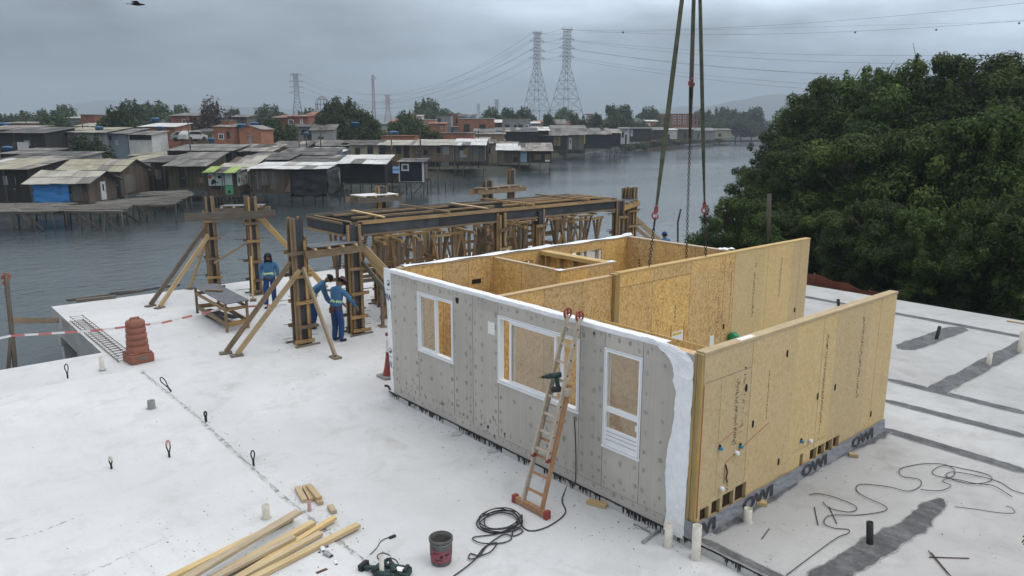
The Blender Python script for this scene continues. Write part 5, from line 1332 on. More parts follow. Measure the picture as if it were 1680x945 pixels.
# cable from the ladder to a coil and across the deck
def spline(pts, n=8):
    P = [Vector(p) for p in pts]; out = []
    for i in range(len(P) - 1):
        p0, p1, p2, p3 = P[max(i - 1, 0)], P[i], P[i + 1], P[min(i + 2, len(P) - 1)]
        for k in range(n):
            t = k / n
            out.append(0.5 * ((2 * p1) + (p2 - p0) * t + (2 * p0 - 5 * p1 + 4 * p2 - p3) * t * t + (3 * p1 - p0 - 3 * p2 + p3) * t ** 3))
    return out + [P[-1]]
def cord(name, label, cat, pts, r, mat, group=None, n=6, sp=7):
    S_ = spline(pts, sp); p0 = S_[0].copy()
    mb = MB(); mb.tube([p - p0 for p in S_], r, n); return tag(mb.build(name, M[mat], None, p0), label, cat, group)
random.seed(3)
cc = G(822, 858); coil = []
hang = [(-.30, 2.0, 1.25), (-.28, 1.97, .7), (-.30, 1.95, .2)]
gp = [G(x, y) + Vector((0, 0, .014)) for x, y in ((936, 790), (922, 820), (928, 842), (905, 862), (878, 872), (860, 868))]
for i in range(5 * 12):
    a = i * 2 * math.pi / 12; rr = .30 + .05 * math.sin(i * .37) + .012 * math.sin(i * 1.9)
    coil.append(cc + Vector((rr * math.cos(a) + .02 * math.sin(i), rr * .9 * math.sin(a), .016 + .017 * (i // 12) + .006 * math.sin(i * .8))))
tailp = [G(x, y) + Vector((0, 0, .016 + .006 * (i % 3))) for i, (x, y) in enumerate(((840, 880), (858, 874), (845, 868), (812, 878), (776, 884), (790, 894), (826, 892), (840, 884), (826, 880), (800, 896), (786, 915), (770, 920), (772, 910), (786, 914), (805, 908), (815, 892), (795, 900), (775, 925), (740, 950)))]
cord('power_cable', 'black power cable hanging by the ladder and coiled on the deck before the house', 'cable', hang + gp + coil + tailp, .0095, 'cable', sp=4)
random.seed(4)
c2 = [(1290, 945), (1330, 915), (1372, 885), (1390, 878), (1392, 870), (1368, 868), (1352, 860), (1362, 848), (1410, 846), (1450, 840), (1452, 832), (1420, 818), (1405, 805), (1412, 796), (1455, 800), (1490, 808), (1510, 798), (1508, 788), (1480, 783), (1476, 772), (1495, 765), (1520, 762), (1550, 764), (1566, 774), (1560, 784), (1536, 782), (1530, 774), (1548, 766), (1580, 770), (1620, 780), (1626, 790), (1600, 796), (1570, 790), (1552, 782), (1562, 776), (1600, 782), (1640, 792), (1662, 806), (1690, 814)]
cord('extension_cord', 'dark extension cord looping over the grey pad on the right', 'cable', [G(x, y, 0) + Vector((0, 0, .012 + .004 * (i % 4))) for i, (x, y) in enumerate(c2)], .0062, 'cable', 'cords on the grey pad', sp=6)
c3 = [(1328, 813), (1345, 812), (1370, 818), (1400, 830), (1405, 838), (1390, 842), (1360, 835), (1350, 825)]
cord('extension_cord', 'short dark cord curled beside the longer one on the grey pad', 'cable', [G(x, y, 0) + Vector((0, 0, .02)) for x, y in c3], .006, 'cable', 'cords on the grey pad', sp=6)
c5 = [(1510, 806), (1540, 808), (1560, 800), (1546, 792), (1560, 788), (1600, 796), (1630, 800), (1660, 818)]
cord('extension_cord', 'dark cord tangled into the loops at the right edge of the grey pad', 'cable', [G(x, y, 0) + Vector((0, 0, .03)) for x, y in c5], .006, 'cable', 'cords on the grey pad', sp=6)
cord('tie_wire', 'thin rusty wire with a hooked end on the grey pad', 'wire', [G(x, y, 0) + Vector((0, 0, .008)) for x, y in ((1566, 832), (1600, 836), (1640, 842), (1664, 842), (1660, 834), (1650, 831))], .004, 'rebar', sp=5)
for i, (a, b, lab) in enumerate((((1524, 915), (1590, 917), 'rusty bar lying level on the grey pad'), ((1523, 905), (1562, 950), 'rusty bar slanting across the level one'), ((1528, 908), (1556, 942), 'shorter rusty bar slanting beside the other one'), ((1336, 833), (1342, 862), 'short rusty bar end near the loose cord'), ((1360, 832), (1373, 860), 'short rusty bar slanting among the cord loops'), ((1250, 885), (1262, 868), 'tiny rusty bar end near the membrane foot'))):
    p, q = G(*a, 0) + Vector((0, 0, .01 + .006 * (i == 1))), G(*b, 0) + Vector((0, 0, .01 + .008 * (i == 1)))
    crooked('rebar_piece', lab, 'rebar', [p, q], .007, 'rebar', 'loose reinforcing bars', 6)
# pipe stubs and lifting loops
def stub(px, py, ptop, r, mat, label, z=ZD, cap=True, lean=0.0):
    b = G(px, py, z); lo, hi = 0.0, 2.0
    top = None
    for k in range(40):
        m_ = (lo + hi) / 2; P = b + Vector((0, 0, m_)) - CAM
        yy = 472.5 - FPX * P.dot(_U) / P.dot(_F)
        if yy > ptop: lo = m_
        else: hi = m_
    s = thing('pipe_stub', label, 'pipe', b, 0, 'pipe stubs rising from the floor')
    mb = MB(); h = lo
    mb.lathe([(r, -.02), (r, h), (r * .86, h), (r * .84, h - .05), (0, h - .06)], 16, cap0=False, cap1=False)
    o_ = mb.build('pipe', M[mat], s); o_.rotation_euler = (lean, lean * .5, 0)
    mb = MB(); mb.lathe([(r * 1.0, 0.0), (r * 1.25, .003), (r * 1.5, .0005)], 14, cap0=False, cap1=False); mb.build('mortar_collar', M['slab_side'], s)
    return s
stub(168, 606, 585, .055, 'cream', 'white pipe stub between the drum and the left picture edge', ZD + .028)
stub(249, 670, 657, .075, 'grey_pipe', 'short grey pipe stub in the middle of the raised floor', ZD + .028)
stub(437, 850, 828, .055, 'cream', 'cream pipe stub just above the pile of pine boards', ZD + .028)
stub(1096, 896, 858, .058, 'cream', 'cream pipe stub standing before the white wrap at the house corner')
stub(1141, 916, 862, .062, 'cream', 'tall cream pipe stub in front of the near house corner', ZD)
stub(1226, 856, 834, .058, 'cream', 'cream pipe stub beside the lettered membrane', 0)
stub(1674, 578, 544, .07, 'cream', 'tall white pipe stub at the right picture edge', 0)
stub(1622, 598, 580, .055, 'cream', 'white pipe stub standing on a dark floor strip', 0)
stub(1427, 892, 857, .045, 'black', 'black pipe stub leaning on the grey pad beside a dark strip', 0, lean=-.08)
stub(1536, 556, 535, .045, 'black', 'black pipe stub leaning on the far floor strip', 0, lean=.12)
stub(1376, 502, 491, .05, 'black', 'small black pipe stub between the two long walls', 0, lean=-.15)
stub(627, 950, 912, .03, 'cream', 'thin cream pipe stub among the tools at the lower picture edge')
stub(508, 838, 822, .028, 'pink_dusty', 'pink topped black stub behind the small pile of offcuts', ZD)
def loop(px, py, ptop, label, z=ZD + .028, r=.0115, mat='black', top=None, lean=0.0):
    b = G(px, py, z); H = (py - ptop) / FPX * (b - CAM).length * 1.0
    s = thing('lifting_loop', label, 'lifting loop', b, YAW - 1.3, 'lifting loops cast into the floor')
    mb = MB(); w = H * .12
    mb.tube(spline([(0, 0, -.02), (-w * .2, 0, H * .3), (-w, 0, H * .75), (-w * .4, 0, H), (w * .6, 0, H * .97), (w * .9, 0, H * .7), (w * .2, 0, H * .3), (.01, .0, -.02)], 4), r, 7); o_ = mb.build('strap', M[mat], s)
    mb = MB(); mb.cyl((0, 0, -.01), (0, 0, H * .38), r * 1.7, r * 1.5, 8); mb.build('sleeve', M[mat], s)
    if top: mb = MB(); mb.tube(spline([(-w * .9, 0, H * .7), (-w * .4, 0, H * 1.02), (w * .6, 0, H * .99), (w * .8, 0, H * .66)], 4), r * 1.5, 7); mb.build('cover', M[top], s)
    s.rotation_euler = (0, lean, YAW - 1.3)
    return s
loop(111, 619, 600, 'black lifting loop nearest the left picture edge')
loop(280, 641, 617, 'black strap bent over beside the floor joint, next to the drum', lean=-.5)
loop(338, 690, 676, 'round black lifting loop on the floor joint', r=.016)
loop(416, 762, 740, 'upright black lifting loop on the floor joint above the board pile')
loop(278, 750, 725, 'black lifting loop with a pink cover in the middle of the raised floor', top='pink_dusty')
loop(183, 769, 751, 'black lifting loop with a white cover, left of the pink covered one', top='cream')
# pile of pine boards
LB = [((490, 836), (300, 950), .135, .04, 0, 'topmost wide pine board lying slantwise on the pile'), ((478, 850), (292, 942), .10, .05, 0, 'pine board at the left side of the pile, under the wide one'), ((514, 857), (330, 960), .11, .05, 0, 'pine board showing right of the topmost wide one'), ((482, 881), (350, 950), .10, .045, 0, 'shorter yellowish pine board in the middle of the pile'), ((549, 849), (390, 948), .09, .045, 0, 'long pine board reaching beyond the pile towards the offcut block'), ((526, 875), (380, 955), .10, .05, 0, 'pine board in the right half of the pile'), ((588, 861), (410, 952), .10, .055, 0, 'outermost pine board on the right of the pile')]
zz = {0: .19, 1: .035, 2: .045, 3: .085, 4: .035, 5: .04, 6: .035}
for i, (a, b, w, h, _, lab) in enumerate(LB):
    z = ZD + .028 + zz[i]; p, q = G(*a, z), G(*b, z)
    if i == 0: q.z -= .02; p.z -= .03
    q = p + (q - p).normalized() * max((q - p).length, 2.2)
    loose('pine_board', lab, 'board', p, q, w, h, 'wood_new', 'pine boards in the pile')
for i, (a, b, dz, lab) in enumerate((((488, 800), (500, 822), .03, 'thick offcut block at the left of the small offcut pile'), ((500, 798), (512, 820), .03, 'offcut block in the middle of the small pile'), ((506, 796), (524, 818), .075, 'offcut block lying on top of the small pile'), ((514, 806), (526, 826), .03, 'offcut block at the right of the small pile'), ((541, 830), (548, 840), .035, 'single offcut block right of the small pile'))):
    p, q = G(*a, ZD + dz), G(*b, ZD + dz)
    loose('offcut_block', lab, 'offcut', p, q, .085, .05, 'plate' if i != 4 else 'plate', 'offcut blocks by the floor joint')
for i, (a, b, z, lab) in enumerate((((964, 822), (995, 830), ZD, 'small offcut block lying below the grey front wall'), ((1393, 745), (1408, 747), 0, 'small offcut block near the far end of the membrane'), ((1241, 824), (1258, 826), 0, 'small offcut block near the cream stub at the membrane'))):
    loose('offcut_block', lab, 'offcut', G(*a, z + .03), G(*b, z + .03), .11, .05, 'plate', 'offcut blocks near the house foot')
# power tools and fittings at the lower picture edge
random.seed(9)
GT = 'power tools on the floor at the lower picture edge'
p = G(596, 932); drill('black cordless drill lying left among the tools at the lower edge', p + Vector((0, 0, .05)), (1.4, 0, .4), GT, 1.3)
p = G(612, 948); drill('second black drill lying nearest the lower picture edge', p + Vector((0, 0, .05)), (1.45, 0, 1.2), GT, 1.3)
p = G(640, 936); drill('black drill lying right of the thin cream stub', p + Vector((0, 0, .05)), (1.4, .1, -.8), GT, 1.25)
p = G(657, 944)
gr = thing('battery_charger', 'dark green battery charger with a white sticker at the lower edge', 'charger', (p.x, p.y, ZD), .6)
MB().box((-.10, -.13, 0), (.10, .13, .10)).bevel('case', M['drill'], gr, .02); MB().box((-.06, -.05, .1005), (.03, .05, .103)).build('sticker', M['paper'], gr); MB().box((-.07, -.1, .10), (.07, -.06, .13)).build('slot', M['black'], gr)
cord('tool_lead', 'thin lead with a black plug lying above the tools', 'cable', [G(x, y) + Vector((0, 0, .01)) for x, y in ((607, 911), (618, 900), (626, 888), (640, 882))], .006, 'cable', sp=5)
p = G(644, 882); tag(MB().box((-.05, -.02, 0), (.05, .02, .03)).bevel('plug', M['black']), 'small black plug at the end of the thin lead', 'plug').location = p
cord('tool_lead', 'thin lead looped round the cream stub to the charger', 'cable', [G(x, y) + Vector((0, 0, .01)) for x, y in ((640, 912), (628, 908), (619, 913), (626, 921), (640, 917), (650, 920), (656, 932))], .006, 'cable', sp=5)
for i, (x, y, m_, lab) in enumerate(((530, 905, 'pvc', 'white pipe fitting lying left of the tools'), (538, 914, 'steel', 'grey metal fitting beside the white ones'), (535, 899, 'grey_pipe', 'small grey fitting above the white pipe fitting'), (551, 927, 'pvc', 'tiny white fitting below the grey metal one'), (526, 908, 'grey_pipe', 'dark small fitting at the far left of the fittings'))):
    p = G(x, y) + Vector((0, 0, .03)); a = random.random() * 3; s = (1, 1.25, .7, .7, .6)[i]
    f = thing('pipe_fitting', lab, 'fitting', p, a, 'small fittings on the floor')
    mb = MB(); mb.tube([(-.06 * s, 0, 0), (.0, 0, 0), (.03 * s, .0, 0), (.045 * s, .02 * s, 0)], [.032 * s, .032 * s, .036 * s, .036 * s], 12); mb.build('body', M[m_], f)
    mb = MB(); mb.cyl((-.062 * s, 0, 0), (-.0605 * s, 0, 0), .024 * s, n=10); mb.build('bore', M['hole'], f)
p = G(528, 940); tag(MB().box((-.08, -.03, 0), (.08, .03, .03)).bevel('brown_handle', M['belt'], None), 'brown tool handle at the lower picture edge', 'tool').location = p
p = G(620, 935); tag(MB().box((-.03, -.02, 0), (.03, .02, .035)).bevel('copper_fitting', M['fibre'], None), 'small copper coloured fitting next to the cream stub', 'fitting').location = p
# bits by the wall foot
for i, ((x, y), lab) in enumerate((((748, 713), 'flat grey mortar scrap by the wall foot, furthest left'), ((808, 740), 'flat grey mortar scrap by the wall foot, left of the ladder'), ((1054, 862), 'dark mortar scrap by the wall foot near the house corner'))):
    p = G(x, y); mb = MB(); n = 9
    mb.prism([(random.uniform(.09, .16) * math.cos(a), random.uniform(.06, .1) * math.sin(a), 0) for a in [k * 2 * math.pi / n for k in range(n)]], (0, 0, .02)); tag(mb.build('mortar_scrap', M['slab_side'], None, p), lab, 'mortar scrap', 'mortar scraps along the wall foot')
crooked('steel_tube', 'thin bent metal tube lying near the house corner', 'tube', [G(1040, 862) + Vector((0, 0, .02)), G(1066, 874) + Vector((0, 0, .02)), G(1068, 882) + Vector((0, 0, .02)), G(1056, 893) + Vector((0, 0, .02))], .012, 'steel')
crooked('steel_tube', 'grey metal tube slanting to the house corner', 'tube', [G(1054, 892) + Vector((0, 0, .03)), G(1082, 872) + Vector((0, 0, .03))], .018, 'grey_pipe')
cord('hose_end', 'black hose end curling out at the far front corner of the house', 'hose', [(0.05, 7.68, ZD + .02), G(643, 650) + Vector((0, 0, .03)), G(638, 642) + Vector((0, 0, .10)), G(632, 640) + Vector((0, 0, .10))], .028, 'black', sp=5)
gh = thing('green_can', 'green container hanging on the middle wall, just showing above the right wall', 'container', onx(1203, 556, 6.0))
gh.location = ony(1203, 553, 4.15)
mb = MB(); mb.lathe([(.0, -.09), (.10, -.09), (.12, -.05), (.12, .05), (.10, .09), (.05, .11), (0, .11)], 16, cap0=False, cap1=False); b_ = mb.build('body', M['green'], gh); b_.rotation_euler = (0, 1.57, 0)
MB().box((-.03, .02, -.02), (.03, .13, .02)).build('bracket', M['steel'], gh)
# ------------------------------------------------------------------ slings and chains
HK = TP(1144, -205, 16.66)
def webbing(label, a, b, w, twist, mat='sling'):
    a, b = Vector(a), Vector(b); d = (b - a); n = 24; mb = MB()
    x0 = d.normalized().orthogonal().normalized(); y0 = d.normalized().cross(x0)
    r = thing('lifting_sling', label, 'sling', a, 0, 'slings of the crane')
    B = []
    for i in range(n + 1):
        t = i / n; an = 0.6 + twist * t; u = x0 * math.cos(an) + y0 * math.sin(an); v = d.normalized().cross(u)
        ww = w * (1 - 0.55 * max(0, (t - .8) / .2)); p = d * t
        B.append([p + u * ww / 2 + v * .006, p - u * ww / 2 + v * .006, p - u * ww / 2 - v * .006, p + u * ww / 2 - v * .006])
    mb.v = [tuple(p) for q in B for p in q]
    for i in range(n):
        for k in range(4):
            j = (k + 1) % 4; mb.face([4 * i + k, 4 * i + j, 4 * i + 4 + j, 4 * i + 4 + k], [(0, 0)] * 4, 0, .5, False)
    mb.build('webbing', M[mat], r)
    if 'dark' in label: return r
    e = d; mb = MB(); dd = d.normalized()
    mb.tube([e + dd * (.09 * math.cos(t) - .02) + y0 * (.035 * math.sin(t)) for t in [i * math.pi / 6 for i in range(12)]], .013, 6, closed=True); mb.build('eye_ring', M['hook'], r)
    return r
def chain(label, a, b, hook=True, r=.0095, L=.085):
    a, b = Vector(a), Vector(b); d = b - a; dd = d.normalized(); x0 = dd.orthogonal().normalized(); y0 = dd.cross(x0)
    c = thing('lifting_chain', label, 'chain', a, 0, 'chains of the crane')
    s = 0.0
    if hook:
        mb = MB(); mb.tube(spline([dd * .02 + y0 * .0, dd * .05 + y0 * .055, dd * .12 + y0 * .06, dd * .17 + y0 * .0, dd * .13 - y0 * .05, dd * .08 - y0 * .045], 4), [.018] * 21, 7); mb.tube([dd * -.03, dd * .03], .022, 7); mb.build('hook', M['hook'], c)
        mb = MB(); mb.tube([dd * (.27 + .13 * math.cos(t)) + x0 * .045 * math.sin(t) for t in [i * math.pi / 7 for i in range(14)]], .015, 6, closed=True); mb.build('master_link', M['chain'], c)
        s = .38
    n = max(2, int((d.length - s) / (L * .72))); mb = MB(); k8 = [i * math.pi / 4 for i in range(8)]
    for i in range(n):
        p = dd * (s + (d.length - s) * (i + .5) / n); ax = x0 if i % 2 else y0
        mb.tube([p + dd * (L / 2 * math.cos(t)) + ax * (L * .33 * math.sin(t)) for t in k8], r, 5, closed=True)
    mb.build('links', M['chain'], c)
    return c
def ontop(a, b, py):                                   # point of the line a-b that shows at picture height py
    lo, hi = 0.0, 1.0
    for _ in range(40):
        m_ = (lo + hi) / 2; P = lerp(a, b, m_) - CAM
        if 472.5 - FPX * P.dot(_U) / P.dot(_F) < py: lo = m_
        else: hi = m_
    return lerp(a, b, lo)
A1, A2, A3 = Vector((4.24, 4.35, 2.67)), Vector((6.22, 4.35, 2.67)), Vector((6.95, 5.4, 2.3))
q1, q2 = ontop(HK, A1, 346), ontop(HK, A2, 338)
q3a, q3b = ontop(HK, A3, 228), ontop(HK, A3, 130)
webbing('green webbing sling slanting down on the left to the front chain', HK, q1, .105, 1.0)
webbing('green webbing sling running straight down on the right', HK, q2, .08, 1.6)
webbing('dark webbing sling folded double, in the middle behind the right one', HK, q3a, .12, .5)
chain('chain with red hook below the left sling, fixed to the middle wall', q1, A1)
chain('chain with red hook below the right sling, fixed to the middle wall', q2, A2)
chain('long thin chain from a high red hook down into the back room', q3b + Vector((-.05, -.05, 0)), A3 + Vector((0, 0, .02)), r=.008)
for i, (p, lab) in enumerate(((A3, 'steel spreader bar at the end of the long chain in the back room'),)):
    tag(MB().beam((-.25, .12, 0), (.25, -.12, -.06), .05, .04).build('spreader_bar', M['chain'], None, p), lab, 'spreader bar')
ch = thing('crane_hook', 'heavy crane hook block above the slings', 'hook', HK)
mb = MB(); mb.box((-.18, -.12, .3), (.18, .12, .9)); mb.bevel('block', M['steel'], ch, .03)
mb = MB(); mb.tube(spline([(0, 0, .35), (0, 0, .1), (.14, 0, 0), (.08, 0, -.14), (-.08, 0, -.12), (-.13, 0, .0)], 5), .04, 8); mb.build('hook', M['chain'], ch)
mb = MB(); mb.cyl((-.08, 0, .9), (-.08, 0, 30), .012, n=6); mb.cyl((.08, 0, .9), (.08, 0, 30), .012, n=6); mb.build('hoist_rope', M['chain'], ch)
# ------------------------------------------------------------------ people
def person(label, loc, rz, J, lookz=0.0, group=None, extras=None, mats=None, sleeve=True, face=True):
    """J: joints in body space (x right, y forward, z up); one continuous skinned body"""
    r = thing('person', label, 'person', loc, rz, group)
    V, E, RD, TG = [], [], [], []
    def v(p, rad, tg=None):
        V.append(Vector(p)); RD.append(rad); return len(V) - 1
    def e(a, b, tg): E.append((a, b)); TG.append(tg)
    pel = v(J['pelvis'], (.18, .145)); ab = v(lerp(J['pelvis'], J['chest'], .5), (.185, .145)); che = v(J['chest'], (.195, .145)); nb = v(J['neck'], (.065, .065))
    e(pel, ab, 'shirt'); e(ab, che, 'shirt'); e(che, nb, 'shirt')
    hd = Vector(J['head']); nk = Vector(J['neck']); up = (hd - nk).normalized()
    h0 = v(hd - up * .055, (.07, .078)); h1 = v(hd + up * .02, (.08, .097)); h2 = v(hd + up * .09, (.062, .075))
    e(nb, h0, 'skin'); e(h0, h1, 'skin'); e(h1, h2, 'skin')
    hands = []
    for s, S_ in ((-1, 'l'), (1, 'r')):
        sh = v(J['sh' + S_], (.086, .086)); el = v(J['el' + S_], (.062, .062)); wr = v(J['wr' + S_], (.032, .032))
        e(che, sh, 'shirt'); e(sh, el, 'shirt'); e(el, wr, 'shirt')
        d = (Vector(J['wr' + S_]) - Vector(J['el' + S_])).normalized(); w = Vector(J['wr' + S_])
        side = d.cross(Vector((1, 0, 0))); side = side.normalized() if side.length > .1 else Vector((0, 1, 0))
        pal = v(w + d * .06, (.036, .028)); e(wr, pal, 'skin')
        curl = d.cross(side).normalized() * s
        for k, (o_, L) in enumerate(((-.03, .075), (-.01, .085), (.011, .08), (.03, .06))):
            b0 = v(w + d * .10 + side * o_, (.0095, .0095)); b1 = v(w + d * (.10 + L * .5) + side * o_ * 1.15 + curl * .008, (.0088, .0088)); b2 = v(w + d * (.10 + L * .9) + side * o_ * 1.2 + curl * .03, (.0078, .0078))
            e(pal, b0, 'skin'); e(b0, b1, 'skin'); e(b1, b2, 'skin')
        t0 = v(w + d * .05 - side * .042, (.011, .011)); t1 = v(w + d * .09 - side * .062 + curl * .02, (.0095, .0095)); e(pal, t0, 'skin'); e(t0, t1, 'skin')
    for S_ in 'lr':
        hp = v(J['hip' + S_], (.118, .118)); kn = v(J['kn' + S_], (.086, .086)); an = v(J['an' + S_], (.076, .076)); to = v(J['to' + S_], (.042, .034)); he = v(Vector(J['an' + S_]) + Vector((0, -.01, -.055)), (.045, .045))
        e(pel, hp, 'trouser'); e(hp, kn, 'trouser'); e(kn, an, 'trouser'); e(an, he, 'boot'); e(he, to, 'boot')
    me = bpy.data.meshes.new('skeleton'); me.from_pydata([tuple(p) for p in V], E, []); me.update()
    ob = bpy.data.objects.new('skeleton', me); COL.objects.link(ob)
    sk = ob.modifiers.new('skin', 'SKIN'); sk.use_smooth_shade = True; sk.branch_smoothing = .4
    if not me.skin_vertices: me.attributes
    bm_ = bmesh.new(); bm_.from_mesh(me); lay = bm_.verts.layers.skin.verify(); bm_.verts.ensure_lookup_table()
    for i, q in enumerate(bm_.verts): q[lay].radius = RD[i] if isinstance(RD[i], tuple) else (RD[i], RD[i]); q[lay].use_root = (i == pel)
    bm_.to_mesh(me); bm_.free()
    ss = ob.modifiers.new('sub', 'SUBSURF'); ss.levels = 2; ss.render_levels = 2
    bpy.context.view_layer.update()
    body = bpy.data.meshes.new_from_object(ob.evaluated_get(bpy.context.evaluated_depsgraph_get()))
    bpy.data.objects.remove(ob)
    names = ['shirt', 'skin', 'trouser', 'boot']; mm = dict(shirt='shirt', skin='skin', trouser='trouser', boot='boot'); mm.update(mats or {})
    body.materials.clear()
    for n in names: body.materials.append(M[mm[n]])
    def near(p):
        best, bt = 1e9, 'shirt'
        for (a, b), tg in zip(E, TG):
            A, B = V[a], V[b]; d = B - A; t = max(0, min(1, (p - A).dot(d) / max(d.length_squared, 1e-9))); q = (p - (A + d * t)).length - .5 * (RD[a][0] * (1 - t) + RD[b][0] * t)
            if q < best: best, bt = q, tg
        return bt
    tags = [near(p.center) for p in body.polygons]
    for p, tg in zip(body.polygons, tags): p.material_index = names.index(tg); p.use_smooth = True
    # the shirt hem falls over the belt
    bo = bpy.data.objects.new('body', body); link(bo, r)
    ax0, ax1 = Vector(J['pelvis']), Vector(J['chest']); ax = (ax1 - ax0); LL = ax.length; ax.normalize()
    for p in body.polygons:
        t = (p.center - ax0).dot(ax)
        if tags[p.index] == 'shirt' and t < -.02 * LL: p.material_index = names.index('trouser')
    def band(name, t0, t1, mat, off=.007):
        mb = MB()
        for p in body.polygons:
            if tags[p.index] not in ('shirt', 'trouser'): continue
            t = (p.center - ax0).dot(ax); rad = (p.center - ax0 - ax * t).length
            if t0 < t < t1 and rad < .23:
                mb.poly([body.vertices[i].co + body.vertices[i].normal * off for i in p.vertices], 0, .5, True)
        if mb.v: mb.build(name, M[mat], r)
    F = Vector((0, 1, 0)) if not J.get('fwd') else Vector(J['fwd']).normalized()
    F = (F - up * F.dot(up)).normalized(); X = F.cross(up).normalized()
    def hp_(x, y, z): return hd + X * x + F * y + up * z
    if face:
        mb = MB()
        mb.hexa([hp_(-.014, .088, -.03), hp_(.014, .088, -.03), hp_(.014, .118, -.026), hp_(-.014, .118, -.026), hp_(-.008, .085, .02), hp_(.008, .085, .02), hp_(.007, .098, .02), hp_(-.007, .098, .02)]); mb.build('nose', M[mm['skin']], r)
        for s in (-1, 1):
            m2 = MB(); m2.lathe([(0, -.008), (.011, -.004), (.011, .004), (0, .008)], 8, c=hp_(s * .032, .088, .015), cap0=False, cap1=False); m2.build('eye', M['eye'], r)
            m3 = MB(); m3.lathe([(0, -.03), (.014, -.01), (.016, .015), (0, .03)], 8, c=hp_(s * .086, -.0, -.005), cap0=False, cap1=False); m3.build('ear', M[mm['skin']], r)
        m4 = MB(); m4.beam(hp_(-.024, .089, -.055), hp_(.024, .089, -.055), .012, .010); m4.build('mouth', M['lips'], r)
    return r, hp_, band, mm
def dome(mb, hp_, R1, z0, z1, f0=1.0, n=14, m_=5, back=0.0):
    prof = []
    for i in range(m_ + 1):
        t = i / m_ * math.pi / 2; prof.append((math.cos(t) * R1, z0 + (z1 - z0) * math.sin(t)))
    B = len(mb.v)
    for rr, z in prof:
        for k in range(n):
            a = 2 * math.pi * k / n; mb.v.append(tuple(hp_(rr * .9 * math.cos(a), rr * 1.06 * math.sin(a) + back, z)))
    for i in range(m_):
        for k in range(n):
            j = (k + 1) % n; mb.face([B + i * n + k, B + i * n + j, B + (i + 1) * n + j, B + (i + 1) * n + k], [(0, 0)] * 4, 0, .5, True)
    mb.face([B + k for k in reversed(range(n))], [(0, 0)] * n, 0, .5)
# hooded man walking up behind the near column
J = dict(pelvis=(0, 0, .96), chest=(0, .01, 1.29), neck=(0, .02, 1.50), head=(0, .045, 1.625), shl=(-.20, 0, 1.42), shr=(.20, 0, 1.42), ell=(-.265, .0, 1.15), elr=(.26, .03, 1.15), wrl=(-.26, .08, .91), wrr=(.24, .14, .93),
         hipl=(-.095, 0, .92), hipr=(.095, 0, .92), knl=(-.11, .03, .50), knr=(.12, .08, .50), anl=(-.11, -.06, .09), anr=(.14, .08, .085), tol=(-.13, .10, .035), tor=(.16, .25, .035))
r, hp_, band, mm = person('worker in blue with a dark hood up, standing behind the braces by the water', (G(445, 504).x, G(445, 504).y, ZD), math.atan2(-FH.y, -FH.x) - math.pi / 2 + .25, J)
band('reflective_strip', .12, .165, 'hivis'); band('belt', -.03, .0, 'belt', .009)
mb = MB(); n = 16; rows = [(-.16, .135, -.01), (-.10, .125, -.01), (-.03, .118, -.015), (.04, .118, -.015), (.09, .10, -.015), (.125, .055, -.01)]
B = 0
for z, rr, bk in rows:
    for k in range(n + 1):
        a = math.radians(48) + k / n * math.radians(264); mb.v.append(tuple(hp_(rr * math.sin(a), rr * 1.05 * math.cos(a) + bk, z)))
for i in range(len(rows) - 1):
    for k in range(n): a = i * (n + 1) + k; mb.face([a, a + 1, a + n + 2, a + n + 1], [(0, 0)] * 4, 0, .5, True)
ho = mb.build('hood', M['navy'], r); s_ = ho.modifiers.new('s', 'SOLIDIFY'); s_.thickness = .02; s_.offset = 1
mb = MB(); dome(mb, hp_, .10, .05, .12, back=-.01); mb.build('hair', M['hair'], r)
# stooping man with dark hair behind the near column
def stoop(lean, arm):
    c, s = math.cos(lean), math.sin(lean); P = Vector((0, -.06, .93))
    def T(x, l, o=0): return (x, P.y + l * s + o * c, P.z + l * c - o * s)
    return T
T = stoop(.75, 0)
J = dict(pelvis=(0, -.06, .93), chest=T(0, .36), neck=T(0, .58, .02), head=T(0, .70, .06), shl=T(-.19, .47), shr=T(.19, .47), ell=(-.25, .36, .86), elr=(.24, .38, .84), wrl=(-.15, .50, .68), wrr=(.14, .53, .66),
         hipl=(-.095, -.06, .90), hipr=(.095, -.05, .90), knl=(-.11, .05, .49), knr=(.12, .0, .49), anl=(-.12, -.04, .09), anr=(.14, -.12, .09), tol=(-.14, .12, .035), tor=(.16, .06, .035), fwd=(0, .75, -.66))
g2 = G(522, 538)
r, hp_, band, mm = person('bareheaded worker in blue bending forward between two columns', (g2.x - .05, g2.y + .1, ZD), math.atan2(RT.y + FH.y * .25, RT.x + FH.x * .25) - math.pi / 2, J)
band('reflective_strip', .12, .165, 'hivis'); band('belt', -.03, .0, 'belt', .009)
mb = MB(); dome(mb, hp_, .112, .0, .135, back=-.02); mb.build('hair', M['hair'], r)
# man in a felt hat, seen from behind, working at the beam end column
T = stoop(.22, 0)
J = dict(pelvis=(0, -.06, .93), chest=T(0, .36), neck=T(0, .58, .03), head=T(0, .69, .10), shl=T(-.20, .48), shr=T(.20, .48), ell=(-.27, .20, 1.10), elr=(.30, .22, 1.12), wrl=(-.22, .38, .92), wrr=(.29, .40, .90),
         hipl=(-.095, -.06, .90), hipr=(.095, -.06, .90), knl=(-.10, .0, .49), knr=(.11, .03, .49), anl=(-.10, -.06, .09), anr=(.12, -.02, .09), tol=(-.12, .12, .035), tor=(.16, .14, .035), fwd=(0, .9, -.45))
g3 = G(556, 559)
r, hp_, band, mm = person('worker in a brown hat and blue clothes seen from behind, tool pouch on his belt', (g3.x, g3.y, ZD), math.atan2(FH.y * .8 + RT.y * .6, FH.x * .8 + RT.x * .6) - math.pi / 2, J)
band('reflective_strip', .15, .195, 'hivis'); band('belt', -.03, .01, 'belt', .010)
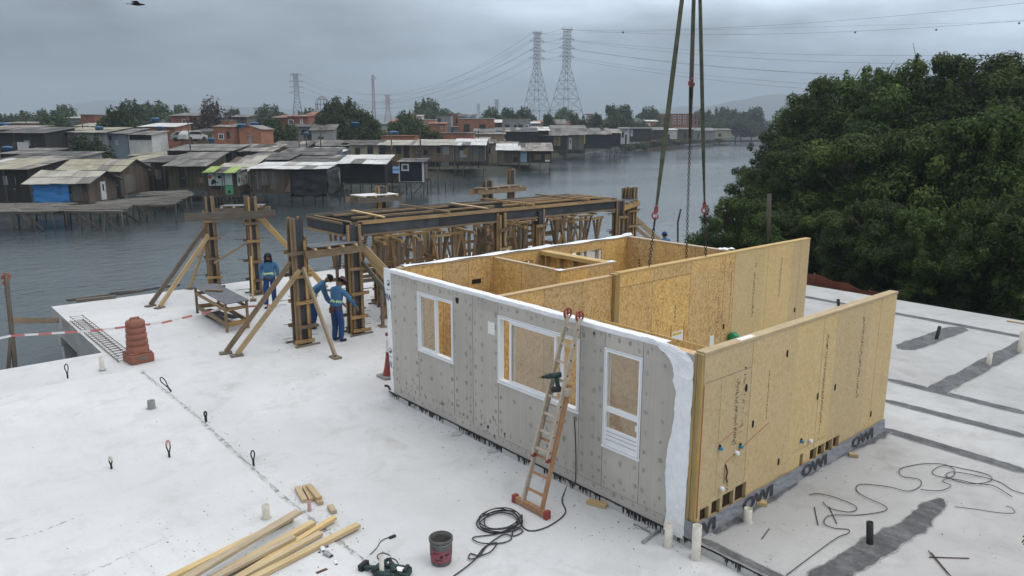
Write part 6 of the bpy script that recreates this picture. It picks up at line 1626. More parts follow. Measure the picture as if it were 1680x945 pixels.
MB().box((-.09, -.215, .80), (.07, -.17, .95)).bevel('tool_pouch', M['belt'], r, .01)
mb = MB(); mb.beam((-.02, -.20, .82), (.0, -.19, .45), .02, .02); mb.build('hammer_handle', M['belt'], r)
mb = MB(); n = 20
for rr, z in ((.108, .03), (.175, .025), (.178, .03), (.11, .045), (.10, .12), (.07, .145), (.0, .135)):
    for k in range(n): a = 2 * math.pi * k / n; mb.v.append(tuple(hp_(rr * math.cos(a), rr * 1.1 * math.sin(a), z + .012 * math.cos(2 * a) * (rr > .15))))
for i in range(6):
    for k in range(n): j = (k + 1) % n; mb.face([i * n + k, i * n + j, (i + 1) * n + j, (i + 1) * n + k], [(0, 0)] * 4, 0, .5, True)
mb.build('hat', M['hat'], r)
mb = MB(); dome(mb, hp_, .103, -.03, .10, back=-.015); mb.build('hair', M['hair'], r)
# man in a cap beyond the back wall
J = dict(pelvis=(0, 0, .96), chest=(0, .01, 1.29), neck=(0, .02, 1.50), head=(0, .04, 1.625), shl=(-.20, 0, 1.42), shr=(.20, 0, 1.42), ell=(-.25, .06, 1.15), elr=(.25, .06, 1.15), wrl=(-.17, .24, 1.02), wrr=(.17, .24, 1.02),
         hipl=(-.095, 0, .92), hipr=(.095, 0, .92), knl=(-.11, .02, .50), knr=(.11, .02, .50), anl=(-.11, -.03, .09), anr=(.12, -.03, .09), tol=(-.13, .13, .035), tor=(.14, .13, .035))
pb = G(1092, 376, 1.72)
r, hp_, band, mm = person('worker in a blue cap beyond the back wall, facing the river', (pb.x, pb.y, ZD), math.atan2(FH.y, FH.x) - math.pi / 2 + .5, J, face=True)
mb = MB(); dome(mb, hp_, .112, .02, .14, back=-.0); cp = mb.build('cap', M['trouser'], r)
mb = MB(); mb.prism([hp_(-.08, .08, .03), hp_(-.06, .17, .02), hp_(.06, .17, .02), hp_(.08, .08, .03)], tuple(hp_(0, 0, .012) - hp_(0, 0, 0))); mb.build('visor', M['trouser'], cp)
mb = MB(); dome(mb, hp_, .105, -.04, .08, back=-.015); mb.build('hair', M['hair'], r)
band('reflective_strip', .12, .165, 'hivis')
# someone half out of the picture at the right edge
pr_ = G(1702, 988, 0)
J = dict(pelvis=(0, 0, .96), chest=(0, .01, 1.29), neck=(0, .02, 1.50), head=(0, .04, 1.625), shl=(-.20, 0, 1.42), shr=(.20, 0, 1.42), ell=(-.25, .0, 1.15), elr=(.25, .0, 1.15), wrl=(-.26, .08, .92), wrr=(.26, .08, .92),
         hipl=(-.095, 0, .92), hipr=(.095, 0, .92), knl=(-.11, .02, .50), knr=(.11, .02, .50), anl=(-.11, -.03, .09), anr=(.12, -.03, .09), tol=(-.13, .13, .035), tor=(.14, .13, .035))
r, hp_, band, mm = person('person in a dark red shirt and grey trousers cut off by the right picture edge', (pr_.x, pr_.y, 0), math.atan2(FH.y, FH.x) - math.pi / 2 + .6, J, mats=dict(shirt='maroon', trouser='grey_cloth'))
mb = MB(); dome(mb, hp_, .108, .0, .13, back=-.01); mb.build('hair', M['hair'], r)
# ------------------------------------------------------------------ the town on the far bank
random.seed(31)
DW = Vector((0, 0, 0))
def dz(x, y, D): return TP(x, y, D).z
def lat(x, D): return (TP(x, 240, D) - CAM).dot(RT)
def roof_sheet(mb, pts, th=.05, mi=0):
    """pts: front-left, front-right, back-right, back-left of a sloping roof"""
    P = [Vector(p) for p in pts]; d = Vector((0, 0, th)); t = random.random()
    n = len(mb.v)
    B = len(mb.v); mb.v += [tuple(p) for p in P] + [tuple(p + d) for p in P]
    w = (P[1] - P[0]).length; l = (P[3] - P[0]).length; o = random.random() * 50
    mb.face([B + 4, B + 5, B + 6, B + 7], [(o, o), (o + w, o), (o + w, o + l), (o, o + l)], mi, t)
    mb.face([B + 3, B + 2, B + 1, B], [(0, 0), (w, 0), (w, l), (0, l)], mi, t)
    for a, b in ((0, 1), (1, 2), (2, 3), (3, 0)): mb.face([B + a, B + b, B + 4 + b, B + 4 + a], [(0, 0), (1, 0), (1, th), (0, th)], mi, t)
def dry(px, D):
    l = lat(px, D)
    for (l0, d0), (l1, d1) in zip(land[:-1], land[1:]):
        if l0 <= l <= l1: return D > d0 + (d1 - d0) * (l - l0) / (l1 - l0) + 9
    return l < -60
def roof_plane(mb, A, B, C, D_, fine=True, nm=1):
    A, B, C, D_ = map(Vector, (A, B, C, D_)); w = (B - A).length; k = max(1, int(w / (1.1 if fine else 3.4)))
    base = random.random()
    rows = 2 if fine and (D_ - A).length > 2.6 else 1
    for j in range(rows):
        for i in range(k):
            if fine and random.random() < .012: continue
            u0, u1 = i / k - .012, (i + 1) / k + .012; v0, v1 = (j / rows - (.02 if j else random.uniform(0, .05)), (j + 1) / rows + .02)
            z = Vector((0, 0, (rows - 1 - j) * -.0 + j * .035 + random.uniform(0, .03) * fine)); tw = random.uniform(-.03, .03) * fine
            q = lambda u, v: lerp(lerp(A, B, u), lerp(D_, C, u), v)
            roof_sheet(mb, [q(u0, v0) + z, q(u1, v0) + z + Vector((0, 0, tw)), q(u1, v1) + z + Vector((0, 0, tw)), q(u0, v1) + z], .03, 0 if random.random() > (.16 if fine else 0) else random.choice((1, 2)))
def shack(name, label, x0, x1, yf, ye, yr, D, dep, wall='plank_brown', roof='roof_grey', kind='shed', over=.35, stilts=0, ops=(), side=None, group=None, cat='house', ridge_over=.25, zf=None, skirt=True, rot=0.0, trim=None):
    """front face between pixels x0 and x1 at D metres, floor at yf, eaves at ye, ridge (or back edge) at yr; ops: openings on the front/right side"""
    xm = (x0 + x1) / 2
    z0 = dz(xm, yf, D) if zf is None else zf
    ze = dz(xm, ye, D); w = lat(x1, D) - lat(x0, D)
    zr = dz(xm, yr, D + (dep / 2 if kind == 'gable' else dep))
    if kind == 'gablex': zr = dz(xm, yr, D)
    zr = max(zr, ze + .05)
    base = CAM + RT * lat(x0, D) + FH * D; base.z = z0
    r = thing(name, label, cat, base, TOWN + rot, group)
    h = ze - z0; hr = zr - z0; lo = -0.02
    if skirt and stilts == 0: lo = ZL - z0 - .3
    mb = MB(); t = random.random()
    if kind == 'shed': P = [(0, 0, lo), (w, 0, lo), (w, dep, lo), (0, dep, lo), (0, 0, h), (w, 0, h), (w, dep, hr), (0, dep, hr)]; mb.hexa(P, 0, t)
    elif kind == 'flat': mb.box((0, 0, lo), (w, dep, h), 0, t)
    elif kind == 'gable':
        mb.prism([(0, 0, lo), (0, dep, lo), (0, dep, h), (0, dep / 2, hr), (0, 0, h)], (w, 0, 0), 0, t)
    else:
        mb.prism([(0, 0, lo), (w, 0, lo), (w, 0, h), (w / 2, 0, hr), (0, 0, h)], (0, dep, 0), 0, t)
    wl_ = mb.build('wall', [M[wall]], r)
    mb = MB(); a = ridge_over
    if kind == 'shed':
        sl = (hr - h) / dep; f = over
        roof_plane(mb, (-a, -f, h - sl * f + .01), (w + a, -f, h - sl * f + .01), (w + a, dep + .3, hr + sl * .3 + .01), (-a, dep + .3, hr + sl * .3 + .01), D < 190)
    elif kind == 'flat':
        mb.box((-.12, -.12, h), (w + .12, dep + .12, h + .16))
    elif kind == 'gable':
        sl = (hr - h) / (dep / 2); f = over
        roof_plane(mb, (-a, -f, h - sl * f + .01), (w + a, -f, h - sl * f + .01), (w + a, dep / 2, hr + .01), (-a, dep / 2, hr + .01), D < 190)
        roof_plane(mb, (w + a, dep + over, h - sl * over + .01), (-a, dep + over, h - sl * over + .01), (-a, dep / 2, hr + .012), (w + a, dep / 2, hr + .012), D < 190)
    else:
        sl = (hr - h) / (w / 2)
        roof_sheet(mb, [(w + a, -over, h - sl * a + .01), (w + a, dep + .3, h - sl * a + .01), (w / 2, dep + .3, hr + .01), (w / 2, -over, hr + .01)])
        roof_sheet(mb, [(-a, dep + .3, h - sl * a + .012), (-a, -over, h - sl * a + .012), (w / 2, -over, hr + .012), (w / 2, dep + .3, hr + .012)])
    mb.build('roof', [M[roof], M['roof_tin'] if roof != 'roof_white' else M['roof_pale'], M['roof_grey'] if roof in ('roof_dark', 'roof_pale', 'roof_beige') else M['roof_dark'] if roof != 'roof_white' else M['roof_grey']], r)
    def P3(face, u, v, o):
        return (u, -o, v) if face == 'F' else (w + o, u, v)
    for q in ops:
        face, u0, u1, v0, v1, k = q[:6]
        W_ = w if face == 'F' else dep
        u0, u1, v0, v1 = u0 * W_, u1 * W_, v0 * h, v1 * h
        def bx(a, b, c, d, o0, o1, m_, nm, par=r):
            mb = MB()
            if face == 'F': mb.box((a, -o1, c), (b, -o0, d))
            else: mb.box((w + o0, a, c), (w + o1, b, d))
            return mb.build(nm, M[m_], par)
        if k.startswith('win') and k != 'winsq':
            fm = {'win': 'door_dark', 'winw': 'trim_white', 'wing': 'wall_lightgrey', 'winb': 'plank_dark', 'winp': 'plank_yellow'}[k]
            f = bx(u0, u1, v0, v1, .0, .05, fm, 'window')
            e = (u1 - u0) * .14
            if k != 'win': 
                bx(u0 + e, (u0 + u1) / 2 - e * .2, v0 + e, v1 - e, .052, .06, 'dark_glass', 'pane', f); bx((u0 + u1) / 2 + e * .2, u1 - e, v0 + e, v1 - e, .052, .06, 'dark_glass', 'pane', f)
            else: bx(u0 + e * .5, u1 - e * .5, v0 + e * .5, v1 - e * .5, .052, .056, 'dark_glass', 'pane', f)
        elif k == 'winsq':
            f = bx(u0, u1, v0, v1, .0, .05, 'trim_white', 'window'); e = (u1 - u0) * .2
            bx(u0 + e, u1 - e, v0 + e, v1 - e, .052, .06, 'dark_glass', 'pane', f)
        elif k == 'shut':
            f = bx(u0, u1, v0, v1, .0, .05, 'trim_white', 'window')
            for i in range(3): bx(u0 + (u1 - u0) * (.24 + .24 * i), u0 + (u1 - u0) * (.28 + .24 * i), v0, v1, .052, .06, 'wall_lightgrey', 'shutter', f)
        elif k.startswith('door'):
            dm = {'door': 'door_dark', 'doorw': 'door_pale', 'doorb': 'door_blue', 'doorn': 'door_navy'}[k]
            f = bx(u0, u1, v0, v1, .0, .05, dm, 'door'); e = (u1 - u0) * .12
            bx(u1 - e * 2, u1 - e, v0 + (v1 - v0) * .45, v0 + (v1 - v0) * .5, .052, .09, 'steel', 'handle', f)
            if k == 'doorw': bx(u0 + 3 * e, u1 - 3 * e, v0 + (v1 - v0) * .5, v0 + (v1 - v0) * .85, .052, .056, 'dark_glass', 'pane', f)
        else:
            nm, m_ = k.split(':'); bx(u0, u1, v0, v1, .0, q[6] if len(q) > 6 else .05, m_, nm)
    if 'plank' in wall and D < 150:
        for _ in range(random.choice((1, 2, 3))):
            pw, ph = random.uniform(.5, 1.4), random.uniform(.4, 1.3); u = random.uniform(0, max(.1, w - pw)); v = random.uniform(.05, max(.1, h - ph - .1))
            if ph > h - .2: continue
            mb = MB(); mb.box((u, -.028 - random.random() * .012, v), (min(w, u + pw), .0, v + ph)); mb.build('wall_patch', M[random.choice(('plank_grey', 'plank_brown', 'plank_dark', 'wall_grey', 'wall_black', 'plank_pink', 'wall_lightgrey'))], r)
        for k in range(max(2, int(w / 1.6)) + 1):
            u = w * k / max(2, int(w / 1.6)); mb = MB(); mb.beam((u, -.045, lo), (u + random.uniform(-.05, .05), -.045, h), .07, .07); mb.build('wall_stud', M['stilt'], r)
    if stilts:
        L0 = ZW - z0 - .5; k = max(2, int(w / stilts)); rows = max(2, int(dep / 2.2))
        for j in range(rows):
            for i in range(k + 1):
                if j and random.random() < .3: continue
                x = w * i / k + random.uniform(-.15, .15); y = dep * j / max(1, rows - 1) * .96 + .05
                mb = MB(); mb.cyl((x + random.uniform(-.12, .12), y, L0), (x, y, .02), random.uniform(.05, .08), .055, 6); mb.build('stilt', M['stilt'], r)
        for i in range(k):
            if random.random() < .55:
                mb = MB(); mb.beam((w * i / k, .02, L0 * .75), (w * (i + 1) / k, .02, -.15), .06, .08); mb.build('stilt_brace', M['stilt'], r)
        mb = MB(); mb.beam((-.2, .0, -.1), (w + .2, .0, -.1), .12, .14); mb.beam((-.2, dep, -.1), (w + .2, dep, -.1), .12, .14); mb.build('floor_beam', M['stilt'], r)
    return r, w, dep, h, hr
def tarp(r, face, w, dep, u0, u1, v0, v1, mat, nm='tarpaulin', sag=.1):
    mb = MB(); nx, ny = 12, 9; W_ = w if face == 'F' else dep
    for j in range(ny + 1):
        for i in range(nx + 1):
            u = (u0 + (u1 - u0) * i / nx) * W_; v = v0 + (v1 - v0) * j / ny; o = .06 + sag * random.random() * (1 - j / ny * .7) + .05 * math.sin(j * 1.9 + i * .4)
            mb.v.append((u, -o, v + .06 * math.sin(i * 1.3)) if face == 'F' else (w + o, u, v))
    for j in range(ny):
        for i in range(nx): a = j * (nx + 1) + i; mb.face([a, a + 1, a + nx + 2, a + nx + 1], [(0, 0)] * 4, 0, .5, True)
    o = mb.build(nm, M[mat], r); s = o.modifiers.new('s', 'SOLIDIFY'); s.thickness = .02
    return o
# --- stilt houses along the water, from the left
r, w, d, h, hr = shack('stilt_house', 'plank hut with a blue tarpaulin over its front, by the plank jetty', 45, 136, 333, 298, 281, 64, 4.6, 'plank_brown', 'roof_pale', 'gable', .55, 2.4,
    [('R', .42, .60, .04, .92, 'doorw'), ('F', .70, .9, .1, .9, 'boards:plank_grey')], ridge_over=.5)
tarp(r, 'F', w, d, .0, .66, .02, h * .96, 'tarp_blue')
shack('stilt_house', 'brown plank hut with a long beige roof, just behind the blue tarpaulin hut', 92, 192, 322, 279, 262, 71, 5.5, 'plank_brown', 'roof_beige', 'gable', .4, 2.4, [('F', .86, .97, 0, .9, 'doorn'), ('R', .1, .5, .1, .8, 'boards:plank_grey')])
shack('stilt_house', 'dark plank hut with a streaked roof at the left picture edge', -40, 42, 332, 277, 262, 71, 6, 'plank_dark', 'roof_beige', 'shed', .4, 2.2, [('F', .55, .7, 0, .85, 'door')])
shack('stilt_house', 'low hut with a white sheet roof at the left picture edge', -30, 28, 300, 272, 262, 80, 4, 'plank_dark', 'roof_white', 'shed', .3, 0, [('F', .3, .5, .2, .7, 'win')])
shack('stilt_house', 'black plank shack with one small white shutter, right of the beige roofed hut', 226, 266, 313, 266, 258, 77, 5, 'plank_dark', 'roof_dark', 'shed', .25, 2, [('F', .18, .48, .70, .96, 'boards:trim_white'), ('R', .1, .4, .05, .7, 'door')])
shack('stilt_house', 'mossy green plank shack with a dark doorway under grey sheets', 272, 335, 308, 271, 252, 75, 5.5, 'plank_moss', 'roof_grey', 'shed', .45, 2, [('F', .27, .44, .02, .92, 'door')])
r, w, d, h, hr = shack('stilt_house', 'hut with a painted white mural front under lime green roof strips', 336, 384, 320, 283, 276, 70, 3, 'plank_brown', 'roof_dark', 'shed', .5, 2, [])
for u0, u1, v0, m_ in ((.03, .26, .42, 'mural_white'), (.28, .56, .42, 'mural_white'), (.60, .86, .03, 'mural_green'), (.60, .86, .45, 'mural_white')): 
    MB().box((u0 * w, -.05, v0 * h), (u1 * w, -.0, h * (.97 if v0 > .1 else .43))).build('painted_panel', M[m_], r)
for u0, u1, m_ in ((.06, .28, 'mural_white'), (.32, .6, 'mural_white'), (.66, .94, 'mural_white')): MB().box((w, u0 * d, h * .4), (w + .05, u1 * d, h * .97)).build('painted_panel', M[m_], r)
def blob(face, u, v, rr, m_, k=1.0):
    mb = MB(); pts = []
    for i in range(12):
        a = i * math.pi / 6; x = u * (w if face == 'F' else d) + rr * math.cos(a) * random.uniform(.85, 1.1); z = v * h + k * rr * math.sin(a) * random.uniform(.85, 1.1)
        pts.append((x, -.055, z) if face == 'F' else (w + .055, x, z))
    mb.prism(pts, (0, -.008, 0) if face == 'F' else (.008, 0, 0)); mb.build('painted_blot', M[m_], r)
for q in (('F', .10, .80, .17, 'mural_red'), ('F', .22, .60, .22, 'door_dark'), ('F', .16, .52, .13, 'door_dark'), ('F', .42, .80, .17, 'door_dark'), ('F', .34, .55, .10, 'door_dark', .6), ('F', .73, .15, .14, 'door_dark'), ('R', .16, .66, .2, 'door_dark', 1.6), ('R', .40, .66, .16, 'mural_red', 1.4), ('R', .8, .75, .18, 'door_dark', 1.3), ('R', .55, .6, .12, 'mural_green', 1.5)): blob(*q)
mb = MB()
for u0, u1, z in ((-.06, .32, .10), (.66, 1.04, .06)): roof_sheet(mb, [(u0 * w, -.75, h - .10 + z), (u1 * w, -.75, h - .08 + z), (u1 * w, 1.6, h + .35 + z), (u0 * w, 1.6, h + .35 + z)])
mb.build('roof_strip', M['roof_lime'], r)
shack('stilt_house', 'hut with a large pale sloping roof, directly behind the mural hut', 352, 402, 305, 280, 257, 74.5, 6, 'plank_brown', 'roof_pale', 'shed', .5, 2)
r, w, d, h, hr = shack('stilt_house', 'brown plank shack half wrapped in black tarpaulin under white roof sheets', 409, 532, 316, 277, 268, 71, 5, 'plank_brown', 'roof_white', 'shed', .35, 1.8, [('F', .04, .34, .12, .9, 'boards:plank_grey'), ('F', .12, .24, .14, .32, 'boards:plank_yellow')])
tarp(r, 'F', w, d, .53, 1.0, -.35, h * .97, 'tarp_black', sag=.25); tarp(r, 'R', w, d, 0, 1, -.3, h * .95, 'tarp_black', sag=.2)
mb = MB(); mb.prism([(.44 * w, -.07, .05), (.52 * w, -.07, .05), (.52 * w, -.07, h * .6)], (0, -.03, 0)); mb.build('torn_flap', M['wood'], r)
r, w, d, h, hr = shack('stilt_house', 'black walled stilt house with a bright white roof and one framed window', 556, 630, 300, 268, 256, 79, 5, 'wall_black', 'roof_white', 'shed', .4, 1.7, [('F', .10, .27, .45, .88, 'winb')])
r, w, d, h, hr = shack('stilt_house', 'navy stilt house with white edge boards and a square white framed window', 654, 694, 298, 266, 261, 82, 4.5, 'wall_navy', 'roof_dark', 'shed', .2, 1.6, [('F', .09, .40, .55, .92, 'winsq'), ('R', .25, .8, .1, .85, 'boards:plank_pink')])
mb = MB(); mb.box((w * .94, -.06, -.05), (w + .06, .0, h)); mb.build('edge_board', M['trim_white'], r); MB().box((0, -.055, -.12), (w * .93, .0, .0)).build('edge_board', M['trim_white'], r); MB().box((-.03, -.05, -.1), (.05, 0.0, h)).build('edge_board', M['trim_white'], r)
r, w, d, h, hr = shack('stilt_house', 'cream painted end of the long stilt row, moss stained, with two brown windows', 573, 621, 262, 238, 231, 113, 6, 'wall_cream', 'roof_dark', 'shed', .3, 2, [('F', .2, .36, .35, .8, 'win'), ('F', .62, .80, .4, .9, 'winb')])
shack('stilt_house', 'yellowish plank house in the long stilt row with three dark openings', 622, 682, 264, 238, 231, 113, 6, 'plank_yellow', 'roof_pale', 'shed', .3, 2, [('F', .0, .16, .3, .95, 'win'), ('F', .46, .6, .45, .9, 'win'), ('F', .66, .82, .02, .95, 'door')])
shack('stilt_house', 'pinkish plank house in the long stilt row with a small dark window', 682, 746, 264, 238, 230, 113, 6, 'plank_pink', 'roof_pale', 'shed', .3, 2, [('F', .54, .63, .5, .85, 'win'), ('F', .2, .3, .4, .7, 'winb')])
shack('stilt_house', 'grey plank house with a clean white roof ending the long stilt row', 747, 795, 264, 238, 229, 113, 6.5, 'plank_grey', 'roof_white', 'shed', .35, 1.7, [('F', .28, .4, .4, .8, 'boards:plank_yellow'), ('R', .5, .8, .3, .9, 'boards:plank_brown')])
shack('stilt_house', 'small brown stilt hut standing apart over the water with a white roof', 816, 852, 266, 246, 237, 128, 5, 'plank_brown', 'roof_white', 'shed', .3, 1.7, [('F', .05, .3, .0, .85, 'boards:plank_grey')])
shack('stilt_house', 'dark stilt hut over the water with a ragged roof and pale blue door', 853, 905, 266, 247, 236, 128, 5, 'plank_dark', 'roof_tin', 'shed', .35, 1.6, [('F', .02, .22, .0, .85, 'doorb'), ('F', .8, .95, .05, .2, 'boards:trim_white')])
# --- second line: roofs between the stilt row and the brick houses
GR = 'crowded low shacks behind the stilt row'
low = [(0, 112, 262, 250, 92, 'roof_dark', 'wall_lightgrey', 'dark streaked roof with a pale end wall, near the blue tarpaulin hut'), (200, 268, 264, 256, 98, 'roof_beige', 'plank_dark', 'low shack with a greenish beige roof, above the black plank shack'),
 (275, 380, 247, 238, 104, 'roof_grey', 'plank_dark', 'long grey roofed shack below the brick houses on the left'), (268, 320, 262, 252, 97, 'roof_dark', 'plank_dark', 'dark shack above the mossy green one'), (318, 350, 256, 249, 100, 'roof_tin', 'plank_brown', 'little rusty roofed shack above the mural hut'),
 (384, 445, 248, 238, 106, 'roof_tin', 'plank_brown', 'shack with a patchy pale roof, left of the middle'), (400, 470, 262, 252, 98, 'roof_dark', 'plank_dark', 'dark roofed shack above the tarpaulin wrapped one'), (440, 500, 242, 233, 112, 'roof_dark', 'plank_dark', 'dark roofed shack in the third line, left of the grey two storey house'),
 (455, 545, 254, 244, 104, 'roof_dark', 'wall_blue', 'dark roofed shack with a bluish wall, centre of the roofscape'), (474, 556, 266, 256, 97, 'roof_dark', 'plank_dark', 'dark low shack left of the bright white roof'), (500, 560, 249, 243, 108, 'roof_white', 'wall_blue', 'shack with a thin white roof behind the black walled stilt house'),
 (500, 600, 239, 231, 118, 'roof_grey', 'plank_brown', 'wide grey roof below the grey two storey house'), (640, 720, 233, 227, 126, 'roof_grey', 'plank_dark', 'grey roof just behind the long stilt row, left part'), (715, 800, 231, 226, 130, 'roof_tin', 'plank_dark', 'patchy roof just behind the long stilt row, right part'),
 (600, 645, 236, 229, 122, 'roof_dark', 'plank_dark', 'dark roof behind the cream stilt house'), (630, 652, 284, 275, 100, 'roof_blue', 'plank_brown', 'open lean-to with a blue sheet between the black and the navy stilt house'),
 (536, 560, 300, 266, 92, 'roof_dark', 'plank_brown', 'narrow brown plank shed between the wrapped shack and the white roofed one'), (812, 880, 216, 210, 165, 'roof_dark', 'plank_dark', 'dark shed with a wide roof behind the lone stilt huts'), (380, 400, 272, 262, 92, 'roof_white', 'plank_grey', 'small shed with a white sheet between the mural hut and the wrapped shack'),
 (0, 60, 252, 244, 97, 'roof_grey', 'plank_brown', 'brown shed with a grey roof at the left picture edge')]
for x0, x1, ye, yr, D, rf, wl2, lab in low:
    D = D * .92 if D < 108 else D
    shack('shack', lab, x0, x1, ye + 9, ye, yr, D, random.uniform(5, 7), wl2, rf, 'shed', .35, 0, [('F', .3, .42, .2, .8, 'win'), ('F', .6, .7, 0, .8, 'door')] if x1 - x0 > 40 else [], group=GR)
random.seed(101)
for i in range(85):
    D = random.uniform(90, 150); x = random.uniform(-20, 560) if D < 118 else random.uniform(-20, 860)
    z_ = ZL + random.uniform(1.9, 2.6); ye = 209 - (z_ - CAM.z) / D * FPX
    dk = random.random() < .42
    if not dry(x + 30, D): continue
    shack('shack', 'low %s roofed shack packed into the crowded roofscape' % ('dark' if dk else 'pale'), x, x + random.uniform(2.8, 6.5) / D * FPX, 0, ye, ye - random.uniform(2, 6) , D, random.uniform(3, 5.5), random.choice(('plank_dark', 'plank_brown', 'wall_grey', 'plank_grey', 'brick', 'wall_blue', 'wall_white')), random.choice(('roof_dark', 'roof_tin', 'roof_dark')) if dk else random.choice(('roof_grey', 'roof_pale', 'roof_white', 'roof_beige')), 'shed', .35, 0,
        [('F', .2, .35, .3, .75, 'win'), ('F', .6, .75, .0, .8, random.choice(('door', 'doorw', 'doorn')))], group='packed low %s roofed shacks' % ('dark' if dk else 'pale'), zf=ZL)
for i in range(34):
    D = random.uniform(112, 170); x = random.uniform(-20, 840)
    z_ = ZL + random.uniform(2.9, 5.6); ye = 209 - (z_ - CAM.z) / D * FPX; wl3 = random.choice(('brick', 'brick', 'brick_red', 'wall_grey', 'wall_lightgrey', 'wall_white', 'wall_salmon', 'wall_cream'))
    if not dry(x + 40, D): continue
    shack('house', 'small %s house packed among the houses behind the shacks' % ('brick' if 'brick' in wl3 else 'rendered'), x, x + random.uniform(4.5, 8) / D * FPX, 0, ye, ye - random.uniform(.5, 3), D, random.uniform(5, 7), wl3, random.choice(('roof_grey', 'roof_pale', 'roof_tin', 'roof_white', 'roof_tile')), random.choice(('shed', 'flat', 'gable')), .3, 0,
        [('F', .15, .35, .5, .8, random.choice(('win', 'winw', 'winb'))), ('F', .6, .8, .5, .8, random.choice(('win', 'winw')))], group='packed %s houses behind the shacks' % ('brick' if 'brick' in wl3 else 'rendered'), zf=ZL)
for i in range(16):
    D = random.uniform(85, 170); x = random.uniform(0, 900); b_ = TP(x, 240, D); b_.z = ZL
    r_ = thing('utility_pole', 'thin utility pole standing among the town roofs', 'pole', b_, TOWN + random.uniform(-.6, .6), 'utility poles among the town roofs')
    hh = random.uniform(5.5, 8.5); mb = MB(); mb.cyl((0, 0, 0), (random.uniform(-.2, .2), 0, hh), .10, .07, 6); mb.build('mast', M['stilt'], r_)
    mb = MB(); mb.beam((-.8, 0, hh - .5), (.8, 0, hh - .5), .08, .08); mb.build('cross_arm', M['stilt'], r_)
# --- houses behind
def house(label, x0, x1, yf, ye, yr, D, dep, wall, roof, kind, ops=(), over=.3, group=None):
    return shack('house', label, x0, x1, yf, ye, yr, D, dep, wall, roof, kind, over, 0, ops, group=group)
house('wide grey rendered house with one white shuttered window and a beige roof', 74, 174, 247, 217, 210, 105, 7, 'wall_grey', 'roof_beige', 'shed', [('F', .17, .30, .42, .80, 'shut'), ('R', .15, .3, .5, .75, 'win')], .4)
house('bluish grey house end joined to the wide grey rendered house', 175, 211, 246, 219, 212, 106, 6, 'wall_blue', 'roof_grey', 'shed', [('F', .14, .26, .6, .85, 'win'), ('F', .4, .55, .3, .6, 'boards:wall_lightgrey')], .3)
r, w, d, h, hr = house('bright white half wall with an open dark loft above it', 212, 250, 246, 221, 216, 106, 5, 'wall_white', 'roof_tin', 'shed', [('F', .05, 1, .66, .98, 'opening:door_dark')], .4)
house('dark plank house with a white sheet by its door at the left picture edge', 0, 76, 248, 218, 210, 100, 7, 'plank_dark', 'roof_dark', 'shed', [('F', .38, .62, .0, .5, 'boards:trim_white'), ('F', .66, .8, 0, .8, 'door')], .4)
house('brick house with a red gable strip and a rusty roof at the left picture edge', -30, 46, 236, 213, 207, 108, 6, 'brick_red', 'roof_tin', 'shed', [], .4)
house('orange brick house with a white roof and a dark window, left of the middle', 233, 290, 238, 208, 203, 120, 6, 'brick', 'roof_white', 'shed', [('F', .62, .78, .3, .7, 'win'), ('R', .3, .5, .2, .7, 'winb')], .3)
house('ochre garage front under a dark flat roof beside a white vehicle', 318, 352, 236, 216, 212, 116, 5, 'wall_cream', 'roof_dark', 'shed', [('F', .1, .9, .05, .8, 'shutter:plank_yellow')], .3)
house('narrow brick house with a white framed window and a chimney like upper block', 352, 384, 240, 208, 204, 116, 5, 'brick', 'roof_tin', 'shed', [('F', .24, .52, .35, .65, 'winw'), ('F', .66, .82, .4, .75, 'winb')], .2)
house('slim brick tower block rising above the narrow brick house', 366, 379, 212, 198, 196, 119, 3, 'brick', 'roof_grey', 'flat')
house('brick house with a rounded low gable and a grey door streak', 394, 429, 241, 212, 206, 114, 6, 'brick', 'roof_tin', 'gablex', [('F', .44, .58, .05, .7, 'boards:wall_grey')], .15)
house('red brick house with a white veranda frame, upper left', 284, 326, 210, 190, 186, 150, 7, 'brick_red', 'roof_grey', 'shed', [('F', .44, .58, .3, .7, 'winw'), ('F', .76, .98, .2, .9, 'opening:door_dark')])
house('brick house with a pole on its roof corner, upper far left', 138, 160, 206, 189, 187, 152, 6, 'brick_red', 'roof_grey', 'flat', [('F', .7, .95, .0, .3, 'win')])
house('pale long shed beside the brick house with the pole', 104, 138, 206, 194, 192, 158, 6, 'wall_lightgrey', 'roof_pale', 'shed')
house('pale flat shed in front of the brick house with the pole', 126, 172, 214, 207, 203, 140, 5, 'wall_white', 'roof_pale', 'shed')
house('grey green clad house in the upper left middle', 376, 408, 212, 192, 189, 158, 6, 'plank_grey', 'roof_grey', 'shed', [])
house('long red brick terrace with a white door, upper middle', 452, 482, 208, 193, 190, 150, 6, 'brick_red', 'roof_tile', 'shed', [('F', .1, .25, .2, .6, 'winw')])
house('red brick terrace end with two windows, upper middle', 474, 508, 208, 191, 189, 148, 6, 'brick_red', 'roof_tile', 'shed', [('F', .05, .3, .2, .7, 'winw'), ('F', .6, .75, .3, .7, 'doorw')])
house('taller brick house behind the red brick terrace', 506, 528, 205, 188, 184, 155, 6, 'brick_red', 'roof_tile', 'shed', [('F', .1, .3, .4, .75, 'winb'), ('F', .5, .7, .4, .75, 'winb')])
house('low dark roofed house below the red brick terrace', 482, 518, 226, 208, 204, 135, 6, 'wall_grey', 'roof_dark', 'gable', [('F', .4, .6, .3, .7, 'win')])
house('grey two storey house with a grey gable roof and one wide window', 512, 549, 240, 213, 204, 124, 6, 'wall_lightgrey', 'roof_grey', 'gable', [('F', .24, .58, .38, .64, 'wing'), ('R', .4, .6, .3, .6, 'win')])
house('salmon roofed low house among the trees, right of the middle', 640, 668, 207, 201, 196, 190, 7, 'wall_salmon', 'roof_tile', 'shed')
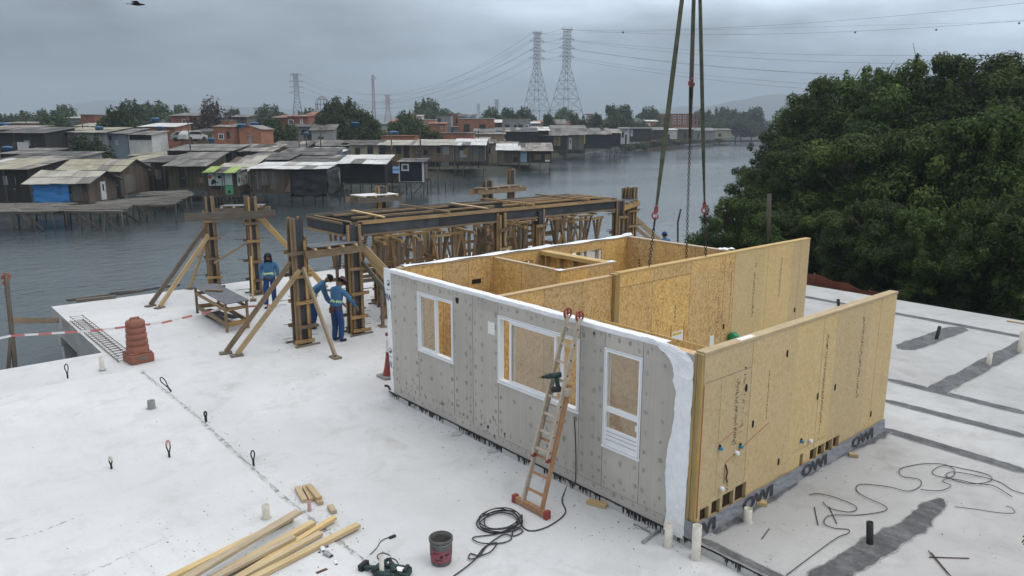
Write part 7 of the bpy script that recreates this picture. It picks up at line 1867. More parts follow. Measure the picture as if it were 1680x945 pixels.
house('orange rendered house block rising over the trees', 664, 682, 204, 188, 187, 205, 6, 'wall_salmon', 'roof_tile', 'flat', [('F', .3, .5, .4, .7, 'winb')])
house('grey block with a dark window beside the orange one', 717, 740, 212, 190, 188, 190, 7, 'wall_grey', 'roof_grey', 'flat', [('F', .1, .3, .5, .8, 'win'), ('F', .6, .8, .2, .4, 'winw')])
house('brown brick block at the middle, above the trees', 736, 756, 212, 187, 186, 200, 7, 'brick_red', 'roof_grey', 'flat', [('F', .2, .35, .4, .7, 'win'), ('F', .6, .75, .4, .7, 'win')])
house('dark grey windowless block right of the brown brick one', 752, 779, 216, 191, 188, 182, 8, 'wall_blue', 'roof_dark', 'shed', [])
house('orange house corner among the middle trees', 704, 731, 217, 203, 201, 170, 6, 'brick', 'roof_tile', 'shed', [('F', .7, .85, .4, .7, 'winw')])
house('long deep blue sheet metal shed above the lone stilt huts', 778, 820, 230, 216, 212, 155, 6, 'wall_deepblue', 'roof_grey', 'shed', [], .3)
house('pink rendered house with a cream parapet, right of the middle', 781, 811, 215, 201, 200, 185, 7, 'wall_salmon', 'wall_cream', 'flat', [('F', .6, .75, .3, .65, 'win')])
house('small orange brick house with a white roof, next to the pink house', 812, 824, 215, 201, 197, 186, 5, 'brick', 'roof_white', 'shed', [('F', .4, .7, .2, .6, 'win')])
house('unfinished grey block house with three dark windows, right of the middle', 824, 870, 218, 196, 195, 178, 8, 'wall_grey', 'wall_cream', 'flat', [('F', .10, .26, .38, .62, 'win'), ('F', .42, .52, .4, .6, 'win'), ('F', .56, .72, .38, .62, 'win'), ('F', .8, .93, .4, .62, 'winw')])
house('low house with a bright white roof before the grey block house', 868, 900, 222, 214, 209, 172, 6, 'plank_dark', 'roof_white', 'shed')
house('white house with a grey gable roof near the tall pylon', 903, 927, 212, 203, 196, 240, 8, 'wall_white', 'roof_grey', 'gable', [('F', .2, .8, .3, .6, 'win')])
house('pink clad house behind the grey block house', 876, 890, 212, 200, 198, 215, 6, 'wall_salmon', 'roof_tile', 'shed')
house('pale apartment tower with a blue foot, far behind on the left', 421, 440, 194, 178, 177, 300, 10, 'wall_white', 'wall_deepblue', 'flat', [('F', .0, 1, .0, .35, 'band:wall_deepblue'), ('F', .55, .95, .5, .8, 'boards:wall_salmon'), ('F', .1, .3, .5, .8, 'win')])
house('white gabled shed peeking over the trees at the middle', 683, 693, 194, 190, 189, 230, 6, 'wall_white', 'roof_white', 'shed')
# --- dark huts on the far shore, right of the lone stilt huts
GF = 'dark huts along the far shore'
for x0, x1, yf, ye, yr, D, wl2, rf, lab, ops in (
 (886, 930, 247, 222, 213, 172, 'plank_dark', 'roof_grey', 'dark shore hut with a tan panel, first right of the lone stilt huts', [('F', .5, .75, .3, .9, 'boards:plank_yellow')]),
 (926, 958, 246, 221, 212, 178, 'plank_grey', 'roof_grey', 'greyish shore hut with a pale door', [('F', .22, .38, .05, .8, 'doorw')]),
 (958, 1001, 243, 220, 211, 184, 'wall_navy', 'roof_grey', 'navy shore hut with a yellow splash at its left edge', [('F', -.08, .04, .3, .95, 'boards:yellow')]),
 (1000, 1018, 240, 218, 212, 190, 'plank_dark', 'roof_tin', 'small ragged shore hut beside the navy one', []),
 (830, 890, 226, 214, 208, 175, 'plank_dark', 'roof_dark', 'long dark roof behind the first shore hut', []),
 (905, 960, 218, 211, 206, 200, 'plank_dark', 'roof_grey', 'grey roofed hut behind the greyish shore hut', []),
 (1018, 1032, 236, 211, 209, 205, 'wall_white', 'roof_grey', 'pale shore hut with a dirty white front', [('F', .1, .35, .4, .8, 'win'), ('F', .5, .7, 0, .6, 'door')]),
 (1034, 1068, 232, 211, 209, 240, 'plank_dark', 'roof_dark', 'dark shore hut with a tiny white door left of the left sling', [('F', .0, .1, .4, .9, 'doorw')]),
 (1066, 1092, 229, 213, 209, 265, 'plank_dark', 'roof_grey', 'dark shore hut behind the left sling', [('F', .5, .65, .1, .8, 'win')]),
 (1093, 1110, 228, 213, 211, 270, 'wall_white', 'roof_white', 'white fronted shore hut right of the left sling', [('F', .0, .3, .0, .5, 'win')]),
 (1110, 1136, 229, 212, 210, 290, 'plank_brown', 'roof_grey', 'brown shore hut before the dark middle sling', [('F', .4, .6, .1, .7, 'win')]),
 (1140, 1172, 229, 214, 210, 310, 'wall_grey', 'roof_grey', 'grey shore hut between the slings', [('F', .1, .2, .1, .7, 'win')]),
 (1172, 1198, 227, 213, 211, 330, 'wall_cream', 'roof_grey', 'cream shore hut nearest the mangroves', [('F', .2, .4, .2, .6, 'win')])):
    shack('shore_hut', lab, x0, x1, yf, ye, yr, D, 6, wl2, rf, 'shed', .3, 2.4 if x0 not in (830, 905) else 0, ops, group=GF)
house('long brick apartment row with white windows, behind the slings on the far shore', 1100, 1128, 212, 187, 186, 330, 9, 'brick_red', 'roof_grey', 'flat', [('F', a, a + .14, v, v + .22, 'winw') for a in (.08, .38, .68) for v in (.35, .68)])
house('second brick apartment row right of the first on the far shore', 1129, 1143, 212, 187, 186, 332, 9, 'brick_red', 'roof_grey', 'flat', [('F', a, a + .2, v, v + .22, 'win') for a in (.15, .6) for v in (.35, .68)])
house('brick house with a white gable on the far shore, left of the left sling', 1060, 1078, 212, 199, 197, 300, 7, 'brick', 'roof_white', 'shed', [('F', .0, .3, .1, .8, 'boards:trim_white')])
house('brown brick block on the far shore, left of the left sling', 1068, 1098, 206, 187, 186, 345, 9, 'brick_red', 'roof_grey', 'flat', [('F', .2, .32, .4, .7, 'win'), ('F', .6, .72, .4, .7, 'win')])
house('dirty white gabled house on the far shore', 1043, 1054, 212, 200, 194, 290, 7, 'wall_white', 'roof_grey', 'gablex', [('F', .4, .6, .5, .8, 'win')])
house('white long house with a red band far behind, near the tall pylon', 961, 980, 196, 187, 185, 420, 9, 'wall_white', 'roof_tile', 'flat', [('F', 0, 1, .75, .97, 'band:brick_red'), ('F', .1, .9, .35, .6, 'win')])
# --- everything farther off: small houses that nothing tells apart
random.seed(77)
WL = ['wall_grey', 'wall_white', 'wall_lightgrey', 'wall_salmon', 'wall_cream', 'wall_white', 'wall_blue']
RF = ['roof_grey', 'roof_tile', 'roof_pale', 'roof_dark', 'roof_white', 'roof_tin', 'roof_grey']
for i in range(215):
    x = random.uniform(-30, 1010) if i < 190 else random.uniform(960, 1200)
    D = random.choice((random.uniform(170, 240), random.uniform(220, 330), random.uniform(300, 560)))
    if x > 900: D = max(D, 255 + (x - 900) * .8)
    wd = random.uniform(6, 11) / D * FPX; two = random.random() < .68
    dep = random.uniform(6, 9); hgt = random.uniform(2.8, 3.6) if not two else random.choice((5.2, 5.8, 6.4, 7.0, 7.6, 8.4)) * random.uniform(.95, 1.05) + (D > 300) * random.uniform(0, 2.5)
    if not dry(x + 20, D): continue
    ye = 209 - (ZL + hgt - CAM.z) / D * FPX
    kd = random.choice(('shed', 'gable', 'flat', 'flat')); wl3 = random.choice(WL + ['brick', 'brick_red', 'brick', 'wall_salmon']); lw_ = ('storeyed' if two else 'low') + (' brick' if 'brick' in wl3 else ' pale')
    r, w, d, h, hr = shack('house', '%s house in the distant crowded part of the town' % lw_, x, x + wd, 0, ye, ye - (2.5 if kd == 'gable' else 1.2), D, dep, wl3, random.choice(RF), kd, .3, 0,
        [('F', .15, .32, .35 if not two else .65, .7 if not two else .85, 'win'), ('F', .6, .78, .35 if not two else .65, .7 if not two else .85, random.choice(('win', 'winw')))], group='%s houses in the distant town' % lw_, zf=ZL)
# --- jetties of planks
def jetty(label, corners, yz, D0, seed, slope=0):
    """corners: (pixel x, pixel y) front-left, front-right, back-right, back-left at plank height"""
    rnd = random.Random(seed); z = ZW + 1.35 + slope
    P = [G(x, y, z) for x, y in corners]
    r = thing('plank_jetty', label, 'jetty', P[0], TOWN, 'plank jetties before the stilt houses')
    inv = Matrix.Rotation(-TOWN, 4, 'Z'); Q = [inv @ (p - P[0]) for p in P]
    mb = MB(); n = max(5, int((Q[3] - Q[0]).length / .17))
    for i in range(n):
        u = (i + .5) / n; a, b = lerp(Q[0], Q[3], u), lerp(Q[1], Q[2], u); d = (b - a); L = d.length; d.normalize(); s_ = rnd.uniform(-.5, .2)
        while s_ < L:
            l = rnd.uniform(1.2, 2.8); e_ = min(L + rnd.uniform(-.1, .4), s_ + l)
            if rnd.random() > .05 and e_ - s_ > .3:
                yw = rnd.uniform(-.05, .05)
                mb.beam(a + d * s_ + Vector((0, yw, rnd.uniform(0, .05))), a + d * e_ + Vector((0, yw + rnd.uniform(-.1, .1), rnd.uniform(0, .05))), .17 * rnd.uniform(.7, 1.05), .03, t=rnd.random())
            s_ = e_ + rnd.uniform(.0, .04)
    mb.build('planking', M['wood_grey'], r)
    for k in range(3):
        for i in range(max(3, int((Q[1] - Q[0]).length / 1.7)) + 1):
            u = i / max(3, int((Q[1] - Q[0]).length / 1.7)); p = lerp(lerp(Q[0], Q[3], k / 2), lerp(Q[1], Q[2], k / 2), min(1, u)) + Vector((rnd.uniform(-.3, .3), .05, 0))
            mb = MB(); mb.cyl(p + Vector((rnd.uniform(-.2, .2), rnd.uniform(-.1, .1), -2.1)), p + Vector((0, 0, .0)), .065, .055, 6); mb.build('post', M['stilt'], r)
    for i in range(3):
        mb = MB(); u = rnd.uniform(.1, .7); a = lerp(Q[0], Q[1], u); mb.beam(a + Vector((0, .1, -.05)), a + Vector((rnd.uniform(1, 2), .1, -1.3)), .06, .08); mb.build('brace', M['stilt'], r)
    mb = MB(); mb.beam(Q[0] + Vector((0, .06, -.07)), Q[1] + Vector((0, .06, -.07)), .1, .1); mb.build('edge_beam', M['stilt'], r)
    return r
jetty('broad plank jetty before the blue tarpaulin hut at the left', [(-20, 349), (86, 348), (120, 333), (-20, 334)], 0, 0, 1)
jetty('splayed plank jetty sagging over the water, left of the drum', [(104, 347), (198, 348), (222, 331), (112, 338)], 0, 0, 2)
jetty('long plank jetty running past the brown huts', [(160, 338), (282, 336), (318, 318), (170, 330)], 0, 0, 3)
jetty('narrow loose plank jetty in front of the mossy green shack', [(232, 322), (312, 320), (306, 312), (240, 315)], 0, 0, 4)
jetty('thin plank landing under the navy stilt house', [(708, 279), (748, 281), (752, 276), (714, 275)], 0, 0, 5, -.5)
# stakes standing in the water
random.seed(13)
for i, (x, y0, y1, lab) in enumerate(((719, 278, 318, 0), (731, 288, 314, 0), (744, 290, 313, 0), (707, 290, 313, 0), (760, 270, 292, 0), (640, 305, 318, 0), (565, 300, 330, 0), (592, 300, 322, 0), (530, 310, 330, 0))):
    p = G(x, y1, ZW); h = (y1 - y0) / FPX * (p - CAM).length
    crooked('water_stake', 'thin dark stake standing in the water before the stilt houses', 'stake', [p - Vector((0, 0, .6)), p + Vector((0, 0, h))], .05, 'stilt', 'stakes standing in the water', 6)
p = G(1113, 415, ZW)
D_ = (G(1115, 408, ZW).xy - CAM.xy).length * .82
crooked('water_stake', 'dark crooked stake rising from the river beyond the back wall', 'stake', [PV(1112, 425, D_), PV(1112, 395, D_), PV(1112, 365, D_), PV(1117, 343, D_)], .045, 'stilt')
D_ = 37.0
crooked('utility_pole', 'weathered timber pole standing in front of the mangroves', 'pole', [PV(1260, 425, D_), PV(1262, 318, D_)], .10, 'bark')
p = G(1092, 275, ZW); crooked('water_stake', 'tiny dark stake far out in the river by the left sling', 'stake', [PV(1075, 289, 140), PV(1077, 276, 140)], .09, 'stilt')
# blue water tanks on roofs
GB = 'water tanks on the roofs of the town'
for i, (x, y, D, s, lab) in enumerate(((13, 247, 95, 1.0, 'dark blue water tank on the streaked roof at the left picture edge'), (163, 213, 108, .9, 'dark tank on the beige roof of the wide grey house'), (8, 208, 122, 1.2, 'blue tank at the left picture edge above the rooftops'), (262, 212, 112, .8, 'dark tank between the white half wall and the orange brick house'), (347, 231, 112, .8, 'dark tank beside the ochre garage'), (396, 209, 118, 1.0, 'blue tank above the brick house with the rounded gable'), (418, 206, 120, 1.0, 'second blue tank above the brick house with the rounded gable'),
   (255, 199, 142, 1.2, 'blue tank left of the red brick house with the veranda'), (583, 207, 128, 1.3, 'wide blue tank on a stand among the trees right of the grey two storey house'), (646, 222, 128, 1.3, 'blue tank on a stand above the long stilt row'), (503, 222, 124, .9, 'blue tank left of the grey two storey house'), (92, 188, 170, 1.2, 'pale blue tank on a far rooftop near the left trees'))):
    p = TP(x, y, D); r_ = thing('water_tank', lab, 'water tank', p, 0, GB)
    mb = MB(); mb.lathe([(.45 * s, -.35 * s), (.62 * s, .3 * s), (.64 * s, .34 * s)], 16, cap1=False); mb.build('tank', M['tank_blue'], r_)
    mb = MB(); mb.lathe([(.68 * s, .34 * s), (.66 * s, .42 * s), (.3 * s, .54 * s), (0, .56 * s)], 16, cap1=False); mb.build('lid', M['tank_blue'], r_)
    hh = p.z - .35 * s - (ZL + 1.2)
    for a in range(4):
        an = a * math.pi / 2 + .7; mb = MB(); mb.beam((.42 * s * math.cos(an), .42 * s * math.sin(an), -.35 * s), (.46 * s * math.cos(an), .46 * s * math.sin(an), -.35 * s - max(.3, hh)), .09, .09); mb.build('leg', M['stilt'], r_)
# parked cars between the brick houses
def car(label, x, y, D, mat, rz):
    p = TP(x, y, D); r_ = thing('parked_car', label, 'car', p, TOWN + rz, 'cars parked among the houses')
    mb = MB(); mb.prism([(-2.1, -.8, .25), (2.1, -.8, .25), (2.15, -.8, .75), (1.3, -.8, .9), (.7, -.8, 1.42), (-1.2, -.8, 1.45), (-2.0, -.8, .95)], (0, 1.6, 0)); mb.bevel('body', M[mat], r_, .06)
    mb = MB(); mb.prism([(-1.6, -.81, .95), (1.1, -.81, .92), (.65, -.81, 1.33), (-1.15, -.81, 1.36)], (0, 1.62, 0)); mb.build('window', M['dark_glass'], r_)
    for wx in (-1.35, 1.35):
        for wy in (-.78, .78): mb = MB(); mb.cyl((wx, wy - .1, .3), (wx, wy + .1, .3), .31, n=14); mb.build('wheel', M['black'], r_)
car('silver car parked left of the ochre garage', 306, 232, 113, 'wall_lightgrey', .2)
car('white van like car parked before the ochre garage', 317, 231, 112, 'wall_white', 1.2)
# ------------------------------------------------------------------ pylons, masts, wires
def lattice(label, name, xc, ybase, ytop, D, wb_, ww, waist, arms, rz=0.5, mat='pylon', r0=.16, n=9, group='power pylons'):
    zb = dz(xc, ybase, D); zt = dz(xc, ytop, D); H = zt - zb; p = TP(xc, ybase, D)
    r = thing(name, label, 'pylon', p, TOWN + rz, group)
    def half(t): return wb_ / 2 + (ww / 2 - wb_ / 2) * min(1, t / waist) if t < waist else ww / 2
    for sx in (1, -1):
        for sy in (1, -1):
            mb = MB(); mb.tube([(sx * half(t), sy * half(t), H * t) for t in (0, waist * .5, waist, 1)], [r0, r0 * .9, r0 * .75, r0 * .6], 5); mb.build('leg', M[mat], r)
    mb = MB(); lv = []; t = 0.0; st = .15
    while t < .985: lv.append(t); t += max(.035, st * (1 - t) * .95)
    lv.append(.985)
    for a, b in zip(lv[:-1], lv[1:]):
        ha, hb = half(a), half(b)
        for k in range(4):
            c, s = ((1, 1), (-1, 1), (-1, -1), (1, -1))[k], ((-1, 1), (-1, -1), (1, -1), (1, 1))[k]
            mb.beam((c[0] * ha, c[1] * ha, H * a), (s[0] * hb, s[1] * hb, H * b), r0 * .75, r0 * .75); mb.beam((s[0] * ha, s[1] * ha, H * a), (c[0] * hb, c[1] * hb, H * b), r0 * .75, r0 * .75)
            mb.beam((c[0] * hb, c[1] * hb, H * b), (s[0] * hb, s[1] * hb, H * b), r0 * .9, r0 * .9)
    mb.build('bracing', M[mat], r)
    tips = []
    for ta, L, drop in arms:
        mb = MB()
        for s in (1, -1):
            for sy in (1, -1):
                mb.beam((s * half(ta), sy * half(ta), H * ta), (s * L, 0, H * (ta - drop)), r0 * .9, r0 * .9); mb.beam((s * half(ta), sy * half(ta), H * (ta + .03)), (s * L, 0, H * (ta - drop)), r0 * .7, r0 * .7)
            tips.append(Matrix.Translation(p) @ Matrix.Rotation(TOWN + rz, 4, 'Z') @ Vector((s * L, 0, H * (ta - drop))))
        mb.build('cross_arm', M[mat], r)
    return r, tips
S1, T1 = lattice('tall lattice pylon with three pairs of arms, left of the two big ones', 'lattice_pylon', 880, 203, 51, 520, 16, 3.2, .62, [(.90, 6.0, .012), (.80, 6.2, .012), (.72, 6.2, .012), (.975, 4.2, 0)], .55)
S2, T2 = lattice('tallest lattice pylon with a wide foot, right of the two big ones', 'lattice_pylon', 928, 203, 46, 500, 18.5, 3.6, .60, [(.89, 6.0, .008), (.80, 6.2, .008), (.71, 6.2, .008), (.985, 4.5, 0)], .55)
S3, T3 = lattice('smaller grey pylon on the left over the brick terrace', 'lattice_pylon', 489, 196, 120, 760, 10, 4.2, .5, [(.96, 6, 0), (.82, 7, 0), (.70, 7, 0), (.58, 7, 0)], .2, n=8, r0=.24)
lattice('reddish small pylon right of the slim mast', 'lattice_pylon', 637, 200, 155, 900, 8, 4, .5, [(.95, 5, 0), (.8, 6, 0), (.65, 6, 0)], .3, 'pylon_red', r0=.22)
lattice('tiny faint pylon left of the two big ones', 'lattice_pylon', 815, 200, 163, 1250, 8, 4, .5, [(.95, 5, 0), (.8, 6, 0), (.65, 6, 0)], .3, r0=.26)
lattice('tiniest faint pylon near the middle', 'lattice_pylon', 785, 200, 170, 1500, 8, 4, .5, [(.9, 5, 0), (.75, 6, 0)], .3, r0=.26)
lattice('slim red and white mast with antennas near the top', 'telecom_mast', 614, 200, 122, 560, 2.2, 1.3, .9, [], .3, 'pylon_red', r0=.14, group='masts')
mp_ = TP(614, 128, 559); mm_ = MB()
for s in (-1.2, 0, 1.2): mm_.box((s - .2, -.3, -1.2), (s + .2, .3, 1.2))
tag(mm_.build('antenna_panel', M['wall_white'], None, mp_), 'antenna panels at the head of the slim mast', 'antenna', 'antennas')
wt = thing('water_tower', 'grey lattice water tower left of the slim mast', 'water tower', TP(530, 200, 640), TOWN)
H_ = dz(530, 158, 640) - dz(530, 200, 640)
for a in range(6):
    an = a * math.pi / 3; mb = MB(); mb.tube([(5.5 * math.cos(an), 5.5 * math.sin(an), 0), (5.0 * math.cos(an), 5.0 * math.sin(an), H_ * .75)], .28, 5); mb.build('leg', M['pylon'], wt)
mb = MB(); mb.lathe([(5.6, H_ * .50), (5.8, H_ * .66), (5.8, H_ * .69), (4.4, H_ * .88), (2, H_ * .97), (0, H_)], 14, cap0=True, cap1=False)
mb2 = MB()
for k in range(12):
    an = k * math.pi / 6; a2 = an + math.pi / 6
    for z0, z1, ra, rb in ((.5, .69, 5.6, 5.8), (.69, .88, 5.8, 4.4), (.88, .99, 4.4, 1.0)):
        mb2.beam((ra * math.cos(an), ra * math.sin(an), H_ * z0), (rb * math.cos(an), rb * math.sin(an), H_ * z1), .3, .3)
        mb2.beam((rb * math.cos(an), rb * math.sin(an), H_ * z1), (rb * math.cos(a2), rb * math.sin(a2), H_ * z1), .3, .3)
        mb2.beam((ra * math.cos(an), ra * math.sin(an), H_ * z0), (ra * math.cos(a2), ra * math.sin(a2), H_ * z0), .3, .3)
mb2.build('tank_lattice', M['pylon'], wt)
# wires
def wire(label, a, b, sag, r=.05, group='power lines'):
    a, b = Vector(a), Vector(b); n = 30; pts = []
    for i in range(n + 1):
        t = i / n; p = lerp(a, b, t) - Vector((0, 0, sag * 4 * t * (1 - t))); pts.append(p - a)
    mb = MB(); mb.tube(pts, r, 4, caps=False); return tag(mb.build('power_line', M['wire'], None, a), label, 'power line', group)
def tipline(i): return [T2[i], T2[i + 1]]
ends = [(1740, 88), (1740, 104), (1740, 122), (1740, 136), (1740, 150), (1740, 160), (1740, -2), (1740, 28)]
for i in range(8):
    b = TP(ends[i][0], ends[i][1], 330); a = T2[i]
    wire('power line sagging from the tallest pylon across to the right edge of the sky', a, b, 4.0 + (i % 3), .055, 'power lines right of the pylons')
for i in range(8): wire('short power line between the two big pylons', T1[i], T2[i], 1.2, .05, 'power lines between the two big pylons')
for i in range(8): wire('power line falling from the big pylon to the smaller pylon on the left', T1[i], T3[i % len(T3)], 26, .06, 'power lines left of the pylons')
for i, (x, y) in enumerate(((1022, 53), (1403, 53), (1536, 49), (1672, 38))):
    p = TP(x, y, 420); tag(MB().lathe([(0, -.6), (.42, -.42), (.6, 0), (.42, .42), (0, .6)], 12, cap0=False, cap1=False).build('marker_ball', M['ball'], None, p), ('dark marker ball on a power line left of the left sling', 'dark marker ball on a power line, first above the mangroves', 'dark marker ball on a power line, second above the mangroves', 'dark marker ball on a power line at the right picture edge')[i], 'marker ball', 'marker balls on the power lines')
wire('thin power line carrying the dark marker balls', TP(960, 54, 420), TP(1760, 33, 420), .0, .04)
# bird
bp = TP(225, 7, 40); bd = thing('bird', 'dark bird gliding high in the upper left sky', 'bird', bp, TOWN + .3)
mb = MB()
pr = [(-.36, .004), (-.26, .03), (-.12, .062), (.02, .07), (.16, .055), (.25, .035), (.32, .03), (.38, .005)]
mb.tube([(x, 0, 0) for x, q in pr], [q for x, q in pr], 8); 
for s, (zz, xx) in ((1, (.18, -.22)), (-1, (.06, .02))):
    B_ = [(.14, .03 * s, .02), (-.10, .03 * s, .02), (xx - .16, .55 * s, zz), (xx + .10, .60 * s, zz + .01)]
    mb.prism([B_[0], B_[1], B_[2], B_[3]], (0, 0, .012))
mb.prism([(-.26, -.04, 0), (-.26, .04, 0), (-.50, .09, -.01), (-.50, -.09, -.01)], (0, 0, .012))
mb.build('body', M['bird'], bd)
# orange net behind the deck on the right
nf = thing('safety_net_fence', 'orange safety net fence along the deck edge before the mangroves', 'fence', (17.6, 9.6, 0))
mb = MB(); n = 24
for i in range(n + 1):
    y = -6.5 * i / n; mb.v.append((.02 * math.sin(i * 2), y, -.5)); mb.v.append((.06 * math.sin(i * 1.3), y, max(-.3, .62 - .9 * (i / n)) + .05 * math.sin(i * 1.7)))
for i in range(n): mb.face([2 * i, 2 * i + 2, 2 * i + 3, 2 * i + 1], [(0, 0)] * 4, 0, .5, False)
o_ = mb.build('net', M['net'], nf); m_ = o_.modifiers.new('s', 'SOLIDIFY'); m_.thickness = .01
for k in range(4): mb = MB(); mb.cyl((.06, -2.0 * k, -.6), (.06, -2.0 * k, .66 - .28 * k), .03, n=6); mb.build('post', M['stilt'], nf)
loose('edge_plank', 'short light board lying near the far deck edge at the right', 'board', G(1652, 527, 0) + Vector((0, 0, .02)), G(1690, 533, 0) + Vector((0, 0, .02)), .1, .03, 'wood_new')
# ------------------------------------------------------------------ trees
def crown_mesh(name, seed, R=2.2, H=4.0, clumps=46, per=230, leaf=.13, zlo=.25, spread=1.0, mat='leaf', rag=1.0, clump_r=.62):
    """leaf-sized faces in clumps at the ends of limbs; uneven outline"""
    rnd = np.random.default_rng(seed); V = []; T = []
    cs = []
    while len(cs) < clumps:
        p = rnd.uniform(-1, 1, 3); q = np.linalg.norm(p)
        if q > 1 or q < .35: continue
        x, y, z = p[0] * R * spread, p[1] * R * spread, (p[2] * .5 + .5) * H * (1 - zlo) + H * zlo
        lump = 1 + .28 * rag * math.sin(3 * math.atan2(p[1], p[0]) + seed) + .2 * rag * rnd.uniform(-1, 1)
        cs.append((x * lump, y * lump, z + .18 * rag * H * rnd.uniform(-.6, .6), rnd.choice((.5, .7, .9, 1.2, 1.5)) * rnd.uniform(.8, 1.1) * clump_r, rnd.choice((0, .05, .12, .25, .5)) * rnd.uniform(.6, 1.1)))
    for _ in range(clumps // 9):
        a = rnd.uniform(0, 6.28); q = rnd.uniform(.2, .85); cs.append((R * q * math.cos(a), R * q * math.sin(a), H * (1.02 - .22 * q * q) + rnd.uniform(-.1, .35), .55 * clump_r, .35, 1))
    nv = 0; verts = []; faces = []; tint = []
    for cx, cy, cz, cr, ct, *up_ in cs:
        n = int(per * (cr / clump_r) ** 2)
        d = rnd.normal(size=(n, 3)); d /= np.linalg.norm(d, axis=1)[:, None]
        rr = cr * rnd.uniform(.35, 1.08, n) ** .7
        P = d * rr[:, None] * np.array([1.15, 1.15, .8]) * (np.array([.6, .6, 2.0]) if up_ else rnd.uniform(.75, 1.3, 3)) + np.array([cx, cy, cz])
        nrm = d + np.array([0, 0, .8]) + rnd.normal(scale=.5, size=(n, 3)); nrm /= np.linalg.norm(nrm, axis=1)[:, None]
        a = np.cross(nrm, rnd.normal(size=(n, 3))); a /= np.linalg.norm(a, axis=1)[:, None]; b = np.cross(nrm, a)
        L = leaf * rnd.uniform(.7, 1.3, n); Wd = L * rnd.uniform(.42, .6, n)
        q = np.stack([P - a * L[:, None], P - b * Wd[:, None] + nrm * (L * .12)[:, None], P + a * L[:, None] - nrm * (L * .25)[:, None], P + b * Wd[:, None] + nrm * (L * .12)[:, None]], 1)
        verts.append(q.reshape(-1, 3)); tint.append(np.clip(ct + rnd.uniform(0, .55, n) ** 1.5 + .25 * (rnd.uniform(0, 1, n) > .93), 0, 1))
    Vv = np.concatenate(verts); Tt = np.concatenate(tint); N = len(Tt)
    me = bpy.data.meshes.new(name)
    me.vertices.add(N * 4); me.vertices.foreach_set('co', Vv.astype(np.float32).ravel())
    me.loops.add(N * 4); me.loops.foreach_set('vertex_index', np.arange(N * 4, dtype=np.int32))
    me.polygons.add(N); me.polygons.foreach_set('loop_start', np.arange(0, N * 4, 4, dtype=np.int32)); me.polygons.foreach_set('loop_total', np.full(N, 4, dtype=np.int32))
    at = me.attributes.new('tint', 'FLOAT', 'FACE'); at.data.foreach_set('value', Tt.astype(np.float32))
    me.materials.append(M[mat]); me.update(calc_edges=True); me.validate()
    return me, cs
def trunk_mesh(name, cs, seed, H, r=.14, roots=0, ntr=1):
    rnd = random.Random(seed); mb = MB()
    for k in range(ntr):
        x0, y0 = rnd.uniform(-.3, .3) * (ntr > 1), rnd.uniform(-.3, .3) * (ntr > 1)
        top = Vector((rnd.uniform(-.3, .3), rnd.uniform(-.3, .3), H * .82)); mid = Vector((x0 * 1.3 + rnd.uniform(-.25, .25), y0 * 1.3 + rnd.uniform(-.25, .25), H * .42))
        mb.tube(spline([(x0, y0, -.3), mid, top], 5), [r * (1 - .75 * i / 10) for i in range(11)], 7)
        for c in cs[k::ntr * 2]:
            t = max(.15, min(.9, c[2] / H * .75)); b = lerp((x0, y0, 0), top, t) if t > .5 else lerp((x0, y0, 0), mid, t * 2)
            e = Vector(c[:3]); m_ = lerp(b, e, .55) + Vector((0, 0, .12 * H * rnd.uniform(-.3, .5)))
            mb.tube(spline([b, m_, e], 3), [r * .42 * (1 - .75 * i / 6) for i in range(7)], 5)
    for c in cs[::max(1, len(cs) // 7)]:
        e = Vector(c[:3]); b = Vector((0, 0, H * .45)); d = (e - b).normalized(); q = e + d * rnd.uniform(.3, .8)
        mb.tube(spline([lerp(b, e, .5), e, q + Vector((rnd.uniform(-.2, .2), rnd.uniform(-.2, .2), .1))], 3), [.03 * (1 - .7 * i / 6) for i in range(7)], 4)
    for k in range(roots):
        a = rnd.uniform(0, 6.28); q = rnd.uniform(.5, 1.2); mb.tube(spline([(0, 0, rnd.uniform(.5, 1.1)), (.5 * q * math.cos(a), .5 * q * math.sin(a), .55), (q * math.cos(a), q * math.sin(a), -.6)], 4), [.05] * 9, 5)
    return mb.mesh(name, M['bark'])
VAR = []
for i, (R, H, cl, per) in enumerate(((2.6, 6.2, 150, 150), (2.3, 7.0, 140, 150), (3.0, 5.4, 150, 150), (2.4, 6.0, 135, 150))):
    cm, cs = crown_mesh('mangrove_crown', 40 + i, R, H, cl, int(per * 1.7), .090, .08, 1.0, 'leaf', 1.3, .48)
    VAR.append((cm, trunk_mesh('mangrove_trunk', cs, 40 + i, H, .15, 7, 2), H))
def tree(name, label, cat, loc, k, s, rz, group, sz=1.0, src=None):
    cm, tm, H = (src or VAR)[k]
    r = thing(name, label, cat, loc, rz, group); r.scale = (s, s, s * sz)
    c = bpy.data.objects.new('crown', cm); link(c, r); t = bpy.data.objects.new('trunk', tm); link(t, r)
    return r
GM = 'mangrove trees on the right bank'
ZB = -1.75
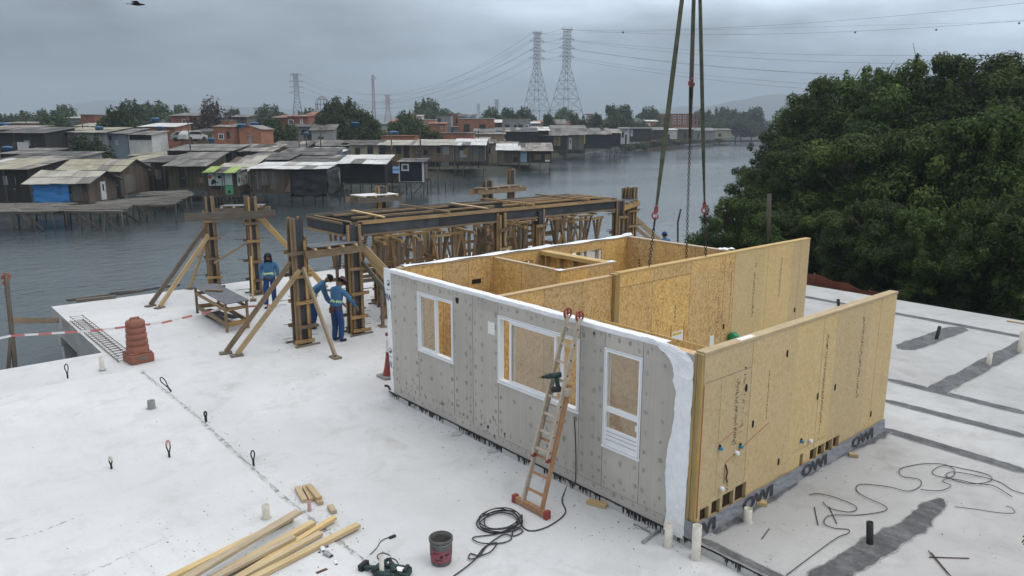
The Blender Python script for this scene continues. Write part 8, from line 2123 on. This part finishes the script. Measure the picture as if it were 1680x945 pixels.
# (pixel x of the crown middle, pixel y of the top, distance ahead in metres, mesh, size, sz, label)
MT = [
 (1215, 325, 37, 2, .62, 'lowest mangrove at the left tip of the wood, hanging over the river'),
 (1282, 205, 58, 0, 1.0, 'mangrove at the left end of the wood with its crown over the water'),
 (1318, 168, 60, 3, 1.2, 'mangrove with feathery tips left of the tall crown'),
 (1275, 275, 45, 2, .85, 'lower mangrove behind the timber pole'),
 (1350, 128, 58, 1, 1.36, 'tall mangrove whose crown steps up from the left'),
 (1330, 245, 43, 0, .98, 'mangrove just above the end of the middle wall'),
 (1420, 112, 54, 0, 1.44, 'tall mangrove left of the highest tip'),
 (1395, 230, 40, 3, .95, 'broad mangrove in the middle of the wood, low front'),
 (1515, 92, 52, 1, 1.36, 'highest mangrove with a loose tuft at its top'),
 (1480, 215, 38, 1, .86, 'mangrove in the front, right of the middle wall end'),
 (1590, 104, 52, 3, 1.48, 'tall mangrove right of the highest tip'),
 (1570, 200, 36, 2, 1.02, 'bright leaved mangrove at the front, over the right wall end'),
 (1665, 106, 50, 0, 1.40, 'tall mangrove at the right picture edge'),
 (1655, 190, 34, 3, .96, 'front mangrove at the right picture edge'),
 (1450, 330, 33, 2, .62, 'low mangrove sprawling at the deck edge, left of the right wall'),
 (1540, 345, 30, 0, .52, 'low mangrove at the deck edge above the right wall end'),
 (1625, 330, 29, 2, .58, 'low mangrove at the deck edge near the right picture edge'),
 (1360, 350, 36, 3, .55, 'low mangrove behind the orange net fence'),
 (1300, 345, 38, 0, .6, 'low mangrove left of the orange net fence'),
 (1700, 300, 27, 1, .62, 'mangrove cut off by the right picture edge, low'),
 (1740, 130, 46, 2, 1.5, 'tall mangrove cut off by the right picture edge'),
 (1570, 130, 66, 2, 1.6, 'mangrove in the second row behind the highest one'),
 (1440, 160, 68, 3, 1.35, 'mangrove in the second row left of the highest one'),
 (1345, 205, 72, 2, 1.2, 'mangrove in the second row behind the stepping crown'),
]
rt = random.Random(8)
for x, y, D, k, s, lab in MT:
    p = TP(x, 300, D); zt = TP(x, y, D).z; H = VAR[k][2]
    tree('mangrove_tree', lab, 'tree', (p.x, p.y, ZB), k, s, rt.uniform(0, 6.28), GM, (zt - ZB) / (H * s * 1.06))
# sapling tuft standing above the crowns, bare branch hanging at the right
bb = MB(); q0 = ony(1650, 480, 2.0) if False else TP(1668, 485, 30)
bb.tube(spline([TP(1690, 500, 30) - q0, TP(1655, 452, 30) - q0, TP(1610, 408, 30.5) - q0, TP(1575, 385, 31) - q0], 5), .035, 6)
for a, b in (((1640, 440), (1600, 440)), ((1610, 408), (1590, 425)), ((1655, 452), (1690, 440))): bb.tube([TP(*a, 30.1) - q0, TP(*b, 30.3) - q0], .018, 5)
tag(bb.build('bare_branch', M['bark'], None, q0), 'bare fallen branch arching among the low mangroves at the right', 'branch')
# --- trees of the town
TV = []
for i, (R, H, cl, per, zl) in enumerate(((2.6, 4.6, 46, 150, .22), (3.2, 4.4, 50, 150, .3), (2.0, 5.0, 40, 150, .2))):
    cm, cs = crown_mesh('town_crown', 70 + i, R, H, cl, per, .21, zl, 1.0, 'leaf_far', .8, .8)
    TV.append((cm, trunk_mesh('town_trunk', cs, 70 + i, H, .17), H))
cm, cs = crown_mesh('dry_crown', 80, 3.0, 4.2, 34, 60, .2, .35, 1.0, 'leaf_brown', 1.0, .9); TV.append((cm, trunk_mesh('dry_trunk', cs, 80, 4.2, .18), 4.2))
GT_ = 'trees among the houses of the town'
TT = [
 (143, 226, 96, 0, 1.15, 'round green tree in front of the wide grey rendered house'), (197, 187, 122, 1, 1.3, 'dense green tree behind the bluish house end'), (90, 192, 150, 1, 1.5, 'dark tree left of the pale long shed'), (112, 178, 210, 0, 2.0, 'rounded dark tree on the left skyline'), (80, 184, 220, 2, 1.7, 'dark tree at the left end of the skyline group'),
 (222, 175, 190, 1, 2.0, 'wide skyline tree above the orange brick house, left half'), (255, 176, 200, 1, 2.1, 'wide skyline tree above the orange brick house, right half'), (300, 178, 230, 0, 1.9, 'skyline tree above the red brick house with the veranda'), (352, 184, 150, 3, 1.7, 'bare brown tree above the narrow brick house'), (355, 172, 185, 3, 1.6, 'sparse flat topped tree on the skyline'),
 (388, 182, 230, 2, 1.6, 'small skyline tree left of the apartment tower'), (448, 180, 260, 1, 2.4, 'low wide skyline tree right of the apartment tower'), (446, 198, 130, 2, 1.5, 'dark tree between the brick house with the rounded gable and the terrace, left'), (468, 208, 128, 0, 1.3, 'dark tree below the red brick terrace'), (432, 202, 126, 2, 1.2, 'dark slim tree just right of the brick house with the rounded gable'),
 (570, 174, 132, 1, 1.9, 'big bright green tree behind the grey two storey house'), (548, 178, 136, 0, 1.6, 'left half of the bright green tree group behind the grey two storey house'), (604, 190, 128, 0, 1.5, 'green tree right of the big bright one'), (672, 192, 150, 1, 1.3, 'green tree before the salmon roofed house'),
 (690, 200, 130, 2, 1.5, 'green tree at the middle of the town'), (697, 171, 290, 1, 3.0, 'big round dark tree on the skyline at the middle'), (725, 178, 260, 2, 1.2, 'thin dark tree right of the big round one on the skyline'),
 (806, 184, 250, 1, 1.7, 'skyline tree above the pink house'), (836, 182, 250, 0, 1.9, 'dark skyline tree above the unfinished grey block house'), (860, 184, 260, 1, 1.8, 'skyline tree left of the tall pylons'), (896, 190, 230, 2, 1.5, 'dark tree between the tall pylons'), (928, 184, 320, 1, 2.5, 'dark tree at the foot of the tallest pylon'), (948, 192, 230, 0, 1.5, 'dark tree right of the tallest pylon'),
 (975, 190, 240, 2, 1.6, 'dark tree behind the navy shore hut'), (1002, 176, 285, 2, 2.2, 'tall dark tree with a loose head left of the left sling'), (1020, 178, 280, 0, 2.4, 'round dark tree left of the left sling'), (1010, 192, 262, 1, 2.0, 'bushy dark tree above the ragged shore hut'), (1062, 182, 330, 1, 2.4, 'spreading tree above the brick house on the far shore'), (1050, 205, 262, 1, 1.6, 'bushes behind the dark shore hut'), (1080, 206, 285, 1, 1.5, 'low bush on the far shore behind the left sling'),
 (1155, 186, 380, 1, 3.0, 'dark tree right of the slings on the far shore'), (1180, 180, 390, 0, 3.2, 'tall dark tree right of the slings on the far shore'), (1205, 186, 400, 1, 3.2, 'dark tree on the far shore nearest the mangroves'), (1232, 180, 410, 0, 3.4, 'dark tree on the far shore, partly behind the mangroves'), (1170, 196, 360, 1, 2.3, 'low tree above the cream shore hut'), (1215, 200, 360, 1, 2.6, 'low tree right of the cream shore hut'),
 (40, 190, 230, 1, 2.2, 'low skyline tree at the far left'), (10, 196, 180, 1, 1.6, 'tree at the left picture edge behind the rooftops'), (395, 196, 160, 0, 1.1, 'small tree beside the grey green clad house'), (505, 186, 240, 1, 2.0, 'skyline tree behind the red brick terrace'), (590, 182, 190, 3, 1.3, 'thin brown tree right of the slim mast foot')]
for x, y, D, k, s, lab in TT:
    s *= .8 if 540 < x < 760 else .86
    p = TP(x, 240, D); zt = TP(x, y, D).z; H = TV[k][2]
    sz = max(.55, (zt - ZL) / (H * s * 1.05))
    tree('town_tree', lab, 'tree', (p.x, p.y, ZL), k, s, rt.uniform(0, 6.28), GT_, min(sz, 2.2), TV)
# low far greenery along the horizon
random.seed(5)
for i in range(14):
    x = random.uniform(-40, 1230); D = random.uniform(480, 900); p = TP(x, 215, D)
    tree('distant_tree', 'small dark tree on the distant skyline', 'tree', (p.x, p.y, ZL), random.choice((0, 1, 1)), random.uniform(2.0, 3.2), random.uniform(0, 6), 'small trees on the distant skyline', random.uniform(.7, 1.1), TV)
# bushes at the waterline of the far shore
for i, x in enumerate((1028, 1042, 1056, 1072, 1086, 1104, 1120, 1138, 1156, 1178)):
    D = 225 + (x - 1028) * .95; p = TP(x, 236, D)
    tree('shore_bush', 'low dark bush at the waterline of the far shore', 'bush', (p.x, p.y, ZW), 1, .9, i * 1.3, 'bushes at the waterline of the far shore', .55, TV)
# white round tank behind the mangroves
wt2 = TP(1327, 180, 420); tkr = thing('storage_tank', 'white round tank half hidden behind the mangroves', 'tank', (wt2.x, wt2.y, ZL))
mb = MB(); mb.lathe([(7, 0), (7, wt2.z - ZL - 1), (5, wt2.z - ZL + 1.6), (0, wt2.z - ZL + 2.6)], 24, cap1=False); mb.build('shell', M['wall_white'], tkr)
# ------------------------------------------------------------------ haze
hz = MB(); P = [rel(-3600, -300), rel(3600, -300), rel(3600, 4100), rel(-3600, 4100)]
hz.hexa([(x, y, ZW - 4.5) for x, y in P] + [(x, y, 215.0) for x, y in P])
ho = hz.build('haze', None); ho.data.materials.clear()
mh = bpy.data.materials.new('haze_air'); mh.use_nodes = True; mh.node_tree.nodes.clear()
pv = mh.node_tree.nodes.new('ShaderNodeVolumePrincipled'); pv.inputs['Color'].default_value = (0.62, 0.72, 0.82, 1); pv.inputs['Density'].default_value = 0.0005; pv.inputs['Anisotropy'].default_value = 0.0
om = mh.node_tree.nodes.new('ShaderNodeOutputMaterial'); mh.node_tree.links.new(pv.outputs[0], om.inputs['Volume'])
ho.data.materials.append(mh); ho['kind'] = 'stuff'
